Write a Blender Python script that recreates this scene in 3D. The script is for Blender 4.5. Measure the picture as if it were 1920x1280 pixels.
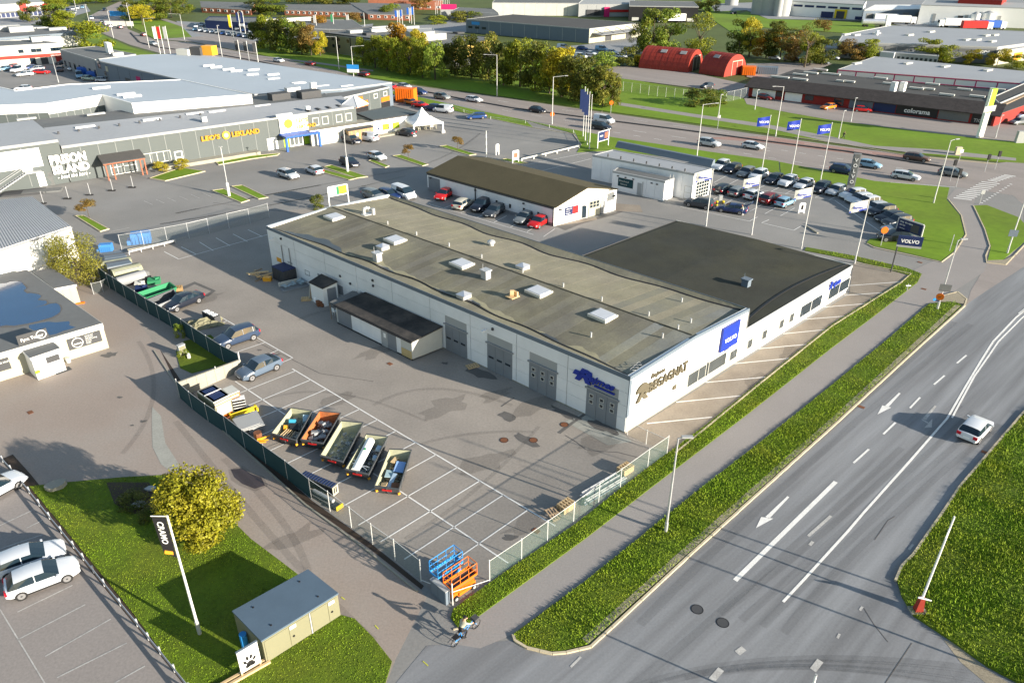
import bpy, bmesh, math, random
import numpy as np
from mathutils import Vector, Matrix
from mathutils.geometry import tessellate_polygon
random.seed(7); np.random.seed(7)
for o in list(bpy.data.objects): bpy.data.objects.remove(o)
S = bpy.context.scene
C = S.collection

# ------------------------------------------------------------------ camera, sky, sun, exposure
F_PX, PITCH, ROLL, CAM_H = 1407.46, .496711, .005569, 37.566
_c, _s = math.cos(PITCH), math.sin(PITCH)
_R, _F, _U = Vector((1, 0, 0)), Vector((0, _c, -_s)), Vector((0, _s, _c))
CR = math.cos(ROLL)*_R + math.sin(ROLL)*_U
CU = -math.sin(ROLL)*_R + math.cos(ROLL)*_U
cam = bpy.data.cameras.new('camera'); co = bpy.data.objects.new('camera', cam); C.objects.link(co)
mw = Matrix.Identity(4)
for i in range(3):
    mw[i][0], mw[i][1], mw[i][2] = CR[i], CU[i], -_F[i]
mw[2][3] = CAM_H
co.matrix_world = mw
cam.sensor_width = 36; cam.lens = F_PX/1920*36; cam.clip_start = 1; cam.clip_end = 6000
S.camera = co

SUN_EL, SUN_AZ = math.radians(14.4), math.atan2(.8746, -.4848)      # azimuth measured from +Y towards +X
sun_dir = Vector((math.sin(SUN_AZ)*math.cos(SUN_EL), math.cos(SUN_AZ)*math.cos(SUN_EL), math.sin(SUN_EL)))
w = bpy.data.worlds.new('World'); S.world = w; w.use_nodes = True
nt = w.node_tree; nt.nodes.clear()
sk = nt.nodes.new('ShaderNodeTexSky'); sk.sky_type = 'NISHITA'; sk.sun_disc = False
sk.sun_elevation = SUN_EL; sk.sun_rotation = SUN_AZ; sk.altitude = 0; sk.air_density = 1.2; sk.dust_density = .6
bg = nt.nodes.new('ShaderNodeBackground'); bg.inputs[1].default_value = .078
ow = nt.nodes.new('ShaderNodeOutputWorld')
nt.links.new(sk.outputs[0], bg.inputs[0]); nt.links.new(bg.outputs[0], ow.inputs[0])
sl = bpy.data.lights.new('sun', 'SUN'); sl.energy = 4.6; sl.angle = math.radians(.53); sl.color = (1, .9, .76)
so = bpy.data.objects.new('sun', sl); C.objects.link(so)
so.rotation_euler = (-sun_dir).to_track_quat('-Z', 'Y').to_euler(); so.location = (60, -40, 60)
S.view_settings.view_transform = 'Standard'; S.view_settings.look = 'None'
S.view_settings.exposure = 1.45; S.view_settings.gamma = 1; S.view_settings.use_curve_mapping = False

# ------------------------------------------------------------------ pixel of the photograph -> point at height z of the place
def G(px, py, z=0.0):
    d = _F + CR*((px-960)/F_PX) + CU*((640-py)/F_PX)
    t = (z-CAM_H)/d.z
    return Vector((d.x*t, d.y*t, z))
def PX(s):
    return [tuple(float(v) for v in q.split(',')) for q in s.split()]
def V2(p): return Vector((p[0], p[1], 0))

# ------------------------------------------------------------------ materials
M = {}
def mat(name, col, rough=.8, var=.12, scale=.5, fine=.06, fscale=12, bump=0., bscale=30, metal=0., spec=.3, objcol=False, isl=0., stretch=None, tint=None, tscale=.2, tfac=.5):
    m = bpy.data.materials.new(name); m.use_nodes = True; n = m.node_tree; b = n.nodes['Principled BSDF']; L = n.links.new
    geo = n.nodes.new('ShaderNodeNewGeometry'); pos = geo.outputs['Position']
    if stretch:
        mp = n.nodes.new('ShaderNodeMapping'); L(pos, mp.inputs[0]); mp.vector_type = 'TEXTURE'
        mp.inputs['Rotation'].default_value = (0, 0, stretch[0]); mp.inputs['Scale'].default_value = [1/k for k in stretch[1]]; pos2 = mp.outputs[0]
    else: pos2 = pos
    def noise(v, sc, det=4, ro=.6):
        t = n.nodes.new('ShaderNodeTexNoise'); t.inputs['Scale'].default_value = sc; t.inputs['Detail'].default_value = det; t.inputs['Roughness'].default_value = ro
        L(v, t.inputs['Vector']); return t.outputs[0]
    def math_(op, a, c):
        t = n.nodes.new('ShaderNodeMath'); t.operation = op
        for i, v in enumerate((a, c)):
            if isinstance(v, (int, float)): t.inputs[i].default_value = v
            else: L(v, t.inputs[i])
        return t.outputs[0]
    val = None
    for amp, sc, v in ((var, scale, pos2), (fine, fscale, pos)):
        if amp:
            k = math_('MULTIPLY', math_('SUBTRACT', noise(v, sc), .5), amp*4)
            val = k if val is None else math_('ADD', val, k)
    if isl:
        k = math_('MULTIPLY', math_('SUBTRACT', geo.outputs['Random Per Island'], .5), isl*2)
        val = k if val is None else math_('ADD', val, k)
    if objcol:
        oi = n.nodes.new('ShaderNodeObjectInfo'); base = oi.outputs['Color']
    else:
        rg = n.nodes.new('ShaderNodeRGB'); rg.outputs[0].default_value = (*col, 1); base = rg.outputs[0]
    if tint:
        mx = n.nodes.new('ShaderNodeMix'); mx.data_type = 'RGBA'
        rp = n.nodes.new('ShaderNodeMapRange'); rp.inputs[1].default_value = .5-.12/max(tfac, .1)*.5; rp.inputs[2].default_value = .5+.25; rp.inputs[4].default_value = tfac
        L(noise(pos2, tscale, 5), rp.inputs[0]); L(rp.outputs[0], mx.inputs[0]); L(base, mx.inputs[6]); mx.inputs[7].default_value = (*tint, 1); base = mx.outputs[2]
    if val is not None:
        hv = n.nodes.new('ShaderNodeVectorMath'); hv.operation = 'SCALE'; L(base, hv.inputs[0]); L(math_('MAXIMUM', math_('ADD', val, 1.), .15), hv.inputs['Scale']); base = hv.outputs[0]
    L(base, b.inputs['Base Color'])
    b.inputs['Roughness'].default_value = rough; b.inputs['Metallic'].default_value = metal; b.inputs['Specular IOR Level'].default_value = spec
    if bump:
        bm_ = n.nodes.new('ShaderNodeBump'); bm_.inputs['Strength'].default_value = bump; bm_.inputs['Distance'].default_value = .05
        L(noise(pos2, bscale), bm_.inputs['Height']); L(bm_.outputs[0], b.inputs['Normal'])
    M[name] = m; return m
def leafmat(name, yellow=(.42, .3, .02)):
    m = mat(name, (.1, .1, .1), rough=.55, var=.25, scale=.45, fine=.0, objcol=True, isl=.45, tint=yellow, tscale=.5, tfac=.35, spec=.25)
    n = m.node_tree; b = n.nodes['Principled BSDF']
    tr = n.nodes.new('ShaderNodeBsdfTranslucent'); mx = n.nodes.new('ShaderNodeMixShader'); mx.inputs[0].default_value = .3
    src = b.inputs['Base Color'].links[0].from_socket
    n.links.new(src, tr.inputs[0]); n.links.new(b.outputs[0], mx.inputs[1]); n.links.new(tr.outputs[0], mx.inputs[2])
    n.links.new(mx.outputs[0], n.nodes['Material Output'].inputs[0]); return m
def mesh_net(name, col, keep):
    m = mat(name, col, rough=.7, var=0, fine=0); n = m.node_tree; b = n.nodes['Principled BSDF']
    tp = n.nodes.new('ShaderNodeBsdfTransparent'); mx = n.nodes.new('ShaderNodeMixShader'); mx.inputs[0].default_value = keep
    n.links.new(tp.outputs[0], mx.inputs[1]); n.links.new(b.outputs[0], mx.inputs[2]); n.links.new(mx.outputs[0], n.nodes['Material Output'].inputs[0])
YA = math.radians(138.5)
ORD = ('first', 'second', 'third', 'fourth', 'fifth', 'sixth', 'seventh', 'eighth', 'ninth', 'tenth', 'eleventh', 'twelfth', 'thirteenth', 'fourteenth')
mat('ground', (.08, .105, .025), var=.2, scale=.05, fine=.15, fscale=.6)
mat('lot', (.225, .22, .212), var=.16, scale=.07, fine=.12, fscale=5, bump=.15, bscale=8, tint=(.27, .26, .24), tscale=.05, rough=.85)
mat('yard', (.29, .262, .232), var=.1, scale=.12, fine=.14, fscale=5, bump=.15, bscale=8, tint=(.21, .19, .17), tscale=.18, tfac=.6, rough=.85)
mat('redlot', (.3, .25, .215), var=.1, scale=.1, fine=.13, fscale=6, bump=.15, bscale=8, tint=(.265, .25, .23), tscale=.1, tfac=.7, rough=.85)
mat('parklot', (.26, .235, .22), var=.08, scale=.12, fine=.14, fscale=6, bump=.15, bscale=8, rough=.85)
mat('apron', (.265, .228, .185), var=.14, scale=.25, fine=.14, fscale=5, tint=(.2, .165, .13), tscale=.4, tfac=.7)
mat('path', (.27, .25, .238), var=.06, scale=.2, fine=.12, fscale=8, rough=.85)
mat('road', (.22, .227, .238), var=.26, scale=1.0, fine=.1, fscale=7, rough=.8, stretch=(.75, (.04, .8, 1)), tint=(.13, .13, .135), tscale=.75, tfac=.75)
mat('mainroad', (.29, .255, .235), var=.1, scale=.6, fine=.08, fscale=3, stretch=(-.8, (.04, .5, 1)), tint=(.22, .195, .18), tscale=.4)
mat('redroad', (.32, .2, .17), var=.1, scale=.3, fine=.08, fscale=3)
mat('patch', (.115, .11, .105), var=.15, scale=.6, fine=.12, fscale=6, rough=.9)
mat('lightpatch', (.31, .31, .28), var=.12, scale=.5, fine=.12, fscale=6, rough=.9)
mat('paint', (.72, .71, .68), var=.1, scale=1.5, fine=.18, fscale=14, rough=.7)
mat('oldpaint', (.42, .41, .39), var=.25, scale=1.5, fine=.25, fscale=9)
mat('yellowpaint', (.55, .55, .05), var=.2, fine=.2)
mat('kerb', (.5, .43, .3), var=.12, scale=1, fine=.1, fscale=9)
mat('gravel', (.3, .26, .19), var=.12, scale=1, fine=.3, fscale=9)
mat('grass', (.085, .135, .006), var=.22, scale=.35, fine=.22, fscale=3.5, bump=.6, bscale=5, tint=(.12, .135, .012), tscale=.25, tfac=.6, rough=.9)
mat('fargrass', (.13, .225, .008), var=.2, scale=.06, fine=.14, fscale=.8, tint=(.13, .15, .02), tscale=.04, tfac=.6, rough=.9)
mat('drygrass', (.17, .175, .045), var=.2, scale=.1, fine=.2, fscale=1)
mat('blades', (.17, .275, .01), var=.3, scale=.5, fine=0, isl=.35, tint=(.25, .25, .02), tscale=.25, tfac=.7, rough=.8)
mat('soil', (.05, .035, .025), var=.2, fine=.2)
mat('white', (.8, .8, .78), var=.03, scale=.3, fine=.02, rough=.6)
mat('panelwhite', (.74, .75, .76), var=.09, scale=.35, fine=.03, fscale=9, rough=.5, bump=.05, bscale=3)
mat('dirtywhite', (.5, .5, .46), var=.08, fine=.08)
mat('greyfelt', (.195, .185, .145), var=.16, scale=.35, fine=.16, fscale=6, bump=.3, bscale=9, tint=(.25, .235, .15), tscale=.18, tfac=.7, objcol=True, rough=.95)
mat('moss', (.27, .25, .165), var=.16, scale=1.2, fine=.14, fscale=5)
mat('wetfelt', (.05, .056, .06), rough=.35, var=.15, fine=.1, spec=.6)
mat('darkfelt', (.036, .038, .031), var=.2, scale=.3, fine=.22, fscale=6, bump=.3, bscale=9, tint=(.06, .058, .032), tscale=.12, tfac=.7, rough=.95)
mat('olive', (.085, .072, .04), var=.1, scale=.4, fine=.1, fscale=4, rough=.9)
mat('blackfelt', (.03, .03, .03), var=.3, scale=.5, fine=.2, fscale=5, tint=(.12, .1, .085), tscale=.5, tfac=.5)
mat('greyroof', (.31, .325, .345), var=.06, scale=.1, fine=.05, fscale=2, rough=.7)
mat('blueroof', (.38, .43, .48), var=.05, scale=.06, fine=.04, fscale=2, rough=.7)
mat('slate', (.14, .145, .145), var=.1, scale=.2, fine=.08, fscale=2)
mat('darkroof', (.07, .068, .066), var=.12, scale=.2, fine=.1, fscale=2)
mat('tileblack', (.045, .038, .036), var=.25, scale=.8, fine=.25, fscale=3, bump=.5, bscale=3)
mat('steelgrey', (.085, .1, .1), var=.04, scale=.3, fine=.04, rough=.55)
mat('stripgrey', (.2, .215, .215), var=.05, fine=.03)
mat('bluegrey', (.13, .165, .205), var=.05, fine=.03)
mat('lightgrey', (.34, .35, .35), var=.06, scale=.2, fine=.04)
mat('midgrey', (.25, .26, .27), var=.08, fine=.05)
mat('doorgrey', (.2, .215, .235), var=.07, scale=.8, fine=.05)
mat('darkgrey', (.06, .062, .066), var=.1, fine=.06)
mat('black', (.018, .018, .02), var=.1, fine=.05, rough=.5)
mat('rubber', (.02, .02, .02), var=.1, fine=.1, rough=.9)
mat('cream', (.38, .37, .29), var=.06, scale=.4, fine=.03)
mat('kioskgreen', (.2, .195, .125), var=.04, scale=.5, fine=.02, rough=.5)
mat('concrete', (.3, .285, .235), var=.14, scale=.6, fine=.1, fscale=8)
mat('galv', (.5, .51, .52), var=.12, scale=2, fine=.08, rough=.45, metal=.4)
mat('pole', (.62, .62, .6), var=.05, fine=.02, rough=.4)
mat('alu', (.75, .76, .78), var=.08, fine=.05, rough=.3, metal=.7)
mat('redwall', (.26, .025, .02), var=.1, fine=.08)
mat('redmetal', (.27, .032, .02), var=.12, scale=.4, fine=.08, rough=.6)
mat('brick', (.33, .12, .07), var=.15, fine=.12, fscale=3)
mat('yellowwall', (.6, .42, .12), var=.08, fine=.05)
mat('wood', (.4, .26, .12), var=.15, scale=2, fine=.15, fscale=9)
mat('palewood', (.55, .4, .22), var=.14, scale=2, fine=.12, fscale=9)
mat('oldwood', (.25, .19, .13), var=.18, scale=2, fine=.15, fscale=9)
mat('kioskroof', (.085, .125, .17), var=.08, scale=.6, fine=.04, rough=.55)
mat('blue', (.02, .1, .42), var=.06, fine=.03, rough=.5)
mat('skyblue', (.03, .25, .62), var=.06, fine=.03, rough=.45)
mat('logoblue', (.012, .035, .3), var=.04, fine=.02, rough=.4)
mat('navy', (.012, .025, .09), var=.05, fine=.03, rough=.5)
mat('orange', (.72, .16, .012), var=.06, fine=.04, rough=.45)
mat('amber', (.75, .35, .03), var=.08, fine=.05, rough=.4)
mat('yellow', (.65, .48, .02), var=.08, fine=.06)
mat('red', (.5, .02, .02), var=.06, fine=.03, rough=.4)
mat('magenta', (.45, .015, .12), var=.06, fine=.03)
mat('green', (.03, .2, .09), var=.1, fine=.06)
mat('lime', (.3, .5, .03), var=.06, fine=.03)
mat('binblue', (.05, .2, .5), var=.08, fine=.05, rough=.55)
mat('ply', (.5, .38, .18), var=.1, fine=.08)
mat('tarp', (.2, .19, .12), var=.25, scale=1.2, fine=.1)
mat('tealnet', (.012, .05, .06), var=.1, scale=.5, fine=.08, rough=.8)
mat('skipgrey', (.075, .08, .085), var=.15, scale=1.5, fine=.12, fscale=9, rough=.6)
mat('skipcream', (.36, .36, .24), var=.16, scale=1.2, fine=.1, fscale=9, tint=(.3, .3, .22), tscale=1.5, rough=.6)
mat('skiporange', (.4, .13, .04), var=.2, scale=1.5, fine=.12, fscale=9, tint=(.2, .09, .05), tscale=2, rough=.7)
mat('rust', (.17, .07, .035), var=.2, fine=.2)
mat('scrap', (.25, .27, .29), var=.1, scale=1, fine=.1, objcol=True, isl=.6)
mat('skin', (.5, .28, .18), var=.03, fine=0)
mat('goldtext', (.5, .24, .02), var=.06, fine=.03)
mat('taupe', (.1, .088, .06), var=.05, fine=.03)
mat('rim', (.3, .3, .31), rough=.35, var=.1, fine=0, metal=.5)
mat('carpaint', (.5, .5, .5), rough=.28, var=.0, fine=.0, objcol=True, spec=.6)
mat('glass', (.012, .024, .036), rough=.06, var=0, fine=0, spec=.7)
mat('pane', (.05, .06, .065), rough=.1, var=.25, scale=.6, fine=0, spec=.7)
mat('skylight', (.5, .52, .56), rough=.3, var=.06, scale=1.5, fine=.03)
mat('water', (.012, .05, .13), rough=.1, var=.1, fine=0, spec=.9)  # sky reflection on the standing water put into its blue base colour
mat('bark', (.09, .07, .05), var=.2, fine=.2, fscale=20)
mat('headlamp', (.7, .72, .75), rough=.1, var=0, fine=0, spec=.8)
mat('tail', (.45, .01, .02), rough=.2, var=0, fine=0)
leafmat('leaf'); leafmat('autumn', (.5, .22, .015))
mesh_net('tyremark', (.03, .03, .03), .1)
mesh_net('stainfilm', (.04, .035, .03), .15)
mat('wetmud', (.05, .036, .033), rough=.25, var=.15, fine=.1, spec=.6)
mesh_net('net', (.12, .2, .16), .12)
mesh_net('netthin', (.25, .28, .27), .08)

# ------------------------------------------------------------------ mesh builder
class MB:
    def __init__(s, fr=None):
        s.v = []; s.f = []; s.m = []; s.fr = fr
    def P(s, x, y, z):
        if s.fr is None: return (x, y, z)
        O, ux, uy = s.fr
        return (O.x+ux.x*x+uy.x*y, O.y+ux.y*x+uy.y*y, O.z+z)
    def face(s, pts, m=0):
        i = len(s.v); s.v += [s.P(*p) for p in pts]; s.f.append(tuple(range(i, i+len(pts)))); s.m.append(m); return s
    def hexa(s, p, m=0):
        i = len(s.v); s.v += [s.P(*q) for q in p]
        for q in ((3, 2, 1, 0), (4, 5, 6, 7), (0, 1, 5, 4), (1, 2, 6, 5), (2, 3, 7, 6), (3, 0, 4, 7)):
            s.f.append(tuple(i+k for k in q)); s.m.append(m)
        return s
    def box(s, x0, x1, y0, y1, z0, z1, m=0):
        return s.hexa(((x0, y0, z0), (x1, y0, z0), (x1, y1, z0), (x0, y1, z0), (x0, y0, z1), (x1, y0, z1), (x1, y1, z1), (x0, y1, z1)), m)
    def bc(s, c, d, rz=0, m=0, tilt=0):
        R = Matrix.Rotation(rz, 3, 'Z') @ Matrix.Rotation(tilt, 3, 'X'); h = Vector(d)/2; c = Vector(c)
        q = [tuple(c+R @ Vector((h.x*a, h.y*b, h.z*e))) for e in (-1, 1) for a, b in ((-1, -1), (1, -1), (1, 1), (-1, 1))]
        return s.hexa(q, m)
    def tube(s, a, b, r, r2=None, n=6, m=0, cap=True):
        a = Vector(s.P(*a)); b = Vector(s.P(*b)); r2 = r if r2 is None else r2
        d = (b-a).normalized(); x = d.orthogonal().normalized(); y = d.cross(x); i = len(s.v)
        for c, rr in ((a, r), (b, r2)):
            s.v += [tuple(c+(x*math.cos(t)+y*math.sin(t))*rr) for t in [2*math.pi*k/n for k in range(n)]]
        for k in range(n):
            s.f.append((i+k, i+(k+1) % n, i+n+(k+1) % n, i+n+k)); s.m.append(m)
        if cap:
            s.f.append(tuple(i+k for k in reversed(range(n)))); s.m.append(m); s.f.append(tuple(i+n+k for k in range(n))); s.m.append(m)
        return s
    def path(s, pts, r, n=6, m=0):
        for a, b in zip(pts, pts[1:]): s.tube(a, b, r, n=n, m=m)
        return s
    def prism(s, pts, z0, z1, m=0, bottom=False):
        # pts: (x, y[, ztop]) outline
        pts = [tuple(p) for p in pts]; n = len(pts)
        i = len(s.v)
        s.v += [s.P(p[0], p[1], z0) for p in pts]+[s.P(p[0], p[1], p[2] if len(p) > 2 else z1) for p in pts]
        W = [Vector(v) for v in s.v[i:i+n]]
        ar = sum(W[k].x*W[(k+1) % n].y-W[(k+1) % n].x*W[k].y for k in range(n))
        for t in tessellate_polygon([[Vector((v.x, v.y, 0)) for v in W]]):
            a, b, c = t
            if (W[b]-W[a]).cross(W[c]-W[a]).z < 0: b, c = c, b
            s.f.append((i+n+a, i+n+b, i+n+c)); s.m.append(m)
        if z1 is not None and z0 is not None and (z1-z0 > 1e-5 or len(pts[0]) > 2):
            for k in range(n):
                j = (k+1) % n
                q = (i+k, i+j, i+n+j, i+n+k)
                s.f.append(q if ar > 0 else tuple(reversed(q))); s.m.append(m)
        return s
    def mesh(s, name, mats, smooth=False, merge=False):
        me = bpy.data.meshes.new(name)
        me.from_pydata(s.v, [], s.f)
        for k in mats: me.materials.append(M[k] if isinstance(k, str) else k)
        if len(mats) > 1: me.polygons.foreach_set('material_index', s.m)
        if merge:
            b = bmesh.new(); b.from_mesh(me); bmesh.ops.remove_doubles(b, verts=b.verts, dist=1e-4); b.to_mesh(me); b.free()
        if smooth:
            me.polygons.foreach_set('use_smooth', [True]*len(me.polygons)); me.set_sharp_from_angle(angle=math.radians(smooth if smooth > 1 else 40))
        me.update(); return me
    def build(s, name, mats, parent=None, smooth=False, merge=False, **kw):
        if isinstance(mats, str): mats = (mats,)
        me = s.mesh(name, mats, smooth, merge)
        o = bpy.data.objects.new(name, me); C.objects.link(o)
        if parent is not None: o.parent = parent
        tag(o, **kw); return o
def tag(o, label=None, cat=None, group=None, kind=None, col=None):
    if label: o['label'] = label
    if cat: o['category'] = cat
    if group: o['group'] = group
    if kind: o['kind'] = kind
    if col: o.color = (*col, 1)
    return o
def thing(name, label, cat, loc=(0, 0, 0), rz=0, group=None):
    o = bpy.data.objects.new(name, None); C.objects.link(o); o.location = loc; o.rotation_euler = (0, 0, rz); o.empty_display_size = .3
    return tag(o, label, cat, group)
def copy_tree(o, parent=None):
    c = o.copy(); C.objects.link(c); c.parent = parent
    for ch in o.children: copy_tree(ch, c)
    return c
def setcol(o, col):
    o.color = (*col, 1)
    for c in o.children: setcol(c, col)
def frame(a, b, z=0):
    """facade frame from left base point a to right base point b (as seen from outside); uy points into the building"""
    a = Vector(a); b = Vector(b); ux = Vector((b.x-a.x, b.y-a.y, 0)); L = ux.length; ux.normalize()
    return (Vector((a.x, a.y, z)), ux, Vector((-ux.y, ux.x, 0))), L
def sub(fr, x, y=0, z=0):
    O, ux, uy = fr
    return (O+ux*x+uy*y+Vector((0, 0, z)), ux, uy)
def rel(fr, root):
    """frame expressed relative to an unrotated root"""
    return (fr[0]-Vector(root.location), fr[1], fr[2])
def text_obj(fr, parent, name, s, x, z, size, material, d=.03, y=-.02, shear=0, bold=0, space=1, align='LEFT', flat=False, **kw):
    cu = bpy.data.curves.new('lettering', 'FONT'); cu.body = s; cu.size = size; cu.extrude = d/2; cu.shear = shear; cu.offset = bold*size; cu.space_character = space; cu.align_x = align; cu.resolution_u = 2
    t = bpy.data.objects.new('lettering', cu); C.objects.link(t)
    dg = bpy.context.evaluated_depsgraph_get(); me = bpy.data.meshes.new_from_object(t.evaluated_get(dg)); bpy.data.objects.remove(t)
    O, ux, uy = fr
    if flat: up = uy; out = Vector((0, 0, 1))
    else: up = Vector((0, 0, 1)); out = -uy
    base = O+ux*x+(Vector((0, 0, z)) if not flat else uy*z)+out*(-y+d/2)
    mt = Matrix(((ux.x, up.x, out.x, base.x), (ux.y, up.y, out.y, base.y), (ux.z, up.z, out.z, base.z), (0, 0, 0, 1)))
    me.transform(mt); me.materials.clear(); me.materials.append(M[material])
    o = bpy.data.objects.new(name, me); C.objects.link(o); o.parent = parent; tag(o, **kw); return o
def panel(fr, parent, name, x0, x1, z0, z1, m, d=.05, y=0, **kw):
    return MB(fr).box(x0, x1, y-d, y, z0, z1).build(name, m, parent, **kw)
def window(fr, parent, x0, x1, z0, z1, fm='white', nx=1, nz=1, t=.07, pm='pane', d=.07):
    b = MB(fr); b.box(x0, x1, -d, 0, z0, z0+t).box(x0, x1, -d, 0, z1-t, z1)
    for i in range(nx+1):
        xx = x0+(x1-x0-t)*i/nx; b.box(xx, xx+t, -d, 0, z0+t, z1-t)
    for i in range(1, nz):
        zz = z0+(z1-z0)*i/nz; b.box(x0+t, x1-t, -d+.01, 0, zz-t/2, zz+t/2)
    w_ = b.build('window', fm, parent)
    MB(fr).box(x0+t*.5, x1-t*.5, -.03, -.003, z0+t*.5, z1-t*.5).build('pane', pm, w_)
    return w_
# ------------------------------------------------------------------ ground sheets
def sheet(name, pts, z, m, parent=None, h=0, kind='structure'):
    q = [G(*p) for p in PX(pts)] if isinstance(pts, str) else pts
    b = MB(); b.prism([(p[0], p[1]) for p in q], z-h, z)
    return b.build(name, m, parent, kind=None if parent else kind)
b = MB(); b.prism([(-3000, -300), (3000, -300), (3000, 4000), (-3000, 4000)], -.06, -.06)
ground = b.build('ground', 'ground', kind='structure')
lot = sheet('parking_lot', '-500,1500 2500,1500 2500,300 1985,378 1890,365 1790,350 1640,340 1450,305 1330,285 1150,258 1000,232 880,200 735,165 560,110 120,110 -40,60 -400,120 -700,400', 0, 'lot')
mainroad = sheet('main_road', '245,8 228,28 240,55 290,75 360,80 480,103 600,128 700,150 830,168 960,186 1160,215 1300,235 1440,255 1560,272 1700,290 1870,306 1990,315 2300,330 2300,400 1985,378 1890,365 1790,350 1640,340 1450,305 1330,285 1150,258 1000,232 880,200 700,165 600,150 480,123 400,105 300,100 245,85 190,62 160,48 168,30 200,14 225,3', .006, 'mainroad')
sheet('side_road', '1870,306 1920,300 2300,318 2300,420 2100,480 1920,505 1812,573 1820,545 1850,495 1890,450 1920,420 1920,385 1880,350 1875,330', .009, 'mainroad')
sheet('road_surface', '1300,258 1440,256 1560,274 1700,292 1690,299 1560,284 1440,268', .011, 'redroad')
yard = sheet('yard', '345,722 300,655 185,515 232,480 255,470 500,396 700,385 1000,460 1180,800 1262,845 1240,865 1150,930 1085,975 925,1090 848,1136 790,1092 690,1012 585,935 440,812', .005, 'yard')
redlot = sheet('gravelly_lot', '-500,1500 640,1500 742,1235 800,1120 770,1085 690,1015 580,940 345,730 300,655 185,515 120,500 -500,640', .0055, 'redlot')
carpark = sheet('car_park', '-700,900 -20,850 60,935 190,1080 300,1215 350,1290 420,1420 -700,1500', .011, 'parklot')
road = sheet('road', '1108,1213 1480,875 1700,675 1810,572 1850,545 1920,500 2100,440 2500,400 2500,1500 700,1500 742,1280 800,1210 900,1205 960,1200 1020,1228', .010, 'road')
path = sheet('cycle_path', '840,1205 880,1160 1100,1000 1220,905 1400,765 1560,638 1680,540 1715,505 1790,470 1810,440 1800,400 1775,372 1790,355 1835,352 1825,385 1845,430 1858,465 1850,495 1845,510 1760,565 1620,672 1440,812 1228,980 1100,1082 960,1190 900,1215', .014, 'path')
apron = sheet('apron', '1172,814 1213,832 1262,848 1300,815 1400,740 1560,610 1700,525 1706,512 1600,494 1592,552', .012, 'apron')
# grass
def grass(name, pts, h=.1, m='grass', **kw): return sheet(name, pts, h, m, h=h+.05, **kw)
median = 'x'
MEDIAN = '962,1190 1010,1155 1100,1088 1228,985 1300,927 1440,818 1560,722 1660,640 1742,570 1790,566 1803,574 1700,668 1560,797 1480,868 1300,1030 1103,1208 1060,1220 1035,1221 990,1212 968,1200'
STRIP = '850,1142 915,1095 980,1050 1080,982 1165,915 1245,855 1320,800 1430,712 1560,608 1690,528 1704,516 1600,488 1508,470 1512,464 1600,480 1700,503 1728,514 1720,530 1640,592 1560,652 1400,778 1220,915 1100,1008 880,1168 860,1178 845,1158'
LAWN = '55,912 120,905 230,895 330,890 352,905 372,935 420,960 470,1010 530,1055 565,1082 575,1105 500,1160 520,1225 450,1270 352,1288 250,1150 120,990'
LAWN2 = '521,1226 636,1152 665,1160 700,1195 735,1240 720,1290 690,1340 380,1420 353,1290 451,1271'
VERGE = '1985,710 1920,775 1800,915 1760,975 1712,1040 1692,1062 1682,1090 1690,1118 1712,1155 1780,1200 1850,1250 1925,1290 2200,1500 2500,1300 2500,600'
med = grass('grass_median', MEDIAN)
strip_g = grass('grass_strip', STRIP, .08)
lawn = grass('lawn', LAWN, .06); lawn2 = grass('lawn', LAWN2, .06)
verge = grass('grass_verge', VERGE, .12)
grass('grass_patch', '330,660 345,640 395,628 437,668 448,676 360,700 338,690', .06)
island = grass('grass_island', '1462,304 1640,340 1780,352 1775,375 1800,405 1808,440 1790,470 1765,490 1700,475 1640,462 1625,455 1632,448 1735,447 1690,428 1600,380 1590,362 1540,345 1464,327', .06, 'fargrass')
grass('grass_island', '1826,386 1850,385 1910,408 1925,425 1925,450 1880,488 1852,488 1858,462 1848,430', .06, 'fargrass')
grass('grass_bank', '985,226 1150,258 1330,285 1460,303 1462,326 1342,306 1290,300 1150,282 1082,286 1090,272 1080,252', .06, 'fargrass')
grass('grass_bank', '735,171 880,204 985,226 1000,240 870,212 728,180', .06, 'fargrass')
# north side of the main road
grass('north_meadow', '250,52 290,73 360,78 480,101 600,126 700,147 830,165 960,183 1160,212 1300,231 1440,251 1560,268 1700,286 1870,303 2000,311 2400,325 2400,285 1920,262 1900,250 1700,225 1560,218 1440,198 1390,185 1400,165 1290,168 1130,140 1110,125 1000,115 700,75 480,85 400,65 330,45 262,30 250,20', .05, 'fargrass')
grass('far_meadow', '1380,28 1400,22 1440,36 1560,40 1640,45 1640,58 1580,62 1400,50', .05, 'fargrass')
grass('far_meadow', '1325,-10 1400,10 1380,30 1440,75 1385,70 1340,40 1310,10', .05, 'fargrass')
grass('grass_bank', '155,52 190,65 245,89 300,104 385,107 350,104 265,107 180,104 160,85', .05, 'fargrass'); sheet('side_road', '290,74 360,70 420,66 485,80 480,102 360,79', .065, 'mainroad')
sheet('footpath', '1158,192 1160,198 1300,220 1440,241 1560,268 1700,286 1760,290 1905,302 1905,297 1760,281 1640,274 1560,257 1440,234 1300,214', .06, 'path')
sheet('footpath', '400,93 480,104 600,118 700,132 700,135 600,121 480,107 400,96', .07, 'path')
sheet('footpath', '300,33 350,48 420,66 390,70 365,62 345,52 300,37', .07, 'path')
sheet('store_lot', '1395,185 1440,185 1625,200 1862,230 1930,236 2400,285 2400,296 1920,268 1850,262 1700,244 1560,226 1480,212 1400,196', .07, 'mainroad')
sheet('shed_yard', '1128,128 1175,124 1290,135 1395,158 1480,160 1560,120 1480,118 1400,120 1400,145 1440,152 1400,185 1300,165 1150,146', .07, 'mainroad')
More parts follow.
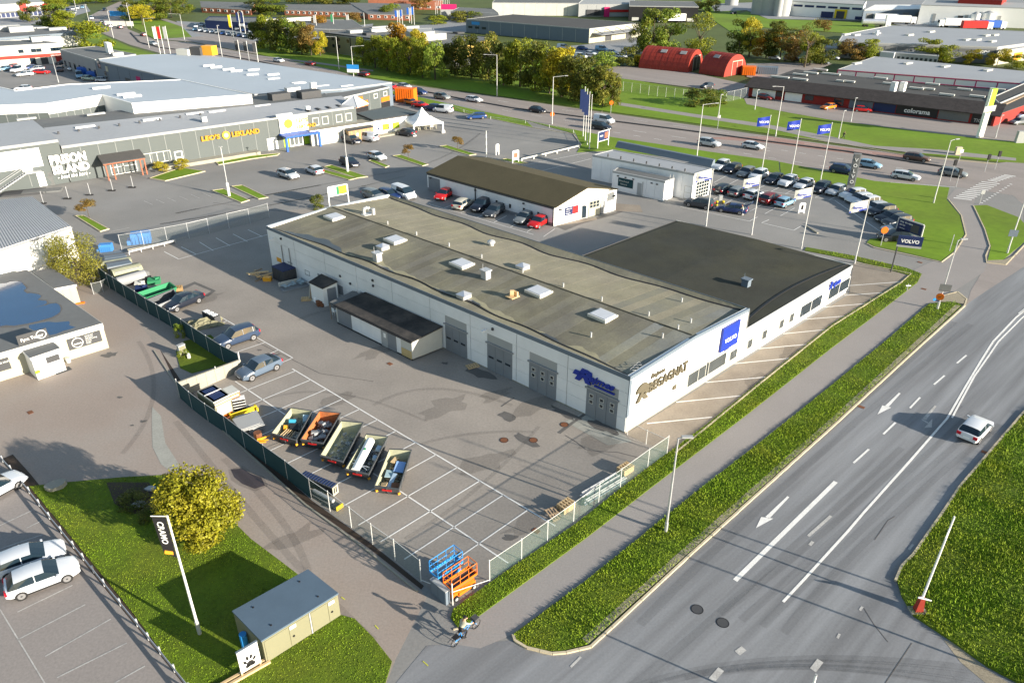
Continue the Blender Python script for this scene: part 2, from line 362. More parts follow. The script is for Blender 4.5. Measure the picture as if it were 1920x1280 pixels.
sheet('depot_yard', '1010,92 1100,84 1190,70 1250,92 1180,105 1120,115 1020,105', .07, 'midgrey')
sheet('factory_yard', '1330,8 1440,4 2400,-10 2400,60 1700,50 1640,40 1440,36 1400,20 1340,22', .06, 'midgrey')
sheet('dealer_yard', '330,40 480,48 560,60 700,45 690,70 480,78 400,78 360,70', .06, 'midgrey')
sheet('far_street', '760,50 830,45 870,25 960,30 960,60 830,62', .06, 'midgrey')
sheet('dealer_yard', '0,30 160,8 170,22 90,45 -40,50', .07, 'midgrey')
sheet('back_yard', '-60,130 30,118 130,115 250,150 100,172 -100,185', .008, 'lot')
# small grass beds in the big car park
for s in ('280,335 340,315 385,322 310,340', '140,405 158,405 205,430 188,435', '397,358 420,355 468,376 452,381', '433,350 455,348 503,371 485,374', '605,314 622,310 690,332 668,335', '600,317 592,320 655,338 668,335', '735,293 752,291 803,309 792,312', '823,275 838,273 893,290 880,292',
          '405,305 470,293 525,288 520,292 470,299 410,310', '936,300 950,298 990,306 975,308', '690,302 700,300 730,312 722,315'):
    grass('planting_bed', s, .09, 'fargrass')
    kp = [G(*p) for p in PX(s)]
    b = MB()
    for p, q in zip(kp, kp[1:]+kp[:1]):
        fr, L = frame(p, q); b.fr = fr; b.box(0, L, -.12, .02, 0, .14)
    b.build('kerb', 'kerb', kind='structure')
# kerbs
def ribbon(name, pts, wd, z0, z1, m, parent=None, off=0, **kw):
    q = [G(*p) for p in PX(pts)] if isinstance(pts, str) else [Vector(p) for p in pts]
    b = MB()
    N = []
    for i, p in enumerate(q):
        a = q[max(i-1, 0)]; c = q[min(i+1, len(q)-1)]; d = (c-a).normalized(); N.append(Vector((-d.y, d.x, 0)))
    for i in range(len(q)-1):
        a, c = q[i], q[i+1]; n0, n1 = N[i], N[i+1]; o0, o1 = off-wd/2, off+wd/2
        p = [a+n0*o0, c+n1*o0, c+n1*o1, a+n0*o1]
        if z1-z0 > .02: b.hexa([(*v.xy, z0) for v in p]+[(*v.xy, z1) for v in p])
        else: b.face([(*v.xy, z1) for v in (p if (p[1]-p[0]).cross(p[2]-p[0]).z > 0 else p[::-1])])
    return b.build(name, m, parent, **kw)
KB = '962,1190 966,1202 988,1215 1036,1226 1062,1224 1108,1213 1300,1035 1480,873 1560,801 1700,672 1808,574 1812,562 1795,548 1765,556'
def stones(pts, wd=.16, h=.13, step=1.0, name='kerb'):
    """a kerb of single stones: each a part of the kerb"""
    q = [G(*p) for p in PX(pts)]; root = None
    meshes = {}
    root = bpy.data.objects.new(name, None); C.objects.link(root); root['kind'] = 'structure'
    n = 0
    for a, b_ in zip(q, q[1:]):
        L = (b_-a).length; k = max(1, round(L/step)); st = L/k
        key = round(st, 2)
        if key not in meshes:
            meshes[key] = MB().bc((st/2, 0, h/2), (st-.02, wd, h)).mesh('kerb_stone', ('kerb',))
        rz = math.atan2(b_.y-a.y, b_.x-a.x)
        for i in range(k):
            o = bpy.data.objects.new('kerb_stone', meshes[key]); C.objects.link(o); o.parent = root
            p = a.lerp(b_, i/k); o.location = (p.x+random.uniform(-.01, .01), p.y+random.uniform(-.01, .01), random.uniform(-.006, .006)); o.rotation_euler = (0, 0, rz); n += 1
    return root
stones(KB)
stones('1920,772 1800,912 1760,972 1712,1040 1690,1062 1678,1090', .16, .15)
ribbon('kerb', '1592,549 1560,606 1430,708', .01, 0, .01, 'patch', kind='structure')
ribbon('edge_stone', '1266,850 1320,806 1430,716 1560,612 1690,530 1708,514 1600,492', .14, 0, .12, 'kerb', kind='structure')
ribbon('edge_stone', '300,655 345,722 440,812 585,940 690,1016 795,1100', .12, 0, .1, 'concrete', kind='structure', off=-.55)
ribbon('kerb', '1130,198 1120,285 1085,290 1100,286 1150,283', .1, 0, .01, 'kerb', kind='structure')
ribbon('kerb', '1625,457 1640,465 1700,478 1765,492 1790,473 1811,440 1802,404 1778,374', .14, 0, .1, 'kerb', kind='structure')
ribbon('kerb', '1825,386 1846,430 1856,462 1848,480 1850,493 1885,497 1925,455', .14, 0, .1, 'kerb', kind='structure')
ribbon('kerb', '850,1180 880,1172', .1, 0, .05, 'kerb', kind='structure')
ribbon('median_barrier', '245,62 262,80 300,90 400,101 480,115 600,139 735,160 850,183 960,203 1150,228 1300,247 1440,266 1590,285 1700,303 1800,318', .5, 0, .22, 'darkgrey', kind='structure')
ribbon('kerb', '1490,258 1590,272 1700,292 1870,308', .2, 0, .12, 'kerb', kind='structure')
ribbon('kerb', '870,212 1000,240 1075,252 1090,272', .15, 0, .1, 'kerb', kind='structure')
# soil and gravel strips
sheet('soil_bed', '300,655 345,722 440,812 585,938 690,1014 795,1098 790,1105 690,1026 575,945 435,822 340,738', .016, 'soil')
sheet('gravel_strip', '1790,568 1760,566 1765,556 1796,550 1809,562 1806,571', .12, 'gravel', h=.1)
sheet('gravel_strip', '1882,488 1852,489 1850,493 1885,496 1905,478', .09, 'gravel', h=.05)
q = [G(*p) for p in PX('1103,1208 1300,1030 1480,868 1560,797 1700,668 1800,575')]
ribbon('gravel_strip', [v for v in q], .5, .1, .108, 'gravel', off=.25, kind='structure')
sheet('gravel_strip', '1790,1205 1850,1255 1925,1300 1940,1320 1860,1290 1800,1240 1770,1200', .02, 'gravel')
sheet('soil_bed', '200,905 280,905 300,950 250,965 215,945', .075, 'soil')
sheet('soil_bed', '125,500 160,522 186,518 184,508 130,488', .03, 'soil')
# asphalt patches, puddle, stains
def blob(name, cx, cy, rx, ry, z, m, n=14, jit=.25, rz=0):
    c = G(cx, cy); pts = []
    for k in range(n):
        t = 2*math.pi*k/n; r = 1+random.uniform(-jit, jit); x, y = rx*r*math.cos(t), ry*r*math.sin(t)
        pts.append((c.x+x*math.cos(rz)-y*math.sin(rz), c.y+x*math.sin(rz)+y*math.cos(rz)))
    b = MB(); b.prism(pts, z, z); return b.build(name, m, kind='structure')
sheet('puddle', '433,880 455,878 470,888 490,895 497,910 478,916 455,907 440,895', .02, 'wetmud'); sheet('damp_edge', '428,880 455,873 474,886 494,892 503,911 479,921 452,912 433,900', .0185, 'stainfilm')
sheet('asphalt_patch', '285,762 302,780 310,830 345,885 330,892 302,870 286,838 285,800', .017, 'lightpatch')
sheet('asphalt_patch', '330,543 365,528 405,545 390,556 345,556', .012, 'patch')
sheet('asphalt_patch', '338,546 365,533 396,546 386,552 348,552', .016, 'yard')
for a in ((600, 545, .5, .3), (835, 681, .35, .25), (505, 666, .9, .5), (487, 656, .25, .15), (958, 1008, .5, .3), (225, 745, .25, .2), (268, 790, .3, .2), (248, 797, .2, .12), (206, 665, .7, .5)):
    blob('oil_stain', *a, .019, 'patch', jit=.4)
for a in ((990, 825, 1.2, .5), (1130, 800, 1.5, .6), (950, 780, 1, .5), (900, 700, 2, .7), (1060, 775, 1.6, .4)):
    blob('dark_patch', *a, .018, 'patch', jit=.35, rz=YA)
sheet('concrete_patch', '1060,790 1100,770 1170,815 1185,828 1140,835', .0155, 'lightpatch')
ribbon('tar_seam', '1048,812 1070,795 1098,775', .3, 0, .02, 'patch', kind='structure')
ribbon('tar_seam', '940,762 950,755 964,746', .12, 0, .02, 'patch', kind='structure')
ribbon('tar_seam', '1060,816 1080,828 1098,842 1110,845 1160,848 1230,866', .07, 0, .021, 'patch', kind='structure')
for s in ('1640,1012 1665,975 1678,968', '1620,1140 1640,1172 1665,1203', '1710,1205 1660,1280', '470,850 560,815 640,790', '480,640 600,700 700,715', '400,380 560,400 700,415'):
    ribbon('tar_seam', s, .05, 0, .021, 'patch', kind='structure')
def arcs(s, wd, n=14, m='tyremark'):
    a, c, e = (G(*p) for p in PX(s)); pts = []
    for k in range(n+1):
        t = k/n; pts.append(a*(1-t)**2+c*2*t*(1-t)+e*t*t)
    ribbon('tyre_mark', pts, wd, 0, .0235, m, kind='structure')
for k in range(6): arcs(f'{1180+k*35},{1290-k*6} {1450+k*20},{1195+k*7} {1900},{1262+k*9}', .2 if k % 2 else .4)
for k in range(4): arcs(f'{1350+k*40},{1150+k*12} {1560+k*10},{1000+k*8} {1800+k*25},{760+k*12}', .5)
for k in range(3): arcs(f'{1110+k*45},{1150+k*10} {1330+k*30},{960+k*4} {1760+k*30},{600+k*4}', .6)
arcs('1180,1290 1300,1200 1690,840', .5); arcs('760,1010 900,930 1010,800', .3); arcs('700,760 800,700 960,760', .35); arcs('560,600 640,560 760,600', .5); arcs('470,760 600,700 800,790', .25); arcs('640,900 800,800 1000,810', .3)
arcs('560,1150 640,1060 420,860', .5); arcs('700,1200 560,1080 330,790', .5); arcs('230,850 330,740 260,640', .4); arcs('620,330 800,340 900,250', .5); arcs('330,400 520,360 700,330', .5); arcs('300,420 560,380 760,330', .4)
for a in ((840, 760, 2.5, 1.2), (700, 660, 2, 1), (905, 870, 2.4, 1.1), (640, 745, 1.6, .8), (985, 985, 1.6, .9), (380, 560, 2.5, 1), (300, 900, 2, 1), (550, 1010, 2, .8), (1120, 830, 2, 1), (1010, 760, 2.6, 1), (930, 740, 2, .8), (1420, 715, 2, .8), (1480, 660, 2, .7), (1380, 770, 1.4, .6)):
    blob('stain', *a, .0195, 'stainfilm', jit=.45, rz=.7)
ribbon('weed_strip', '0,862 32,899 87,970 132,1025 190,1097 252,1172 295,1224 350,1292', .9, 0, .03, 'soil', kind='structure', off=.5)
# ------------------------------------------------------------------ road paint
def line(a, b, wd, parent, m='paint', z=.024, name='painted_line'):
    a = G(*a); b_ = G(*b); fr, L = frame(a, b_)
    fr = rel(fr, parent) if parent else fr
    return MB(fr).face([(0, -wd/2, z), (L, -wd/2, z), (L, wd/2, z), (0, wd/2, z)]).build(name, m, parent)
def pl(s): q = PX(s); return q
def lines(parent, s, wd, m='paint', name='painted_line'):
    q = PX(s)
    for i in range(0, len(q), 2): line(q[i], q[i+1], wd, parent, m, name=name)
def chain(parent, s, wd, m='paint'):
    ribbon('painted_line', s, wd, 0, .024, m, parent)
chain(road, '1468,1128 1510,1083 1590,995 1620,960 1705,865 1740,825 1776,784 1810,725 1840,675 1862,640 1905,595 1935,570', .17)
chain(road, '1785,783 1797,760 1827,705 1855,665 1872,640 1915,597 1945,573', .15)
lines(road, '1629,842 1600,868 1679,792 1656,814 1725,745 1706,765 1771,704 1751,721 1812,666 1794,681 1910,588 1928,574 1955,552 1975,538', .17)
lines(road, '1567,903 1378,1088', .32)
lines(road, '1558,967 1515,1005 1524,1015 1518,1022', .22, 'oldpaint'); lines(road, '1089,1231 1070,1250 1712,1020 1704,1030 1617,1137 1612,1144 1574,1188 1570,1196', .15, 'oldpaint')
lines(road, '1395,1215 1382,1224 1352,1254 1334,1275 1538,1238 1524,1256', .38, 'oldpaint')
def arrow(tail, tip, wl, wr, m='paint', shaft=.17):
    a, t, l, r = (G(*p) for p in (tail, tip, wl, wr)); d = (t-a).normalized(); n = Vector((-d.y, d.x, 0)); k = (l+r)/2
    b = MB(); z = .024
    sh = [a-n*shaft*.5, k-n*shaft*.9, k+n*shaft*.9, a+n*shaft*.5]
    b.face([(*p.xy, z) for p in sh]); q = [l, t, r]
    if (q[1]-q[0]).cross(q[2]-q[0]).z < 0: q = q[::-1]
    b.face([(*p.xy, z) for p in q]); b.build('arrow_marking', m, road)
arrow((1687, 737), (1645, 777), (1654, 760), (1671, 764)); arrow((1478, 931), (1417, 990), (1427, 969), (1450, 972))
arrow((1754, 761), (1733, 786), (1728, 784), (1738, 788), 'oldpaint'); arrow((1728, 786), (1747, 801), (1733, 802), (1748, 785), 'oldpaint', .12)
def disc(name, px, py, r, parent, m='darkgrey', z=.022, ring=True):
    p = G(px, py)-Vector(parent.location) if parent else G(px, py)
    b = MB(); b.prism([(p.x+r*math.cos(t), p.y+r*math.sin(t)) for t in np.linspace(0, 2*math.pi, 21)[:-1]], z-.01, z)
    o = b.build(name, m, parent)
    b = MB()
    for k in range(20):
        t0, t1 = 2*math.pi*k/20, 2*math.pi*(k+1)/20
        b.face([(p.x+rr*math.cos(t), p.y+rr*math.sin(t), z+.004) for rr, t in ((r*.86, t0), (r, t0), (r, t1), (r*.86, t1))])
    b.build('frame', 'black', o if parent is None else o); return o
for (x, y, r, par) in ((1307, 1142, .4, road), (1355, 1167, .4, road), (945, 825, .38, yard), (1000, 825, .38, yard), (1058, 796, .38, yard)):
    disc('manhole_cover', x, y, r, par, 'rust' if par is yard else 'darkgrey')
for (x, y, par) in ((1615, 763, road), (1847, 848, road), (1005, 995, yard), (731, 682, yard), (57, 773, redlot), (1725, 492, lot), (1732, 542, path)):
    p = G(x, y); MB().bc((p.x, p.y, .023), (.55, .4, .02), YA).build('drain_grate', 'rust', par)
# yard bays (world grid measured in the photo)
p0 = G(554.5, 695.3); p1 = G(990.2, 955.5); UX = (p1-p0).normalized(); q0 = G(464.7, 730.8); q1 = G(898, 1019)
stp = (p1-p0).length/12; ist = (q1-q0)/12
def wline(a, b, wd, parent, m='paint', z=.024):
    fr, L = frame(a, b); return MB(fr).face([(0, -wd/2, z), (L, -wd/2, z), (L, wd/2, z), (0, wd/2, z)]).build('painted_line', m, parent)
wline(p0-UX*.6, p0+UX*(12*stp+2.6), .12, yard); wline(q0-ist*.9, q1+ist*1.1, .12, yard)
for i in range(13):
    a = p0+UX*stp*i; b_ = q0+ist*i; wline(b_+(b_-a)*.9 if i < 12 else b_+(b_-a)*.5, a, .11, yard)
lines(yard, '549,671 528,680 522,656 455,686 497,642 438,662 549,671 406,590 427,601 418,605 455,618 413,627', .11)
lines(yard, '335,486 520,435', .1); lines(yard, '308,472 335,486 340,463 368,477 374,454 400,470 405,446 431,461 437,439 464,453 465,431 492,444', .1)
for s in ('1213,794 1335,782', '1268,754 1389,742', '1323,717 1436,707', '1376,682 1480,672', '1422,654 1532,644', '1468,626 1570,616', '1508,599 1607,591', '1545,576 1640,568', '1583,554 1668,548', '1586,536 1697,528'):
    lines(apron, s, .12)
for s in ('0,985 60,957', '0,1029 80,1002', '33,1147 136,1097', '35,1198 160,1133', '85,1230 208,1160', '107,1270 238,1205', '215,1280 272,1248', '50,990 80,975'):
    lines(carpark, s, .09, 'oldpaint')
lines(carpark, '0,1142 90,1290', .07, 'oldpaint')
# big car park bays
for k in range(9):
    x = 270+k*22; lines(lot, f'{x},{377-k*3} {x+16},{384-k*3}', .1, 'oldpaint')
lines(lot, '205,435 243,427', .1, 'oldpaint')
for k in range(5): lines(lot, f'{992+k*30},{312-k*6} {1024+k*26},{327-k*9}', .1, 'oldpaint')
lines(lot, '983,310 1120,283 1010,322 1108,298', .11)
# bays beside the gable hall
lines(lot, '802,382 1000,440', .1)
for k in range(8): lines(lot, f'{802+k*31},{381+k*9} {830+k*30},{372+k*8.2}', .1)
# dealer lot bays
for k in range(10): lines(lot, f'{1338+k*27},{343+k*4} {1365+k*27},{328+k*4.4}', .1)
lines(lot, '1340,345 1565,376 1565,376 1650,434', .12)
for k in range(6): lines(lot, f'{1318+k*29},{385+k*4} {1345+k*29},{370+k*4}', .1)
lines(lot, '1275,388 1405,415 1405,415 1420,407 1428,418 1488,432 1488,432 1502,424 1428,418 1442,412', .11)
# main road lane dashes
def dashes(s, n, wd=.13, duty=.35):
    q = [G(*p) for p in PX(s)]; seg = [(b_-a).length for a, b_ in zip(q, q[1:])]; T = sum(seg)
    def at(t):
        for a, b_, l in zip(q, q[1:], seg):
            if t <= l: return a.lerp(b_, t/l)
            t -= l
        return q[-1]
    for k in range(n): wline(at(T*k/n), at(T*(k+duty)/n), wd, mainroad, 'paint')
dashes('300,80 480,109 735,158 960,193 1160,221 1440,260 1700,296', 28)
dashes('480,120 735,165 960,210 1150,240 1330,266 1500,292', 20)
dashes('1150,248 1330,277 1450,297 1640,327', 11); dashes('1400,272 1600,302 1800,333', 11)
lines(mainroad, '1665,342 1770,355 1640,340 1790,351', .15)
for k in range(11):
    t = k/10; line((1788+t*52, 371-t*30), (1822+t*52, 375-t*30), .42, mainroad, z=.026)
for k in range(7):
    t = k/6; line((1852+t*30, 338-t*10), (1870+t*34, 341-t*10), .4, mainroad, z=.026)
for k in range(12):
    t = k/12; line((1838+t*60, 380-t*38), (1843+t*60, 381-t*38), .35, mainroad, z=.026)
lines(path, '640,1082 0,0', .01) if 0 else None
for a, b_ in (((640, 1119), (647, 1124)), ((703, 1172), (710, 1179)), ((793, 1239), (803, 1248))): line(a, b_, .06, road, 'yellowpaint', .027)
# ------------------------------------------------------------------ building helpers
def WP(fr, px, py):
    """pixel -> (x along the wall, height) on the vertical wall plane of a facade frame"""
    O, ux, uy = fr; d = _F + CR*((px-960)/F_PX) + CU*((640-py)/F_PX); c = Vector((0, 0, CAM_H))
    t = (O-c).dot(uy)/d.dot(uy); p = c+d*t
    return (p-O).dot(ux), p.z
def wpx(fr, root, name, a, b, m, d=.05, kind='panel', **kw):
    """box part on a wall from its upper left and lower right pixel"""
    x0, z1 = WP(fr, *a); x1, z0 = WP(fr, *b)
    if x1 < x0: x0, x1 = x1, x0
    if z1 < z0: z0, z1 = z1, z0
    z0 = max(z0, .02)
    f = rel(fr, root)
    if kind == 'window': return window(f, root, x0, x1, z0, z1, m, **kw)
    return panel(f, root, name, x0, x1, z0, z1, m, d, **kw)
def mass(name, label, cat, top, wall, roof, group=None, base=0, rim=.0, rimmat=None, over=0):
    """a building whose roof outline is given as (px, py, height): walls part + roof part"""
    P = [t.copy() if isinstance(t, Vector) else G(*t) for t in top]
    ar = sum(a.x*b_.y-b_.x*a.y for a, b_ in zip(P, P[1:]+P[:1]))
    if ar < 0: P = P[::-1]
    root = thing(name, label, cat, (P[0].x, P[0].y, 0), 0, group)
    Q = [p-root.location for p in P]; n = len(Q)
    b = MB()
    for i in range(n):
        a, c = Q[i], Q[(i+1) % n]; b.face([(a.x, a.y, base), (c.x, c.y, base), (c.x, c.y, c.z), (a.x, a.y, a.z)])
    b.build('wall', wall, root)
    cx = sum((q for q in Q), Vector())/n
    b = MB(); E = [q+(q-cx).normalized()*over for q in Q]
    b.prism([(q.x, q.y, q.z+.12) for q in E], 0, .1); nv = n
    for i in range(n): b.v[i] = (E[i].x, E[i].y, E[i].z+.004)
    b.build('roof', roof, root)
    if rim:
        b = MB()
        for i in range(n):
            a, c = E[i], E[(i+1) % n]; d = (c-a).normalized(); nn = Vector((-d.y, d.x, 0))*.22
            b.hexa([tuple(a+Vector((0, 0, -.15))-nn*.2), tuple(c+Vector((0, 0, -.15))-nn*.2), tuple(c+Vector((0, 0, -.15))+nn), tuple(a+Vector((0, 0, -.15))+nn), tuple(a+Vector((0, 0, rim))-nn*.2), tuple(c+Vector((0, 0, rim))-nn*.2), tuple(c+Vector((0, 0, rim))+nn), tuple(a+Vector((0, 0, rim))+nn)])
        b.build('roof_edge', rimmat or 'lightgrey', root)
    root['n'] = n
    return root
def side(top, i, j):
    """facade frame below the roof edge from vertex i (left as seen from outside) to j"""
    return frame(*(t if isinstance(t, Vector) else G(*t) for t in (top[i], top[j])))
# ------------------------------------------------------------------ main building
c0 = Vector((9.745, 52.93, 0)); uA = Vector((-.749, .6626, 0)); vB = Vector((.7201, .6938, 0)).normalized(); LA, LB = 53.75, 18.4
HE, HR = 5.64, 6.05
main = thing('workshop_building', 'long white workshop building with a grey felt roof in the middle of the yard', 'building', c0)
fM = (Vector((0, 0, 0)), vB, uA)                                     # x along the street front, y along the yard side
b = MB(fM); b.box(0, LB, 0, LA, 0, HE-.35); b.build('wall', 'lightgrey', main)
b = MB(fM)
for y0, y1 in ((0, .3), (LA-.3, LA)):
    b.prism
    for s in ((0, LB/2, HE, HR), (LB/2, LB, HR, HE+.1)):
        b.hexa([(s[0], y0, HE-.36), (s[1], y0, HE-.36), (s[1], y1, HE-.36), (s[0], y1, HE-.36), (s[0], y0, s[2]-.02), (s[1], y0, s[3]-.02), (s[1], y1, s[3]-.02), (s[0], y1, s[2]-.02)])
b.box(0, .05, .3, LA-.3, HE-.36, HE-.05); b.box(LB-.05, LB, .3, LA-.3, HE-.36, HE)
b.build('gable_wall', 'white', main)
def goff(y):
    t = y/LA
    return .25+1.15*math.sin(math.pi*min(max(t, 0), 1))**.6+.4*math.sin(t*21)**2*math.sin(math.pi*t)
def goff2(y):
    t = y/LA
    return .3+.8*math.sin(math.pi*t)**.7+.7*math.sin(t*17+.4)**2*math.sin(math.pi*t)
b = MB(fM); b2 = MB(fM); N = 60
for k in range(N):
    y0, y1 = LA*k/N, LA*(k+1)/N
    b.face([(0, y0, HE), (goff(y0), y0, HE-.28), (goff(y1), y1, HE-.28), (0, y1, HE)])
    b2.face([(LB-goff2(y0), y0, HE-.22), (LB, y0, HE+.06), (LB, y1, HE+.06), (LB-goff2(y1), y1, HE-.22)])
for o in (b.build('eave_felt', 'greyfelt', main), b2.build('eave_felt', 'greyfelt', main)): setcol(o, (.17, .16, .12))
b = MB(fM); b2 = MB(fM)
for k in range(N):
    y0, y1 = LA*k/N, LA*(k+1)/N
    b.hexa([(goff(y0)-.14, y0, HE-.3), (goff(y0)+.1, y0, HE-.3), (goff(y1)+.1, y1, HE-.3), (goff(y1)-.14, y1, HE-.3), (goff(y0)-.14, y0, HE-.17), (goff(y0)+.1, y0, HE-.22), (goff(y1)+.1, y1, HE-.22), (goff(y1)-.14, y1, HE-.17)])
    b2.hexa([(LB-goff2(y0)-.05, y0, HE-.26), (LB-goff2(y0)+.14, y0, HE-.26), (LB-goff2(y1)+.14, y1, HE-.26), (LB-goff2(y1)-.05, y1, HE-.26), (LB-goff2(y0)-.05, y0, HE-.19), (LB-goff2(y0)+.14, y0, HE-.12), (LB-goff2(y1)+.14, y1, HE-.12), (LB-goff2(y1)-.05, y1, HE-.19)])
b.build('valley_gutter', 'black', main); b2.build('valley_gutter', 'black', main)
NS = 52
for k in range(NS):
    y0, y1 = LA*k/NS, LA*(k+1)/NS; g_ = .005*(k % 2)
    for half in (0, 1):
        b = MB(fM); gp = .004
        if half == 0: q = [(goff(y0), y0+gp, HE-.27), (LB/2, y0+gp, HR), (LB/2, y1-gp, HR), (goff(y1), y1-gp, HE-.27)]; lim = HE
        else: q = [(LB/2, y0+gp, HR), (LB-goff2(y0), y0+gp, HE-.2), (LB-goff2(y1), y1-gp, HE-.2), (LB/2, y1-gp, HR)]
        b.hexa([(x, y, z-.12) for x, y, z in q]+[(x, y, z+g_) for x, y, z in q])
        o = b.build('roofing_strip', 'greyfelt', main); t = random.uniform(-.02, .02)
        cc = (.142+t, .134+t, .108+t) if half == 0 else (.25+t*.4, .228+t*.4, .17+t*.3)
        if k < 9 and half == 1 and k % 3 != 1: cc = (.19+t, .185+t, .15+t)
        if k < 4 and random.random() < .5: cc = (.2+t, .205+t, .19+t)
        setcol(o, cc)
MB(fM).box(LB/2-.09, LB/2+.09, .3, LA-.3, HR-.04, HR+.035).build('ridge_strip', 'darkfelt', main)
b = MB(fM)
b.box(-.06, 0, -.06, LA+.05, HE-.38, HE+.03)
b.build('fascia', 'bluegrey', main)
b = MB(fM)
for y0, y1 in ((-.07, 0), (LA, LA+.07)):
    for s in ((-.06, LB/2, HE, HR+.02), (LB/2, LB+.05, HR+.02, HE+.1)):
        b.hexa([(s[0], y0, s[2]-.32), (s[1], y0, s[3]-.32), (s[1], y1, s[3]-.32), (s[0], y1, s[2]-.32), (s[0], y0, s[2]+.04), (s[1], y0, s[3]+.04), (s[1], y1, s[3]+.04), (s[0], y1, s[2]+.04)])
b.box(LB, LB+.05, 0, LA, HE-.4, HE+.1)
b.build('fascia', 'bluegrey', main)
b = MB(fM); b.box(-.05, .28, -.05, 0, 1.6, HE-.38); b.box(-.05, 0, 0, .33, 1.6, HE-.38); b.build('corner_strip', 'bluegrey', main)
# moss along the valley gutter and a shallow pool at the far corner
def slopez(x): return HE-.27+(HR-HE+.27)*(x-1.3)/(LB/2-1.3)+.035
rs = random.Random(4)
def stain(name, y0, y1, wf, m, n=40, dz=0):
    b = MB(fM)
    for k in range(n):
        a, c = y0+(y1-y0)*k/n, y0+(y1-y0)*(k+1)/n; wa, wc = wf(a), wf(c)
        if wa > .03 and wc > .03: b.face([(goff(a)+.06, a, slopez(goff(a))+.03+dz), (goff(a)+.06+wa, a, slopez(goff(a)+wa)+dz), (goff(c)+.06+wc, c, slopez(goff(c)+wc)+dz), (goff(c)+.06, c, slopez(goff(c))+.03+dz)][::-1])
    b.build(name, m, main)
stain('moss_stain', 1, LA-1.5, lambda y: max(.07, .35+.35*math.sin(y*.42)+.2*math.sin(y*1.3)+.12*math.sin(y*3.1)), 'moss', 150)
stain('roof_pool', LA-14, LA-2, lambda y: max(0, 1.1*math.sin((y-LA+14)/12*math.pi)+.15*math.sin(y*2)), 'wetfelt', 40, .02)
for y0 in (9.5, 20, 24, 33): stain('wet_streak', y0-1.6, y0+1.6, lambda y: max(0, .3*math.cos((y-y0))+.05*math.sin(y*5)), 'wetfelt', 20, .02)
# SW facade frame (left = far end), street facade frame
fS = (c0+uA*LA, -uA, Vector((.6626, .749, 0)))
vN = Vector((-vB.y, vB.x, 0)); fF = (c0.copy(), vB, vN)
joints = [0, 6.05, 11.6, 17.2, 22.8, 28.4, 34.0, 39.6, 45.1, 50.6, LA]
jp = [500, 553, 610, 669, 735, 806, 882, 969, 1065]
jy = [452, 470, 498, 520, 540, 565, 600, 640, 690]
xs = [0]+[WP(fS, x, y)[0] for x, y in zip(jp[1:], jy[1:])]+[LA]
fSr = rel(fS, main); fFr = rel(fF, main)
doors = [((835, 606), (877, 670)), ((914, 641), (961, 712)), ((993, 676), (1043, 748)), ((1101, 725), (1155, 803))]
dr = []
for a, b_ in doors:
    x0, z1 = WP(fS, *a); x1, _z = WP(fS, *b_); dr.append((x0, x1, z1))
PN = MB
def wall_panels(fr, root, spans, z0, z1, holes, m, nrow, d=.05, name='wall_panel', gap=.035):
    zs = [z0+(z1-z0)*i/nrow for i in range(nrow+1)]
    for x0, x1 in spans:
        for za, zb in zip(zs, zs[1:]):
            segs = [(x0+gap, x1-gap)]
            for hx0, hx1, hz0, hz1 in holes:
                if hz1 <= za+.05 or hz0 >= zb-.05: continue
                ns = []
                for s0, s1 in segs:
                    if hx1 <= s0 or hx0 >= s1: ns.append((s0, s1)); continue
                    if hx0-s0 > .05: ns.append((s0, hx0))
                    if s1-hx1 > .05: ns.append((hx1, s1))
                segs = ns
            for s0, s1 in segs: panel(fr, root, name, s0, s1, za+.012, zb-.012, m, d)
wall_panels(fSr, main, list(zip(xs, xs[1:])), .12, HE-.38, [(a, b_, 0, z) for a, b_, z in dr], 'panelwhite', 4)
panel(fSr, main, 'plinth', 0, LA, 0, .12, 'concrete', .03)
for k, (x0, x1, z1) in enumerate(dr):
    dw = bpy.data.objects.new('door', None); C.objects.link(dw); dw.parent = main
    n = 3
    for i in range(n):
        a = x0+(x1-x0)*i/n; c = x0+(x1-x0)*(i+1)/n
        panel(fSr, dw, 'door_leaf', a+.015, c-.015, .03, z1-.06, 'doorgrey', .07)
        wz = [(z1*.46, z1*.57)] if k < 2 else [(z1*.5, z1*.64), (z1*.7, z1*.84)]
        for za, zb in wz:
            m0 = (c-a)*(.14 if k < 2 else .3)
            panel(fSr, dw, 'window_frame', a+m0, c-m0, za, zb, 'dirtywhite' if k > 1 else 'doorgrey', .095)
            panel(fSr, dw, 'pane', a+m0+.06, c-m0-.06, za+.06, zb-.06, 'glass', .1)
    panel(fSr, dw, 'door_rail', x0-.15, x1+.15, z1-.06, z1+.1, 'midgrey', .16)
# downpipes, small windows, lamps on the yard side
for px in (533, 546): 
    x, z = WP(fS, px, 490); MB(fSr).tube((x, -.12, .1), (x, -.12, 3.9), .06).build('downpipe', 'midgrey', main)
wpx(fS, main, 'window', (572, 505), (582, 518), 'midgrey', kind='window'); wpx(fS, main, 'window', (540, 489), (549, 496), 'midgrey', kind='window')
wpx(fS, main, 'notice', (519, 481), (529, 493), 'amber', .06); wpx(fS, main, 'door', (596, 512), (603, 530), 'doorgrey', .08)
wpx(fS, main, 'door', (634, 533), (645, 554), 'doorgrey', .08)
for px, py in ((517, 446), (915, 616)):
    x, z = WP(fS, px, py); b = MB(fSr); b.tube((x, 0, z), (x, -.5, z+.05), .03); b.bc((x, -.65, z+.02), (.3, .55, .14)); b.build('wall_lamp', 'white', main)
for px, py in ((528, 447), (925, 616), (701, 535), (639, 517), (658, 531), (700, 525)):
    x, z = WP(fS, px, py); panel(fSr, main, 'wall_fitting', x-.1, x+.1, z-.12, z+.12, 'darkgrey', .2)
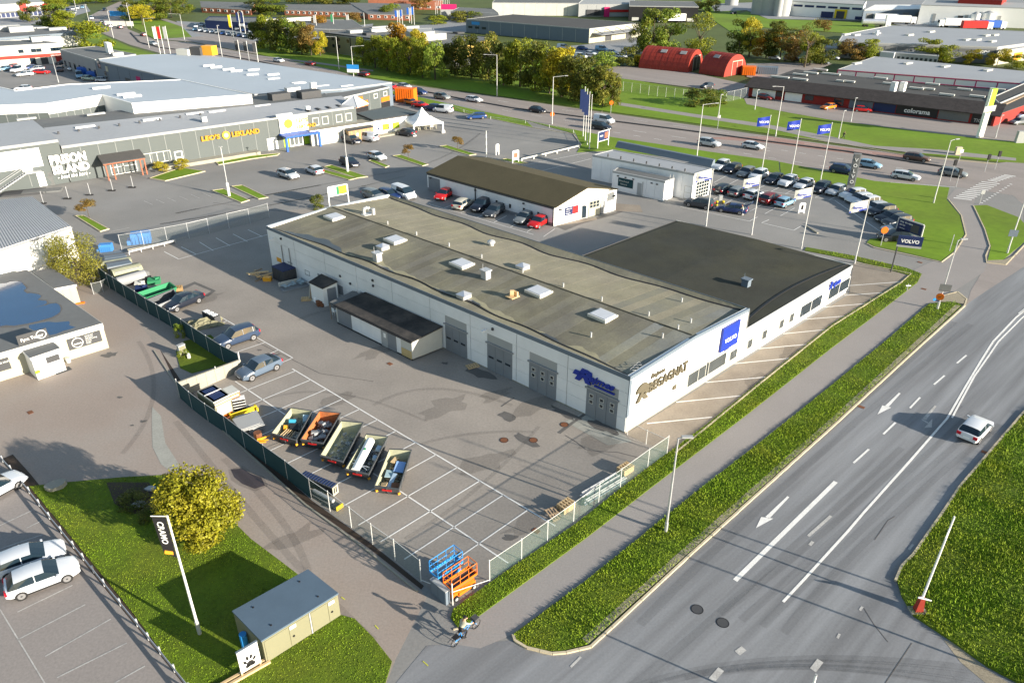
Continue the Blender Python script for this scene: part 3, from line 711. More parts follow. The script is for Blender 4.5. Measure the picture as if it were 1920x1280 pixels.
x, z = WP(fS, 678, 549); MB(fSr).tube((x, -.5, z), (x, 0, z), .28, n=12).build('vent_outlet', 'galv', main)
# script logo over the fourth door
# script logo (fitted after the helper below)
# street front: panels, letters, sign, windows
wins = [((1290, 697), (1321, 718)), ((1325, 674), (1354, 697)), ((1368, 653), (1379, 667))]
ju = [WP(fF, x, y)[0] for x, y in ((1263, 680), (1330, 650))]
sp = [0]+ju+[LB]
wall_panels(fFr, main, list(zip(sp, sp[1:])), .15, HE-.32, [], 'white', 1, .04)
panel(fFr, main, 'plinth', 0, LB, 0, .15, 'concrete', .03)
for (a, b_), nx in zip((((1290, 694), (1322, 724)), ((1325, 668), (1355, 700)), ((1369, 652), (1379, 668))), (2, 1, 1)):
    x0 = WP(fF, *a)[0]; x1 = WP(fF, *b_)[0]; z0 = .75; z1 = 2.25 if nx == 2 or a[0] < 1360 else 1.9
    window(sub(fFr, 0, -.04), main, x0, x1, z0, z1, 'dirtywhite', nx)
def wordpx(fr, root, name, s, a, b_, z0, z1, m, d=.1, y=-.06, bold=.02, shear=0, **kw):
    """letters on a wall fitted between two pixels (left and right) and two heights"""
    x0 = WP(fr, *a)[0]; x1 = WP(fr, *b_)[0]
    o = text_obj(fr, None, name, s, 0, 0, 1, m, d, y, shear, bold)
    me = o.data; O, ux, uy = fr
    xs_ = [(v.co-O).dot(ux) for v in me.vertices]; zs_ = [v.co.z-O.z for v in me.vertices]
    sx = (x1-x0)/(max(xs_)-min(xs_)); sz = (z1-z0)/(max(zs_)-min(zs_)); mx, mz = min(xs_), min(zs_)
    for v in me.vertices:
        q = v.co-O; X = (q.dot(ux)-mx)*sx+x0; Z = (q.z-mz)*sz+z0; Y = q.dot(uy)
        p = O+ux*X+uy*Y+Vector((0, 0, Z)); v.co = p-Vector(root.location)
    o.parent = root; tag(o, **kw); return o
wordpx(fS, main, 'logo_letter', 'R', (1080, 700), (1111, 712), WP(fS, 1098, 716)[1], WP(fS, 1090, 688)[1], 'logoblue', .14, -.06, .05, .35)
wordpx(fS, main, 'logo_letters', 'ejmes', (1106, 710), (1154, 730), WP(fS, 1130, 727)[1], WP(fS, 1130, 711)[1], 'logoblue', .14, -.06, .035, .35)
xa, xb, zu = WP(fS, 1116, 720)[0], WP(fS, 1154, 735)[0], WP(fS, 1135, 730)[1]
MB(fSr).box(xa, xb, -.2, -.06, zu-.08, zu+.06).build('logo_underline', 'logoblue', main)
xa, zu = WP(fS, 1078, 689); MB(fSr).hexa([(xa-.1, -.2, zu-.5), (xa+1.0, -.2, zu-.5), (xa+1.0, -.06, zu-.5), (xa-.1, -.06, zu-.5), (xa+.1, -.2, zu-.08), (xa+1.2, -.2, zu-.08), (xa+1.2, -.06, zu-.08), (xa+.1, -.06, zu-.08)]).build('logo_swash', 'logoblue', main)
z0 = WP(fF, 1217, 732)[1]; z1 = WP(fF, 1217, 716)[1]
wordpx(fF, main, 'sign_letters', 'BEGAGNAT', (1216, 720), (1286, 690), 2.95, 3.95, 'taupe', .14, -.05, .03)
wordpx(fF, main, 'sign_letters', 'Rejmes', (1219, 710), (1245, 697), 4.1, 4.72, 'taupe', .1, -.05, .015, .2)
wordpx(fF, main, 'logo_letter', 'R', (1192, 735), (1215, 722), 2.6, 3.6, 'taupe', .14, -.06, .04, .3)
x = WP(fF, 1204, 722)[0]; b = MB(fFr); pts = [(x+.9*math.cos(t), 3.55+.75*math.sin(t)) for t in np.linspace(0, math.pi, 14)]
i0 = len(b.v); b.v += [b.P(p[0], -.19, p[1]) for p in pts]+[b.P(p[0], -.05, p[1]) for p in pts]; n = 14
b.f += [tuple(range(n))]+[(k, k+n, (k+1) % n+n, (k+1) % n) for k in range(n)]; b.m += [0]*(n+1); b.build('logo_disc', 'taupe', main)
x0 = WP(fF, 1349, 640)[0]; x1 = WP(fF, 1381, 620)[0]
sg = panel(fFr, main, 'sign_board', x0, x1, 2.7, 5.25, 'logoblue', .28)
text_obj(fFr, sg, 'sign_letters', 'VOLVO', (x0+x1)/2, 3.55, .62, 'white', .05, -.29, 0, .02, align='CENTER'); sg.parent = main
text_obj(fFr, main, 'sign_letters', 'SERVICE', (x0+x1)/2, 2.35, .25, 'taupe', .03, -.05, 0, .01, align='CENTER')
x, z = WP(fF, 1263, 725); panel(fFr, main, 'meter_box', x-.25, x+.25, z-.2, z+.2, 'taupe', .16)
# ------------------------------------------------------------------ skylights and vents on the roof: parts of the building
def roofz(p):
    q = Vector((p.x, p.y, 0))-c0; det = vB.x*uA.y-vB.y*uA.x
    x = (q.x*uA.y-q.y*uA.x)/det
    return HE-.27+(HR-HE+.27)*min(x, LB-x)/(LB/2) if 0 < x < LB else 3.5
def onroof(px, py, z=5.8):
    for _ in range(6): p = G(px, py, z); z = roofz(p)
    return p
RZ = math.atan2(vB.y, vB.x)
def skylight(root, p, sx=1.9, sy=2.2, h=.28):
    q = p-Vector(root.location)
    b = MB(); b.bc((q.x, q.y, q.z+h/2-.05), (sx, sy, h), RZ); o = b.build('skylight', 'dirtywhite', root)
    MB().bc((q.x, q.y, q.z+h-.03), (sx-.35, sy-.35, .05), RZ).build('pane', 'skylight', o)
for px, py in ((627, 408), (741, 451), (866, 496), (1010, 548), (1130, 593)): skylight(main, onroof(px, py))
def vent(root, p, kind, m='galv'):
    q = p-Vector(root.location); b = MB(); x, y, z = q
    if kind == 'box': b.bc((x, y, z+.4), (.7, .8, .9), RZ).bc((x, y, z+.9), (.9, 1, .14), RZ); b.tube((x-.3, y, z+.9), (x-.3, y, z+1.6), .02)
    elif kind == 'cap':
        b.bc((x, y, z+.15), (1.1, 1.1, .4), RZ); c_ = [(x+a, y+d, z+.38) for a, d in ((-.85, -.1), (.1, -.85), (.85, .1), (-.1, .85))]
        for i in range(4): b.face([c_[i], c_[(i+1) % 4], (x, y, z+.68)])
        b.face(c_[::-1])
    elif kind == 'round': b.tube((x, y, z-.1), (x, y, z+.35), .3, n=10).tube((x, y, z+.35), (x, y, z+.55), .5, .45, 10).tube((x, y, z+.55), (x, y, z+.7), .45, .1, 10)
    elif kind == 'pipe': b.tube((x, y, z-.1), (x, y, z+.45), .09, n=8)
    elif kind == 'elbow':
        b.path([(x-.5, y, z), (x-.5, y, z+.7), (x, y+.2, z+.9), (x+.3, y+.3, z+.3)], .22, 8).tube((x+.7, y, z), (x+.7, y, z+.8), .25, n=8).bc((x, y, z+.05), (1.6, .9, .1), RZ)
    elif kind == 'fan': b.bc((x, y, z+.04), (1.1, 1, .08), RZ).tube((x-.25, y, z+.4), (x+.15, y, z+.4), .33, n=10).bc((x+.3, y, z+.35), (.2, .6, .5), RZ)
    return b.build('roof_vent', m, root)
for px, py, k in ((718, 466, 'cap'), (870, 557, 'cap'), (708, 488, 'box'), (911, 521, 'box'), (980, 503, 'cap'), (921, 460, 'round'), (690, 402, 'elbow'), (961, 556, 'fan'), (1108, 631, 'pipe'), (1278, 566, 'pipe'), (727, 421, 'pipe'), (781, 441, 'pipe'), (842, 462, 'pipe'), (980, 511, 'pipe'), (903, 484, 'pipe'), (1056, 538, 'pipe'), (1128, 564, 'pipe'), (1216, 592, 'pipe'), (1295, 605, 'pipe'), (1242, 633, 'pipe'), (1271, 617, 'pipe')):
    vent(main, onroof(px, py), k, 'palewood' if k == 'fan' else 'alu' if k == 'cap' else 'galv')
# lightning wire curls near the corner
b = MB(fM)
for i in range(3):
    b.path([(1+i*.55+.25*math.cos(t), .5+.2*math.sin(t)+i*.1, HE+.1+.06*math.sin(2*t)) for t in np.linspace(0, 5.5, 12)], .018, 4)
b.build('loose_wire', 'galv', main)
# ------------------------------------------------------------------ showroom wing
LW = (Vector((39.61, 81.67, 0))-c0).dot(vB)
HW, HI = 3.5, 3.47
L0 = (G(1268, 414, HW)-c0); det = vB.x*uA.y-vB.y*uA.x
DW = (vB.x*L0.y-vB.y*L0.x)/det
wing = thing('showroom_building', 'lower showroom with a dark felt roof joined to the right side of the white workshop', 'building', c0+vB*LB)
fW = (Vector((0, 0, 0)), vB, uA); WL = LW-LB
def wpos(x, y, z): return (x, y, z)
L1 = (G(1268, 414, HW)-(c0+vB*LB)); L2 = (G(1595, 497, HW)-(c0+vB*LB)); L3 = (G(1090, 480, HW)-(c0+vB*LB))
def ab(q): return ((q.x*uA.y-q.y*uA.x)/det, (vB.x*q.y-vB.y*q.x)/det)
qa = [(0.08, 0), (ab(L2)[0], ab(L2)[1]*0), ab(L1), (0.08, ab(L3)[1])]
b = MB(fW); n = 4
for i in range(4):
    a, c = qa[i], qa[(i+1) % 4]; b.face([(*a, 0), (*c, 0), (*c, HW), (*a, HW)])
b.build('wall', 'white', wing)
def lerp2(a, c, t): return (a[0]+(c[0]-a[0])*t, a[1]+(c[1]-a[1])*t)
# roof: parapet slopes down to an inner field with a curved front gutter
b = MB(fW); b2 = MB(fW); b3 = MB(fW)
NX = 24
def inner(t, far):
    top = lerp2(qa[3], qa[2], t); bot = lerp2(qa[0], qa[1], t)
    d = .5+1.3*math.sin(math.pi*t)**.8 if not far else .45
    return lerp2(bot, top, d/ab(L3)[1]) if not far else lerp2(top, bot, d/ab(L3)[1])
for k in range(NX):
    t0, t1 = k/NX, (k+1)/NX
    A0, A1 = lerp2(qa[0], qa[1], t0), lerp2(qa[0], qa[1], t1); B0, B1 = inner(t0, 0), inner(t1, 0); C0, C1 = inner(t0, 1), inner(t1, 1); D0, D1 = lerp2(qa[3], qa[2], t0), lerp2(qa[3], qa[2], t1)
    b.face([(*A0, HW+.02), (*A1, HW+.02), (*B1, HI), (*B0, HI)]); b3.face([(*C0, HI+.1), (*C1, HI+.1), (*D1, HW), (*D0, HW)])
    M0, M1 = lerp2(B0, C0, .5), lerp2(B1, C1, .5)
    for p, q, r, s_, h0, h1 in ((B0, B1, M1, M0, HI+.005, HI+.3), (M0, M1, C1, C0, HI+.3, HI+.105)):
        b2.face([(*p, h0), (*q, h0), (*r, h1), (*s_, h1)])
b.build('eave_felt', 'darkfelt', wing); b3.build('eave_felt', 'darkfelt', wing); b2.build('roof', 'darkfelt', wing)
b = MB(fW)
for k in range(NX):
    t0, t1 = k/NX, (k+1)/NX; B0, B1 = inner(t0, 0), inner(t1, 0)
    b.hexa([(B0[0], B0[1]-.1, HI), (B1[0], B1[1]-.1, HI), (B1[0], B1[1]+.18, HI), (B0[0], B0[1]+.18, HI), (B0[0], B0[1]-.1, HI+.1), (B1[0], B1[1]-.1, HI+.1), (B1[0], B1[1]+.18, HI+.06), (B0[0], B0[1]+.18, HI+.06)])
b.build('valley_gutter', 'black', wing)
b = MB(fW); e = qa[1][0]
b.box(-.0, e+.05, -.08, 0, HW-.3, HW+.05)
b.build('fascia', 'lightgrey', wing)
b = MB(fW)
for i in (1, 2):
    a, c = qa[i], qa[(i+1) % 4]
    b.hexa([(a[0]-.06, a[1], HW-.2), (c[0]-.06, c[1], HW-.2), (c[0]+.08, c[1]+.05, HW-.2), (a[0]+.08, a[1]+.05, HW-.2), (a[0]-.06, a[1], HW+.08), (c[0]-.06, c[1], HW+.08), (c[0]+.08, c[1]+.05, HW+.08), (a[0]+.08, a[1]+.05, HW+.08)])
    b.build('roof_edge', 'dirtywhite' if i == 1 else 'darkgrey', wing); b = MB(fW)
MB(fW).hexa([(qa[0][0], 0, HI), (qa[0][0]+.25, 0, HI), (qa[3][0]+.25, qa[3][1], HI), (qa[3][0], qa[3][1], HI), (qa[0][0], 0, HE+.02), (qa[0][0]+.2, 0, HE-.15), (qa[3][0]+.2, qa[3][1], HE-.15), (qa[3][0], qa[3][1], HE+.02)]).build('flashing', 'slate', wing)
fFw = rel(fF, wing)
def fx(px, py): return WP(fF, px, py)[0]
for px, py in ((1449, 600), (1501, 565), (1547, 540)):
    x = fx(px, py); panel(fFw, wing, 'joint_strip', x-.04, x+.04, .8, HW-.35, 'lightgrey', .05)
for a, b_, z0, z1, nx in (((1498, 580), (1540, 570), .55, 2.1, 2), ((1544, 560), (1584, 545), .55, 2.1, 2)):
    window(fFw, wing, fx(a[0], 590), fx(b_[0], 560), z0, z1, 'white', nx, d=.09, pm='glass')
for px, py in ((1404, 650), (1433, 625), (1465, 605), (1484, 593)):
    x = fx(px, py); window(fFw, wing, x-.5, x+.5, .8, 1.9, 'dirtywhite', 1)
x = fx(1562, 535)
text_obj(fFw, wing, 'logo_letter', 'R', x-1.4, 2.15, 1.25, 'logoblue', .1, -.1, .35, .035)
text_obj(fFw, wing, 'logo_letters', 'ejmes', x-.35, 2.2, .95, 'logoblue', .1, -.1, .35, .03, .85)
for px, py in ((1380, 482), (1313, 514)): skylight(wing, G(px, py, 3.4), 1.9, 2.1)
vent(wing, G(1398, 537, 3.5), 'box', 'bluegrey')
for i in range(16):
    pass
# ------------------------------------------------------------------ annexe, shed
T = [(629, 573, 2.15), (771.6, 641, 2.15), (828, 613, 2.55), (686, 550, 2.55)]
ann = mass('annexe', 'long low white annexe with a black felt roof against the yard side of the workshop', 'annexe', T, 'dirtywhite', 'blackfelt', over=.15, base=.18)
f, L = side(T, 0, 1); fa = rel(f, ann)
panel(fa, ann, 'base_board', 0, L, 0, .2, 'black', .01)
for x0, x1, z0, z1, m, nm in ((.3, 2.6, .2, 2.0, 'doorgrey', 'door'), (7.6, 8.6, .1, 2.0, 'lightgrey', 'door'), (8.65, 9.9, .1, 2.0, 'doorgrey', 'door'), (L-1.6, L-.1, .15, 1.0, 'ply', 'plywood_sheet')):
    panel(fa, ann, nm, x0, x1, z0, z1, m, .05)
for k in range(3): panel(fa, ann, 'wall_panel', 2.7+k*1.62, 2.7+k*1.62+1.58, .2, 2.05, 'panelwhite', .03)
panel(fa, ann, 'wall_panel', 9.95, L-1.65, .2, 2.05, 'panelwhite', .03)
panel(fa, ann, 'fascia', -.1, L+.1, 2.08, 2.22, 'black', .2); panel(fa, ann, 'notice', 8.0, 8.35, 1.2, 1.7, 'white', .07)
T = [(661, 546, 2.3), (629, 573, 1.9), (640, 578, 1.9), (686, 550, 2.4)]
T = [(581, 530, 2.3), (604.7, 541, 2.3), (631, 529, 2.6), (603, 516, 2.6)]
shed = mass('shed', 'small white lean-to shed with a black sloping roof and grey door by the workshop wall', 'shed', T, 'white', 'blackfelt', over=.15)
f, L = side(T, 1, 2); panel(rel(f, shed), shed, 'door', .5, L-.2, .05, 2.1, 'doorgrey', .05)
T = [(509, 500, 1.55), (530, 510.5, 1.55), (557, 502, 1.55), (534, 492.5, 1.55)]
binn = mass('waste_container', 'dark blue-grey closed waste container beside the workshop wall', 'container', T, 'darkgrey', 'navy')
for i, j in ((0, 1), (1, 2)):
    f, L = side(T, i, j); fr = rel(f, binn); k = int(L/.35)
    b = MB(fr)
    for q in range(k): b.box(.1+q*.35, .22+q*.35, -.05, 0, .1, 1.45)
    b.build('wall_rib', 'darkgrey', binn)
# ------------------------------------------------------------------ cars (x forward, y left, z up; origin between the axles on the ground)
SHAPES = {  # L, half width, stations (x from rear 0..1, belt z, top z, cabin?) , axle positions
 'hatchback': (4.25, .89, [(0, .62, .66, 0), (.02, .9, .96, 0), (.05, .93, 1.0, 1), (.15, .93, 1.4, 1), (.35, .92, 1.47, 1), (.55, .9, 1.43, 1), (.73, .88, .97, 1), (.88, .78, .84, 0), (.97, .66, .7, 0), (1, .5, .54, 0)], (.19, .8)),
 'estate car': (4.7, .92, [(0, .62, .66, 0), (.015, .9, .95, 0), (.03, .92, 1.0, 1), (.1, .93, 1.38, 1), (.35, .92, 1.48, 1), (.56, .9, 1.44, 1), (.72, .88, .97, 1), (.88, .78, .86, 0), (.97, .66, .72, 0), (1, .5, .56, 0)], (.2, .8)),
 'suv': (4.6, .94, [(0, .68, .74, 0), (.015, .98, 1.06, 0), (.03, 1.02, 1.1, 1), (.11, 1.03, 1.58, 1), (.35, 1.02, 1.67, 1), (.56, 1.0, 1.62, 1), (.72, .98, 1.1, 1), (.88, .9, 1.0, 0), (.97, .78, .88, 0), (1, .56, .64, 0)], (.19, .8)),
 'saloon car': (4.7, .92, [(0, .6, .64, 0), (.015, .88, .94, 0), (.13, .92, .99, 1), (.3, .92, 1.39, 1), (.42, .92, 1.46, 1), (.57, .9, 1.41, 1), (.73, .87, .96, 1), (.88, .77, .84, 0), (.97, .66, .7, 0), (1, .5, .54, 0)], (.2, .8)),
 'coupe suv': (4.4, .92, [(0, .66, .7, 0), (.015, .95, 1.02, 0), (.06, 1.0, 1.08, 1), (.24, 1.02, 1.46, 1), (.42, .98, 1.55, 1), (.57, .95, 1.49, 1), (.74, .93, 1.02, 1), (.88, .86, .94, 0), (.97, .74, .8, 0), (1, .54, .58, 0)], (.19, .8)),
 'van': (4.9, .97, [(0, .8, .86, 0), (.008, 1.1, 1.16, 0), (.015, 1.12, 1.2, 2), (.03, 1.12, 1.88, 2), (.35, 1.12, 1.94, 2), (.66, 1.1, 1.88, 1), (.83, 1.05, 1.14, 1), (.93, .92, 1.0, 0), (.985, .76, .82, 0), (1, .54, .6, 0)], (.19, .82)),
}
def car_parts(kind):
    L, Wd, st, ax = SHAPES[kind]
    V = []; nr = 9
    for fx_, zb, zt, cab in st:
        x = fx_*L-L/2; e = min(fx_, 1-fx_)*L
        w_ = Wd*(1-.16*max(0, 1-e/.55)**2); lo = .24+.12*max(0, 1-e/.35)
        if cab: ring = [(0, lo), (w_*.86, lo), (w_, lo+.14), (w_*1.0, (lo+zb)/2+.06), (w_*.985, zb), (w_*.94, zb+.035), (w_*.78 if zt-zb > .2 else w_*.9, zt-.05 if zt-zb > .2 else zt-.02), (w_*.6, zt-.005), (0, zt+.015)]
        else: ring = [(0, lo), (w_*.86, lo), (w_, lo+.12), (w_, (lo+zb)/2+.03), (w_*.985, zb-.03), (w_*.95, zb+.01), (w_*.88, zt-.02), (w_*.6, zt), (0, zt+.012)]
        V.append([(x, y, z) for y, z in ring])
    body, sideg, front, rear, side2 = MB(), MB(), MB(), MB(), MB()
    n = len(st)
    def q(i, k, sg): x, y, z = V[i][k]; return (x, y*sg, z)
    ws = [i for i in range(n-1) if st[i][3] and st[i+1][3] and st[i+1][2] < st[i][2]-.2][-1]
    rw = [i for i in range(n-1) if st[i][3] and st[i+1][3] and st[i+1][2] > st[i][2]+.2][0]
    for i in range(n-1):
        for k in range(nr-1):
            for sg in (1, -1):
                f = [q(i, k, sg), q(i+1, k, sg), q(i+1, k+1, sg), q(i, k+1, sg)]
                if sg == 1: pass
                else: f = f[::-1]
                tgt = body
                if k == 5 and st[i][3] and st[i+1][3] and not (st[i][3] == 2 and st[i+1][3] == 2): tgt = sideg if sg == 1 else side2
                if k in (6, 7) and i == ws: tgt = front
                if k in (6, 7) and i == rw and kind != 'van': tgt = rear
                tgt.face(f[::-1])
    for i, fl in ((0, 0), (n-1, 1)):
        ring = [q(i, k, 1) for k in range(nr)]+[q(i, k, -1) for k in range(nr-2, 0, -1)]
        body.face(ring[::-1] if fl == 0 else ring)
    # pillars proud of the glass, door seams, sill
    xs_ = [V[i][5][0] for i in range(n)]
    mid = (V[3][6][0]*.35+V[5][6][0]*.65)
    def top_at(x):
        for i in range(n-1):
            if V[i][0][0] <= x <= V[i+1][0][0]:
                t = (x-V[i][0][0])/(V[i+1][0][0]-V[i][0][0]); return [tuple(V[i][k][m]+(V[i+1][k][m]-V[i][k][m])*t for m in range(3)) for k in (5, 6)]
    for sg in (1, -1):
        for x in ((mid,) if kind != 'van' else ()) + ((V[3][6][0]+.25,) if kind in ('estate car', 'suv') else ()):
            a, b_ = top_at(x); body.tube((a[0], (a[1]+.004)*sg, a[2]), (b_[0], (b_[1]+.004)*sg, b_[2]), .035, n=4)
    trim = MB()
    for sg in (1, -1): trim.box(-L*.3, L*.3, sg*Wd-.03 if sg > 0 else sg*Wd-.012, sg*Wd+.012 if sg > 0 else sg*Wd+.03, .26, .36)
    trim.box(L/2-.14, L/2+.005, -Wd*.6, Wd*.6, .3, .46).box(-L/2-.005, -L/2+.1, -Wd*.7, Wd*.7, .3, .42)
    out = [('body', body.mesh('body', ('carpaint',), 45, True)), ('trim', trim.mesh('trim', ('black',))),
           ('windscreen', front.mesh('windscreen', ('glass',))), ('side_glass', sideg.mesh('side_glass', ('glass',))), ('side_glass', side2.mesh('side_glass', ('glass',)))]
    if rear.f: out.append(('rear_window', rear.mesh('rear_window', ('glass',))))
    else: out.append(('rear_window', MB().box(-L/2-.01, -L/2+.05, -.6, .6, 1.2, 1.6).mesh('rear_window', ('glass',))))
    R = .35 if kind not in ('suv', 'coupe suv') else .37
    ty = MB().tube((0, -.11, 0), (0, .11, 0), R, n=16).mesh('wheel', ('rubber',)); rm = MB().tube((0, -.118, 0), (0, .118, 0), R*.66, n=10)
    for k in range(5):
        t = 2*math.pi*k/5; rm.tube((R*.2*math.cos(t), 0, R*.2*math.sin(t)), (R*.62*math.cos(t), 0, R*.62*math.sin(t)), .03, n=4)
    rm = rm.mesh('rim', ('rim',))
    hub = MB().tube((0, -.121, 0), (0, .121, 0), R*.2, n=8).mesh('hub_cap', ('darkgrey',))
    zh = (st[-2][1]+st[-2][2])/2-.02; hl = MB(); hl.hexa([(-.32, -.2, -.08), (.04, -.26, -.08), (.06, .2, -.08), (-.1, .24, -.08), (-.4, -.2, .07), (-.08, -.24, .06), (-.04, .16, .06), (-.2, .22, .07)]); hl = hl.mesh('headlight', ('headlamp',))
    tl = MB().box(-.03, .1, -.17, .17, -.12, .14).mesh('taillight', ('tail',)); mr = MB().box(-.06, .07, -.1, .1, -.06, .07).mesh('mirror', ('carpaint',)); pl_ = MB().box(-.01, .01, -.26, .26, -.055, .055).mesh('number_plate', ('white',))
    return dict(L=L, W=Wd, parts=out, wheel=ty, rim=rm, hub=hub, hl=hl, tl=tl, mr=mr, pl=pl_, ax=ax, R=R, zh=zh, zt=st[1][1]-.1, zm=st[6][1]+.06, xm=st[6][0]*L-L/2-.12)
PROTO = {}
def obj(name, me, parent=None, loc=(0, 0, 0), rz=0):
    o = bpy.data.objects.new(name, me); C.objects.link(o); o.parent = parent; o.location = loc; o.rotation_euler = (0, 0, rz); return o
def make_car(kind):
    d = car_parts(kind); r = thing(kind.replace(' ', '_'), None, 'car' if kind != 'van' else 'van'); L = d['L']
    for n_, me in d['parts']: obj(n_, me, r)
    for a in d['ax']:
        for sg in (1, -1):
            w_ = obj('wheel', d['wheel'], r, (a*L-L/2, sg*(d['W']-.1), d['R'])); obj('rim', d['rim'], w_); obj('hub_cap', d['hub'], w_)
    for sg in (1, -1):
        h = obj('headlight', d['hl'], r, (L/2-.14, sg*d['W']*.66, d['zh'])); h.scale = (1, sg, 1)
        obj('taillight', d['tl'], r, (-L/2+.03, sg*d['W']*.72, d['zt'])); obj('mirror', d['mr'], r, (d['xm'], sg*(d['W']+.07), d['zm']))
    obj('number_plate', d['pl'], r, (L/2+.008, 0, .5)); obj('number_plate', d['pl'], r, (-L/2-.008, 0, .66))
    return r
def make_far(kind):
    d = car_parts(kind); b = bmesh.new(); mats = ['carpaint', 'black', 'glass', 'glass', 'glass', 'rubber', 'rim', 'headlamp', 'tail']
    def add(me, mi, loc=(0, 0, 0), sc=1):
        k = len(b.faces); nv = len(b.verts); b.from_mesh(me); b.verts.ensure_lookup_table(); b.faces.ensure_lookup_table()
        for v in b.verts[nv:]: v.co.y *= sc; v.co += Vector(loc)
        for f in b.faces[k:]: f.material_index = mi
    for (n_, me), mi in zip(d['parts'], (0, 1, 2, 3, 3, 4)): add(me, mi)
    for a in d['ax']:
        for sg in (1, -1): p = (a*d['L']-d['L']/2, sg*(d['W']-.1), d['R']); add(d['wheel'], 5, p); add(d['rim'], 6, p)
    for sg in (1, -1): add(d['hl'], 7, (d['L']/2-.14, sg*d['W']*.66, d['zh']), sg); add(d['tl'], 8, (-d['L']/2+.03, sg*d['W']*.72, d['zt']))
    me = bpy.data.meshes.new(kind); b.to_mesh(me); b.free()
    for k in mats: me.materials.append(M[k])
    return me
FARM = {}
COL = {'sky tinted grey': (.03, .05, .095), 'steel': (.09, .125, .175), 'white': (.58, .61, .65), 'silver': (.42, .45, .48), 'grey': (.17, .19, .2), 'dark grey': (.04, .048, .06), 'black': (.012, .016, .028), 'dark blue': (.012, .03, .11), 'blue': (.012, .05, .19), 'light blue': (.2, .36, .5), 'red': (.55, .012, .012), 'dark red': (.16, .012, .015), 'brown': (.1, .055, .04), 'orange': (.8, .2, .01), 'pale green': (.4, .5, .42), 'beige': (.5, .47, .38), 'yellow': (.75, .6, .03)}  # first entry: dark grey paint with sky reflection put into the colour
UNUSED = set()
def car(kind, colour, px, py, head, label, group=None, far=False, roof=None, dz=0):
    """head: pixel the bonnet points at, or an angle in degrees"""
    p = G(px, py)
    rz = math.radians(head) if isinstance(head, (int, float)) else math.atan2(*(lambda d: (d.y, d.x))(G(*head)-p))
    if far:
        if kind not in FARM: FARM[kind] = make_far(kind)
        o = obj(kind.replace(' ', '_'), FARM[kind]); tag(o, label, 'car' if kind != 'van' else 'van', group)
    elif kind not in PROTO: o = PROTO[kind] = make_car(kind); tag(o, label, None, group)
    else:
        o = copy_tree(PROTO[kind]); o['label'] = label
        if 'group' in o: del o['group']
        if group: o['group'] = group
    o.location = (p.x, p.y, dz); o.rotation_euler = (0, 0, rz); setcol(o, COL[colour]); return o
RD = math.degrees(math.atan2(*(lambda d: (d.y, d.x))(G(1450, 285)-G(1000, 212))))   # main road towards the right
car('hatchback', 'white', 1825, 813, (1842, 795), 'white hatchback with red tail lights driving alone on the near road')
car('hatchback', 'white', 84, 1092, (152, 1066), 'white five door hatchback parked nearest the guard rail, front of two', 'white cars by the guard rail')
car('hatchback', 'white', 60, 1058, (128, 1034), 'white hatchback parked just behind the nearer white hatchback by the guard rail', 'white cars by the guard rail')
car('hatchback', 'white', -6, 926, (14, 915), 'white car cut off by the left edge above the guard rail')
def roofcol(o, col):
    b = MB(); return o
car('coupe suv', 'steel', 487, 699, (455, 713), 'silver crossover with a dark roof parked by the concrete wall')
car('suv', 'sky tinted grey', 445, 641, (410, 653), 'dark blue grey crossover parked along the dark fence')
car('saloon car', 'black', 345, 573, (320, 583), 'glossy black saloon car parked beside the skips at the dark fence')
# in front of the gable hall
g = 'cars parked beside the gable hall'
for i, (k, c_, x, y, l) in enumerate((('hatchback', 'red', 833, 371, 'red hatchback nearest the far end of the olive gable hall'), ('estate car', 'beige', 869, 388, 'beige older estate car beside the gable hall'), ('suv', 'black', 903, 392, 'black car directly right of the beige estate by the gable hall'), ('estate car', 'dark grey', 927, 402, 'charcoal estate car third from the gable front of the hall'), ('hatchback', 'grey', 983, 415, 'grey hatchback next to the red car with a black roof'), ('hatchback', 'red', 1010, 423, 'red hatchback with a black roof at the near corner of the gable hall'))):
    car(k, c_, x, y, (x-22, y+12.5) if k != 'estate car' or c_ != 'beige' else (x+22, y-12.5), l, g)
car('van', 'white', 757, 370, (780, 379), 'silver white delivery van behind the far end of the grey felt roof')
car('estate car', 'grey', 702, 372, (724, 379), 'grey blue car half hidden behind the felt roof edge next to the van')
car('estate car', 'dark blue', 731, 371, (753, 379), 'dark car between the grey car and the silver white van')
# dealer rows
g = 'cars in the back row of the dealer lot'
for i, (k, c_, x, y) in enumerate((('suv', 'white', 1351, 317), ('estate car', 'black', 1372, 322), ('estate car', 'grey', 1398, 329), ('suv', 'white', 1421, 335), ('estate car', 'black', 1450, 342), ('suv', 'white', 1476, 347), ('estate car', 'white', 1506, 352), ('suv', 'black', 1538, 359), ('estate car', 'silver', 1566, 363))):
    car(k, c_, x, y, (x-17, y+7.6), f'{c_} {k} ' + ('at the hall end', 'second from the hall end', 'third from the hall end', 'behind the first white flag', 'right of the first flag', 'fourth from the right end', 'third from the right end', 'behind the second white flag', 'at the right end')[i] + ' of the dealer back row', g)
g = 'cars in the middle row of the dealer lot'
for i, (k, c_, x, y) in enumerate((('estate car', 'black', 1357, 360), ('estate car', 'grey', 1384, 365), ('hatchback', 'white', 1412, 371), ('suv', 'dark red', 1443, 379), ('hatchback', 'light blue', 1471, 385))):
    car(k, c_, x, y, (x+17, y-7.4), f'{c_} {k} ' + ('at the left end', 'second from the left', 'in the middle', 'second from the right', 'at the right end')[i] + ' of the short middle row at the dealer', g)
g = 'cars in the slanted row beside the billboard'
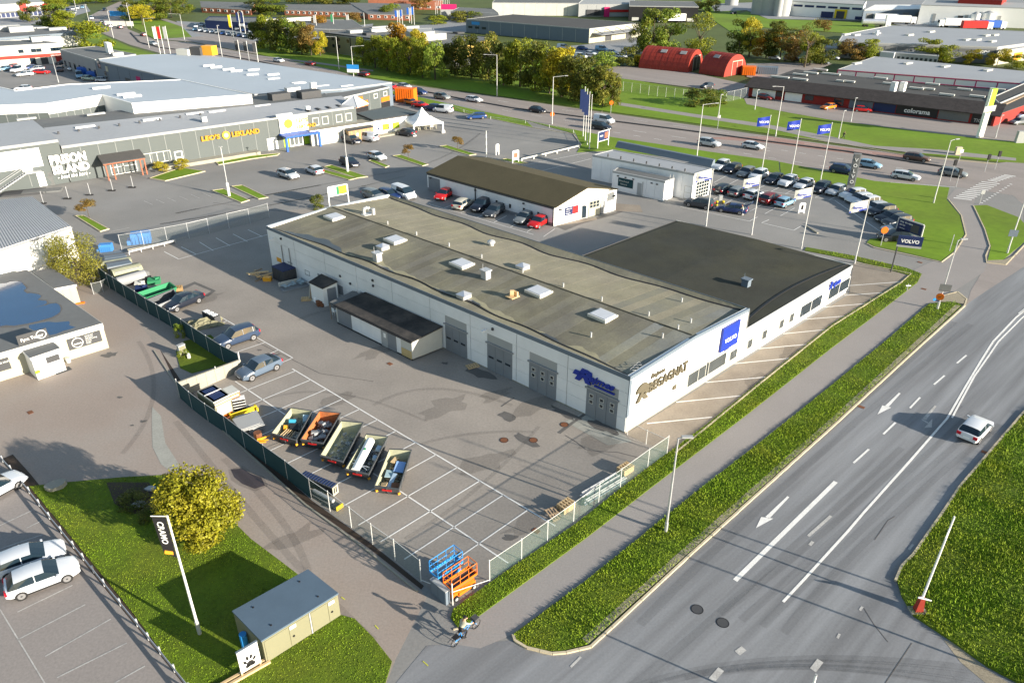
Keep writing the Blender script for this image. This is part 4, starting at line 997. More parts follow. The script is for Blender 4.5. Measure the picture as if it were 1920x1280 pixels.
for i, (k, c_, x, y) in enumerate((('suv', 'white', 1598, 372), ('estate car', 'white', 1610, 379), ('suv', 'white', 1624, 387), ('estate car', 'silver', 1638, 396), ('suv', 'black', 1652, 403), ('estate car', 'black', 1666, 414), ('suv', 'dark grey', 1680, 423))):
    car(k, c_, x, y, (x-30, y+4), f'{c_} {k} ' + ('farthest from the billboard', 'second', 'third', 'fourth', 'fifth', 'sixth', 'nearest the billboard')[i] + ' in the slanted row beside the grass', g)
car('suv', 'black', 1676, 451, (1640, 449), 'black suv parked below the blue post sign at the grass tip')
car('estate car', 'silver', 1684, 437, (1650, 436), 'silver car behind the black suv under the billboard')
car('suv', 'dark grey', 1310, 388, (1288, 384), 'dark grey suv parked alone in front of the flat hall')
car('estate car', 'dark blue', 1371, 398, (1344, 394), 'dark blue estate with its tailgate open beside the yellow bollards')
# main road
g = 'cars driving on the main road'
for k, c_, x, y, d_, l in (('hatchback', 'white', 523, 117, 1, 'white car on the main road left of the dark red one'), ('hatchback', 'dark red', 581, 123, -1, 'dark red car passing below the left tree belt on the main road'), ('hatchback', 'dark red', 681, 143, -1, 'maroon hatchback on the main road right of the tall sign mast'),
    ('hatchback', 'silver', 759, 166, 1, 'silver hatchback on the main road above the orange trailer'), ('suv', 'dark blue', 786, 177, 1, 'dark blue suv on the main road left of the grey suv'), ('suv', 'grey', 829, 186, 1, 'grey suv on the main road between the dark blue suv and the white estate'), ('estate car', 'white', 889, 191, 1, 'white estate on the main road beside the dark trees'),
    ('hatchback', 'black', 1008, 211, 1, 'black hatchback on the main road left of a tall lamp'), ('van', 'white', 1132, 231, 1, 'white panel van on the main road beside the banner poles'), ('suv', 'black', 1127, 243, 1, 'black car just in front of the white panel van'),
    ('suv', 'silver', 1329, 274, 1, 'silver suv on the main road beside a lamp post'), ('hatchback', 'white', 1411, 279, 1, 'white hatchback on the main road right of the silver suv'), ('estate car', 'brown', 1718, 301, 1, 'brown estate in the far lane near the crossing'),
    ('suv', 'dark blue', 1580, 325, 1, 'dark blue suv half behind the tall pylon'), ('hatchback', 'light blue', 1629, 314, 1, 'blue grey hatchback just right of the tall pylon'), ('estate car', 'white', 1697, 336, 1, 'white estate waiting in the near lanes by the crossing'), ('estate car', 'grey', 1785, 330, 1, 'grey car first in line at the zebra crossing')):
    car(k, c_, x, y, RD if d_ > 0 else RD+180, l, g)
car('hatchback', 'red', 733, 167, RD, 'red car mostly behind the corner of the orange fronted block', g)
# big car park
for k, c_, x, y, h, l in (('estate car', 'silver', 541, 333, (562, 340), 'silver estate in the big car park, leftmost of the two below the rosette sign'), ('hatchback', 'white', 590, 325, (571, 317), 'white hatchback in the car park right of the silver estate'), ('suv', 'black', 656, 311, (676, 318), 'black suv beside the lamp post in the grass bed'), ('hatchback', 'white', 707, 299, (728, 305), 'white rounded car right of the black suv in the car park'),
    ('suv', 'black', 660, 268, (679, 273), 'black suv parked by the brown wooden shed'), ('van', 'white', 689, 264, (670, 261), 'small white van beside the brown wooden shed'), ('suv', 'dark grey', 761, 254, (742, 251), 'dark car parked next to the white party tent'), ('van', 'white', 831, 211, (812, 209), 'white van parked by the grass bank beyond the party tent'), ('suv', 'dark blue', 811, 207, (795, 205), 'dark car behind the white van beyond the party tent'),
    ('estate car', 'blue', 893, 223, (872, 224), 'blue estate at the edge of the car park by the grass bank'), ('hatchback', 'red', 788, 201, (808, 203), 'red car parked near the orange trailer'), ('hatchback', 'orange', 772, 196, (790, 199), 'orange and white service car beside the orange trailer'), ('suv', 'white', 731, 186, (748, 190), 'white car behind the corner of the orange fronted block')):
    car(k, c_, x, y, h, l)
# far lots: one mesh each
def cars_far(rows):
    for k, c_, x, y, h, l, *gr in rows: car(k, c_, x, y, h, l, gr[0] if gr else None, far=True)
g = 'cars in the red banded shop yard'
cars_far((('hatchback', 'red', 24, 129, (4, 131), 'red hatchback leftmost in the red banded shop yard', g), ('van', 'white', 35, 135, (16, 139), 'white van in the red banded shop yard', g), ('estate car', 'white', 47, 143, (28, 145), 'white estate in front of the white van in the shop yard', g), ('estate car', 'red', 79, 139, (98, 139), 'red estate rightmost in the row of the shop yard', g),
    ('hatchback', 'blue', 57, 131, (40, 133), 'blue hatchback behind the white estate in the shop yard', g), ('hatchback', 'silver', 70, 133, (52, 135), 'silver hatchback behind the red estate in the shop yard', g), ('hatchback', 'light blue', 9, 133, (-6, 135), 'pale blue car at the left edge in the shop yard', g), ('hatchback', 'brown', 113, 134, (113, 139), 'brown car alone in the middle of the shop yard'),
    ('estate car', 'white', 143, 132, (124, 134), 'white estate parked along the grey wing of the shop yard', g), ('hatchback', 'grey', 129, 127, (112, 128), 'grey car behind the white estate at the grey wing', g), ('hatchback', 'dark grey', 118, 121, (102, 122), 'dark car in the corner of the shop yard by the gate', g), ('van', 'light blue', 150, 146, (152, 152), 'pale blue van beside the blue container in the shop yard', g),
    ('hatchback', 'pale green', 168, 151, (186, 152), 'green and pink painted car in the shop yard', g), ('hatchback', 'white', 195, 154, (214, 154), 'white car half behind the big roof in the shop yard', g), ('hatchback', 'white', 44, 170, (24, 171), 'white car mostly hidden by the big hall roof', g),
    ('suv', 'black', 197, 21, (190, 25), 'dark suv far up the curving main road'), ('suv', 'white', 172, 37, (178, 44), 'white car in the outer lane of the far curve'), ('van', 'white', 200, 48, (192, 42), 'white van in the inner lane of the far curve'), ('hatchback', 'dark grey', 225, 54, (214, 51), 'dark car on the slip road by the white sign board'), ('hatchback', 'dark red', 269, 68, (258, 65), 'maroon car in the far bend of the main road'), ('hatchback', 'silver', 287, 85, (305, 88), 'silver car approaching the junction by the red banner'), ('hatchback', 'black', 228, 15, (222, 18), 'small dark car at the top of the far road'), ('hatchback', 'white', 191, 43, (183, 38), 'white car behind the white van in the far curve'), ('hatchback', 'white', 207, 52, (198, 47), 'white car following the white van in the far curve'),
    ('hatchback', 'dark grey', 1325, 165, (1310, 167), 'dark car parked alone in front of the red round roofed sheds'), ('hatchback', 'orange', 1552, 205, (1538, 207), 'orange car outside the red paint shop'), ('hatchback', 'red', 1617, 210, (1630, 211), 'red van like car outside the red paint shop'), ('hatchback', 'dark red', 1434, 187, (1446, 189), 'dark red car at the left end of the red paint shop'), ('estate car', 'grey', 1908, 233, (1880, 236), 'grey car at the right edge behind the orange shop'), ('estate car', 'light blue', 1918, 221, (1890, 223), 'pale car at the right edge beyond the grey one'),
    ('hatchback', 'black', 1375, 27, (1365, 28), 'black car on the factory road at the top'), ))
rw = ('white', 'silver', 'grey', 'light blue', 'blue', 'silver', 'white', 'dark blue', 'white', 'silver', 'light blue', 'grey')
for r, (x0, y0, x1, y1, n, nm) in enumerate(((368, 52, 400, 45, 4, 'far row by the navy showroom'), (366, 58, 470, 72, 11, 'long row before the navy showroom'), (395, 47, 470, 62, 7, 'middle row by the navy showroom'), (110, 24, 155, 16, 6, 'rows beyond the far left road'), (2, 60, 75, 56, 9, 'row by the red sign showroom'), (100, 30, 140, 27, 4, 'front row beyond the far left road'), (122, 62, 152, 58, 4, 'short row beside the red cube sign'))):
    for k in range(n):
        t = k/max(n-1, 1); c_ = rw[(k*5+r*3) % 12]
        car(('hatchback', 'suv', 'estate car')[k % 3], c_, x0+(x1-x0)*t, y0+(y1-y0)*t, (x0+(x1-x0)*t-3, y0+(y1-y0)*t+4), f'{c_} car, {ORD[k]} from left in the {nm}', f'cars in the {nm}', far=True)
for k, (x, y) in enumerate(((1010, 97), (1056, 93), (1092, 94), (1108, 104), (1128, 96), (1148, 101), (1066, 104), (1088, 110), (1165, 109))):
    car('van' if k % 3 == 1 else 'hatchback', ('black', 'white', 'blue', 'white', 'light blue', 'white', 'silver', 'white', 'white')[k], x, y, (x+10, y+1), f'small vehicle in the warehouse yard, {ORD[k]} in order from the white hall side', 'vehicles in the warehouse yard', far=True)
for k, (x, y) in enumerate(((1452, 112), (1480, 114), (1494, 116), (1508, 117), (1562, 112), (1542, 121))):
    car('hatchback', ('white', 'silver', 'dark grey', 'white', 'white', 'grey')[k], x, y, (x+10, y+1), f'small car under the far tree row, {ORD[k]} of six', 'cars under the far tree row', far=True)
# ------------------------------------------------------------------ fences
def fence(name, label, pts, h, pm, postm='pole', post_r=.035, rail=True, group=None, pd=.02, cut=.0):
    q = [G(*p) for p in PX(pts)]; root = thing(name, label, 'fence', q[0], 0, group)
    pmesh = MB().tube((0, 0, 0), (0, 0, h), post_r, n=6).mesh('post', (postm,))
    for p in q: obj('post', pmesh, root, p-q[0])
    for a, c in zip(q, q[1:]):
        fr, L = frame(a, c); fr = rel(fr, root)
        MB(fr).box(.03, L-.03, -pd/2, pd/2, cut, h-.12).build('fence_panel', pm, root)
        if rail: MB(fr).tube((0, 0, h-.1), (L, 0, h-.1), .02, n=4).build('rail', postm, root)
    return root
fence('privacy_fence', 'dark teal screened fence between the red brown lot and the parked skips', '190,527 206,540 218,547 236.5,560 259,574 279,588 299,599 322,613 345,628 365,642 392,660 419.5,678 452,695', 2.0, 'tealnet', 'galv')
fence('privacy_fence', 'dark teal screened fence running from the concrete wall towards the trolley rack', '338,746 361,767 391,790 425.7,813 460,840 499,869 540,899 584,934', 1.95, 'tealnet', 'galv')
fence('mesh_fence', 'see through wire fence at the empty parking bays, near corner by the scissor lifts', '584,934 619,958 659,988 699,1020 741,1050 789.5,1089', 1.95, 'net', 'pole')
fence('mesh_fence', 'see through wire fence along the grass strip and the cycle path', '918,1089 977.6,1048 1026,1013 1075,978 1122,942 1162.5,914 1214,876 1250,851', 1.9, 'net', 'pole')
fence('mesh_fence', 'short wire fence from the workshop corner to the cycle path', '1176,815 1211,833 1250,850', 1.5, 'netthin', 'pole')
fence('mesh_fence', 'tall wire fence between the fenced yard and the big car park', '229,470 271,463 314.5,455 355,447 393,438 430,428 469,419 505,408', 2.3, 'netthin', 'galv')
f = fence('mesh_gate', 'open wire gate at the end of the dark teal fence', '176,552 194,548 206,541', 1.5, 'netthin', 'galv'); f['category'] = 'gate'
# low tube barrier round the corner by the lifts
p = [G(*t) for t in ((789.5, 1089), (849, 1134), (918, 1089))]
r = thing('corner_barrier', 'loose pole and low tubes closing the fence corner beside the orange lift', 'barrier', p[1])
MB().tube((0, 0, 0), (0, 0, 1.9), .04).build('post', 'pole', r)
for a in (p[0], p[2]): MB().tube((a.x-p[1].x, a.y-p[1].y, .12), (0, 0, 1.15), .025).build('rail', 'pole', r)
# concrete wall
fr, L = frame(G(338, 746), G(455, 694)); r = thing('concrete_wall', 'pale concrete retaining wall beside the silver crossover', 'wall', fr[0]); f0 = rel(fr, r)
n = 7
for i in range(n): MB(f0).hexa([(L*i/n+.01, 0, 0), (L*(i+1)/n-.01, 0, 0), (L*(i+1)/n-.01, .2, 0), (L*i/n+.01, .2, 0), (L*i/n+.01, 0, 1.6-.4*i/n), (L*(i+1)/n-.01, 0, 1.6-.4*(i+1)/n), (L*(i+1)/n-.01, .2, 1.6-.4*(i+1)/n), (L*i/n+.01, .2, 1.6-.4*i/n)]).build('wall_panel', 'kioskgreen' if 0 else 'concrete', r)
for x in (.05, L*.6, L-.02): MB(f0).tube((x, .15, 0), (x, .15, 2.0 if x > L*.9 or x < .1 else 1.55), .04).build('post', 'pole', r)
# wheel stop beams along the north fence
for a, b_, l in (((240, 473), (300, 461), 'pale concrete beam on the ground under the blue skip'), ((306, 460), (330, 454), 'short pale beam right of the blue skip'), ((1250, 0), (0, 0), None)):
    if l:
        fr, L = frame(G(*a), G(*b_)); MB(fr).box(0, L, -.15, .15, .15, .45).build('wheel_stop', 'concrete', label=l, cat='beam')
fr, L = frame(G(243, 478), G(330, 457)); r = thing('guard_rail', 'low steel rail on short feet at the edge of the marked bays', 'rail', fr[0]); f0 = rel(fr, r)
MB(f0).box(0, L, -.04, .04, .35, .6).build('beam', 'galv', r)
for i in range(5): MB(f0).box(L*i/4-.05, L*i/4+.05, 0, .1, 0, .4).build('post', 'galv', r)
# ------------------------------------------------------------------ skips
def skip(rim, h, outer, inner, label, bot=.14, ins=.16, scrap=None, lbl=True):
    P = [G(*t, h) for t in rim]; o = P[0].copy(); o.z = 0; r = thing('skip', label, 'skip', o, 0, 'open skips standing in the yard bays')
    T = [p-o for p in P]; cx = sum(T, Vector())/4
    def ring(k, z, g_=0): return [Vector((cx.x+(t.x-cx.x)*k, cx.y+(t.y-cx.y)*k, z)) for t in T]
    A, B, Ci, D = ring(1, h), ring(1-ins, bot), ring(.93, h), ring(.93-ins, bot+.08)
    b = MB(); b2 = MB()
    for i in range(4):
        j = (i+1) % 4
        b.face([B[i], B[j], A[j], A[i]]); b.face([A[i], A[j], Ci[j], Ci[i]]); b2.face([Ci[i], Ci[j], D[j], D[i]])
    b.face(B[::-1]); b2.face(D)
    b.build('shell', outer, r); b2.build('liner', inner, r)
    for i in range(4):
        j = (i+1) % 4; b = MB(); n = max(2, int((A[j]-A[i]).length/.9))
        for k in range(1, n):
            t = k/n; b.tube(A[i].lerp(A[j], t)*1.002, B[i].lerp(B[j], t), .045, n=4)
        b.build('side_rib', outer, r)
    for k in (0, 1):
        q = B[k].lerp(A[k], .35); MB().bc((q.x, q.y, q.z), (.17, .17, .16), .6).build('corner_marker', 'amber', r)
    if lbl:
        fr, L = frame(B[0], B[1]); m_ = A[0].lerp(A[1], .5).lerp(B[0].lerp(B[1], .5), .3); d = (A[1]-A[0]).normalized()
        MB().bc((m_.x+.02*d.y, m_.y-.06, m_.z), (.75, .06, .13), math.atan2(d.y, d.x)).build('name_plate', 'red', r)
    return r, cx+o, T
SK = ([(507.5, 812.5), (555, 826), (586, 769), (546, 763)], [(562.5, 824), (606, 832), (640, 773), (599, 769)], [(599, 854), (643, 867), (682, 791), (640, 787)], [(646, 880), (691, 890), (728, 817), (687, 812)], [(701, 912), (748, 918), (772.5, 842), (730, 840)])
SL = ('skip with pale inside, leftmost of the five in the yard bays', 'skip with a bright orange inside full of grey slabs', 'longest pale skip holding only wire scrap, middle of the five', 'skip holding a long white cylinder', 'skip with a blue panel and boards, nearest the street fence')
def scrap(name, label, cat, p, m, fn, group='scrap pieces lying in the skips', col=None):
    b = MB(); fn(b, p); o = b.build(name, m, None, label=label, cat=cat, group=group)
    if col: setcol(o, col)
    return o
for i, rim in enumerate(SK):
    r, cx, T = skip(rim, 1.0, 'skipgrey', 'skiporange' if i == 1 else 'skipcream', SL[i])
    d = (T[3]-T[0]).normalized(); n_ = (T[1]-T[0]).normalized(); LL = (T[3]-T[0]).length; WW = (T[1]-T[0]).length; o0 = Vector((r.location.x, r.location.y, 0))
    def at(u, v, z): return o0+T[0]*1+d*(LL*u)+n_*(WW*v)+Vector((0, 0, z-T[0].z))
    rz = math.atan2(d.y, d.x)
    # heap of rubble (nobody could count it)
    b = MB()
    for k in range(90 if i != 2 else 20):
        q = at(random.uniform(.14, .86), random.uniform(.2, .8), random.uniform(.25, .5)); b.bc(tuple(q), (random.uniform(.08, .4), random.uniform(.05, .25), random.uniform(.02, .15)), random.uniform(0, 3), tilt=random.uniform(-.4, .4))
    if i == 2:
        for k in range(60):
            q = at(random.uniform(.15, .85), random.uniform(.4, .75), .35); R_ = random.uniform(.1, .35)
            b.path([(q.x+R_*math.cos(t), q.y+R_*math.sin(t)*.7, q.z+.15*math.sin(t*1.3+k)) for t in np.linspace(0, random.uniform(2, 6), 7)], .018, 3)
    hp = b.build('scrap_heap', 'scrap', kind='stuff', label=f'heap of small scrap at the bottom of the {("first", "orange lined", "wire filled", "cylinder", "nearest")[i]} skip', cat='scrap')
    setcol(hp, ((.22, .21, .19), (.2, .18, .17), (.28, .3, .3), (.13, .14, .15), (.26, .22, .16))[i])
    if i == 1:
        for k in range(13):
            q = at(random.uniform(.18, .8), random.uniform(.25, .78), random.uniform(.5, .8))
            o = MB().bc((0, 0, 0), (random.uniform(.45, .75), random.uniform(.3, .5), random.uniform(.08, .2))).build('stone_slab', 'concrete' if 0 else 'midgrey', label=f'grey stone slab in the orange lined skip', cat='slab', group='grey slabs in the orange lined skip')
            o.location = q; o.rotation_euler = (random.uniform(-.4, .4), random.uniform(-.4, .4), random.uniform(0, 3))
    if i == 3:
        a, c = at(.1, .33, .62), at(.86, .3, .85); o = MB().tube(a, c, .36, n=16).build('metal_cylinder', 'white', None, 40, label='long white metal cylinder lying in a skip', cat='cylinder')
        MB().tube(c.lerp(a, .4)+Vector((.05, -.1, .345)), c.lerp(a, .35)+Vector((.05, -.1, .345)), .1).build('green_sticker', 'green', o)
        o = MB().tube(at(.2, .15, .95), at(.2, .85, .9), .035).tube(at(.3, .1, .9), at(.12, .8, .95), .03).build('pipe_scrap', 'alu', label='thin bright crossed tubes in the cylinder skip', cat='pipes')
        for u, v, s_, m_ in ((.75, .75, .5, 'scrap'), (.5, .8, .4, 'scrap')):
            q = at(u, v, .7); o = MB().bc(q, (s_, s_*.7, .25), rz, tilt=.2).build('metal_box', m_, label='small bluish metal box beside the white cylinder' if u > .6 else 'bent grey metal piece beside the white cylinder', cat='box'); setcol(o, (.3, .4, .5))
    if i == 4:
        for u, v, sx, sy, m_, col, l in ((.62, .66, 1.25, .75, 'scrap', (.22, .36, .62), 'large light blue panel in the nearest skip'), (.42, .35, 1.0, .6, 'scrap', (.3, .42, .45), 'crumpled grey blue sheet in the nearest skip'), (.25, .55, 1.6, .32, 'scrap', (.3, .4, .5), 'narrow pale blue board in the nearest skip'), (.16, .75, .6, .6, 'rust', None, 'square brown plate in the nearest skip'), (.78, .35, .9, .35, 'palewood', None, 'pale plank leaning in the nearest skip'), (.15, .3, .5, .45, 'palewood', None, 'yellowish board at the front end of the nearest skip')):
            o = MB().bc((0, 0, 0), (sx, sy, .06)).build('board', m_, label=l, cat='board')
            if col: setcol(o, col)
            o.location = at(u, v, .72); o.rotation_euler = (random.uniform(-.15, .15), random.uniform(-.2, .2), rz+random.uniform(-.25, .25))
    if i == 0:
        for u, v, sx, sy, m_, col, l in ((.6, .35, .7, .6, 'scrap', (.04, .3, .42), 'crumpled turquoise sheet in the leftmost skip'), (.48, .5, .8, .7, 'black', None, 'black square tub in the leftmost skip'), (.85, .7, .8, .5, 'scrap', (.3, .42, .48), 'pale blue plastic in the leftmost skip'), (.4, .25, .4, .4, 'amber', None, 'ochre cushion like lump in the leftmost skip')):
            o = MB().bc((0, 0, 0), (sx, sy, .3)).build('scrap_piece', m_, label=l, cat='scrap')
            if col: setcol(o, col)
            o.location = at(u, v, .62); o.rotation_euler = (.2, -.2, rz+.4)
        for k in range(5):
            o = MB().tube(at(.08, .2+.1*k, .55), at(.35, .35+.08*k, .75), .03, n=5).build('wood_stick', 'palewood', label='pale stick in the front of the leftmost skip', cat='stick', group='sticks in the leftmost skip')
# skips along the left fence
for T, m, l in (([(192, 475, 1.3), (226, 471, 1.3), (238, 481, 1.3), (197, 487, 1.3)], 'bluegrey', 'flat grey lidded container next to the autumn bush, rear one'), ([(196, 488, 1.3), (237, 482, 1.3), (248, 494, 1.3), (201, 503, 1.3)], 'bluegrey', 'flat grey lidded container next to the autumn bush, front one')):
    o = mass('lidded_container', l, 'container', T, 'midgrey', m)
    q = [G(*t)-Vector(o.location) for t in T]; MB().hexa([tuple(q[0].lerp(q[3], .47)+Vector((0, 0, .125))), tuple(q[1].lerp(q[2], .47)+Vector((0, 0, .125))), tuple(q[1].lerp(q[2], .53)+Vector((0, 0, .125))), tuple(q[0].lerp(q[3], .53)+Vector((0, 0, .125))), tuple(q[0].lerp(q[3], .47)+Vector((0, 0, .17))), tuple(q[1].lerp(q[2], .47)+Vector((0, 0, .17))), tuple(q[1].lerp(q[2], .53)+Vector((0, 0, .17))), tuple(q[0].lerp(q[3], .53)+Vector((0, 0, .17)))]).build('lid_hinge', 'darkgrey', o)
for a, b_, l in (((194, 512), (250, 502), 'pale cream round topped container at the top of the dark fence'), ((214, 527), (268, 514), 'second pale cream round topped container along the dark fence')):
    fr, L = frame(G(*a), G(*b_)); r = thing('round_topped_container', l, 'container', fr[0]); f0 = rel(fr, r); b = MB(f0); prof = [(-.8, .2), (-.85, 1.0), (-.5, 1.35), (0, 1.45), (.5, 1.4), (.85, 1.1), (.8, .2)]
    for (y0, z0), (y1, z1) in zip(prof, prof[1:]): b.face([(0, y0, z0), (L, y0, z0), (L, y1, z1), (0, y1, z1)])
    for x in (0, L): b.face([(x, y, z) for y, z in (prof if x == 0 else prof[::-1])])
    b.build('shell', 'skipcream', r)
    b = MB(f0); b.box(.2, L-.3, -.7, -.15, 1.2, 1.32); b.build('lid', 'midgrey', r)
    MB(f0).box(-.05, L+.05, .86, .94, .9, 1.3).build('edge_rail', 'darkgrey', r)
fr, L = frame(G(222, 540), G(280, 523)); r = thing('grey_tank', 'grey round ended tank lying between the cream containers and the red junk', 'tank', fr[0]); f0 = rel(fr, r)
MB(f0).tube((0, 0, .75), (L*.9, 0, .75), .6, n=14).build('tank_body', 'midgrey', r, 40); MB(f0).tube((L*.9, 0, .75), (L*1.02, 0, .75), .6, .35, 14).build('tank_end', 'slate', r)
skip([(255, 549), (274, 558), (332, 538), (318, 528)], 1.0, 'green', 'green', 'open green skip along the dark teal fence', lbl=False)
skip([(276, 561), (296, 572), (335, 556), (326, 541)], 1.0, 'midgrey', 'skipgrey', 'grey skip between the green skip and the black saloon', lbl=False)
for k, (px, py, m_, s_, nm, l) in enumerate(((247, 530, 'red', .7, 'junk_box', 'bright red junk lump by the dark fence'), (256, 524, 'orange', .5, 'junk_box', 'orange crate on the junk by the dark fence'), (263, 536, 'dirtywhite', .8, 'junk_box', 'whitish box behind the dark fence'), (274, 528, 'black', .9, 'junk_box', 'black bundle right of the red junk'), (290, 531, 'green', 1.0, 'tarp_bundle', 'green tarpaulin bundle above the green skip'), (266, 545, 'navy', .9, 'junk_box', 'dark blue crate left of the green skip'))):
    p = G(px, py); o = MB().bc((0, 0, s_*.3), (s_*1.4, s_, s_*.6), .3, tilt=.12).bc((.2, .1, s_*.6), (s_*.5, s_*.6, s_*.3), 1).build(nm, m_, label=l, cat='junk'); o.location = p
def pallet(px, py, rz, n, label, m='palewood', sx=1.2, sy=.8, z0=0, group='wooden pallets about the yard', flat=True):
    p = G(px, py); r = thing('pallet', label, 'pallet', (p.x, p.y, z0), rz, group)
    for k in range(n):
        z = k*.145
        for y in (-sy/2+.06, 0, sy/2-.06): MB().box(-sx/2, sx/2, y-.05, y+.05, z, z+.1).build('bearer', m, r)
        for i in range(5):
            x = -sx/2+.07+i*(sx-.14)/4; MB().box(x-.065, x+.065, -sy/2, sy/2, z+.1, z+.125).build('plank', m, r)
    return r
YR = math.atan2(UX.y, UX.x)
pallet(1172, 884, .75, 4, 'pale pallet stack at the right end of the bundle of pipes')
pallet(1061, 953, .75, 4, 'pale pallet stack at the left end of the bundle of pipes')
o = pallet(1039, 966, .75, 1, 'weathered grey pallet tilted against the pale stack', 'oldwood', 1.3, 1.1); o.rotation_euler = (.35, .25, .75); o.location.z = .12
pallet(575, 562, .2, 2, 'pale pallets in front of the small white shed'); pallet(886, 687, .5, 1, 'pallet standing between the first two grey doors')
pallet(333, 548, .3, 5, 'stack of old crates beside the grey skip', 'wood', 1.2, 1.0, group='x')['group'] = 'wooden pallets about the yard'
# bundle of steel pipes
a, b_ = G(1082, 945), G(1170, 893)
n_ = (b_-a).normalized(); s_ = Vector((-n_.y, n_.x, 0))
r = thing('pipe_bundle', 'bundle of long steel pipes on the ground between two pallet stacks', 'pipes', a)
for k in range(9):
    o = s_*(-.5+k*.13); e = random.uniform(.0, 1.4); MB().tube(o+n_*e+Vector((0, 0, .1+.07*(k % 3))), o+(b_-a)-n_*random.uniform(0, .6)+Vector((0, 0, .1+.07*(k % 3))), .06, n=6).build('pipe', 'galv' if k % 3 else 'bluegrey', r)
a, b_ = G(1125, 931), G(1145, 918); MB().tube(a+Vector((0, 0, .06)), b_+Vector((0, 0, .06)), .06).build('loose_pipe', 'alu', label='short loose pipe by the fence foot', cat='pipe')
# trolleys, booths and other stored things
fr, L = frame(G(571, 903), G(630, 928)); r = thing('cage_trolley', 'long grey slatted cage trolley with a pale end by the fence', 'trolley', fr[0]); f0 = rel(fr, r)
MB(f0).box(0, L, -.3, .3, .82, .9).build('top', 'slate', r)
for k in range(12): MB(f0).box(.1+k*L/12.2, .1+k*L/12.2+.12, -.28, .28, .9, .93).build('slat', 'navy', r)
for x in (0, L): MB(f0).box(x-.03, x+.03, -.3, .3, .1, .9).build('end_frame', 'cream' if x else 'galv', r)
MB(f0).box(.05, L-.05, -.02, .02, .2, .8).build('back_panel', 'darkgrey', r); MB(f0).box(.05, L-.05, -.28, .28, .1, .16).build('deck', 'darkgrey', r)
for k in range(2): MB(f0).box(L+.032, L+.05, -.18+k*.2, -.08+k*.2, .3, .8).build('slot', 'black', r)
fr, L = frame(G(588, 925), G(638, 955)); r = thing('low_trolley', 'low long trolley with a yellow end at the wire fence', 'trolley', fr[0]); f0 = rel(fr, r)
MB(f0).box(0, L, -.3, .3, .1, .2).build('deck', 'slate', r); MB(f0).tube((.1, 0, .35), (L*.75, .05, .4), .16, n=10).build('roller', 'galv', r); MB(f0).box(L-.08, L, -.32, .32, .05, .4).build('end_frame', 'yellow', r)
T = [(369, 735, 1.9), (401, 757, 1.9), (432, 742, 1.9), (401, 722, 1.9)]
r = mass('glass_roofed_booth', 'pale booth with a dark blue glass roof by the teal fence', 'booth', T, 'kioskgreen', 'navy', over=-.12, rim=.12, rimmat='dirtywhite')
f, L = side(T, 1, 2); fr = rel(f, r); panel(fr, r, 'orange_band', 0, L, 1.55, 1.85, 'dirtywhite', .12); panel(fr, r, 'trim_strip', 0, L, 1.62, 1.7, 'orange', .14); panel(fr, r, 'front_glass', .15, L-.15, .5, 1.5, 'skylight', .05)
q = [G(*t)-Vector(r.location) for t in T]; m0, m1 = q[0].lerp(q[1], .45), q[3].lerp(q[2], .45); MB().tube(m0+Vector((0, 0, .15)), m1+Vector((0, 0, .15)), .05).build('roof_bar', 'alu', r)
T = [(418, 731, 1.7), (431, 741, 1.7), (448, 734, 1.7), (435, 724, 1.7)]
r = mass('white_booth', 'small white roofed booth beside the glass roofed one', 'booth', T, 'darkgrey', 'dirtywhite', over=.06); f, L = side(T, 1, 2); fr = rel(f, r); panel(fr, r, 'orange_band', 0, L, 1.3, 1.68, 'orange', .06); panel(fr, r, 'band_centre', .08, L-.08, 1.38, 1.6, 'dirtywhite', .08)
p = G(450, 766); r = thing('tub_stack', 'stack of black tubs with white rims by the yellow beam', 'tubs', p, .4)
for k in range(4):
    for x in (-.25, .3): MB().box(x-.24, x+.24, -.3, .3, .05+k*.28, .27+k*.28).build('tub', 'black', r); MB().box(x-.27, x+.27, -.33, .33, .27+k*.28, .31+k*.28).build('tub_rim', 'white', r)
p = G(458, 777); r = thing('plough_blade', 'yellow snow plough blade on the asphalt', 'plough', p, math.radians(38))
MB().box(-1.2, 1.2, -.05, .05, .05, .5).build('blade', 'yellow', r); MB().box(-1.2, -1.05, -.35, .35, 0, .45).build('end_plate', 'yellow', r); MB().box(1.05, 1.2, -.35, .35, 0, .45).build('end_plate', 'yellow', r); MB().box(-.9, .9, .2, .3, .1, .25).build('back_bar', 'darkgrey', r); MB().tube((-.5, .05, .3), (.2, .5, .2), .06).build('strut', 'yellow', r)
T = [(444, 785, .5), (467, 807, .5), (494, 797, .5), (470, 777, .5)]
r = mass('sheet_stack', 'stack of large pale grey sheets beside the teal fence', 'sheets', T, 'midgrey', 'lightgrey')
q = [G(*t)-Vector(r.location) for t in T]; q.sort(key=lambda v: math.atan2(v.y-.5, v.x-.5)); c_ = sum(q, Vector())/4
for k in range(3): MB().bc((c_.x-.1*k, c_.y-.15*k, .66+.07*k), (1.9-.1*k, 2.6-.3*k, .05), .55+.05*k).build('sheet', 'lightgrey', r)
p = G(452, 800)
for px, py, l in ((430, 783, 'orange wood offcuts beside the pale booth'), (485, 823, 'dark square drum at the lower end of the sheet stack'), (495, 828, 'amber machine part by the sheet stack')):
    p = G(px, py); b = MB()
    if 'drum' in l: b.tube((0, 0, 0), (0, 0, .7), .35, n=8)
    else:
        for k in range(5): b.bc((random.uniform(-.4, .4), random.uniform(-.3, .3), .1+.06*k), (.9, .12, .08), random.uniform(0, 1.2))
    o = b.build('drum' if 'drum' in l else 'offcuts', 'rust' if 'drum' in l else 'orange' if 'wood' in l else 'amber', label=l, cat='drum' if 'drum' in l else 'scrap'); o.location = p
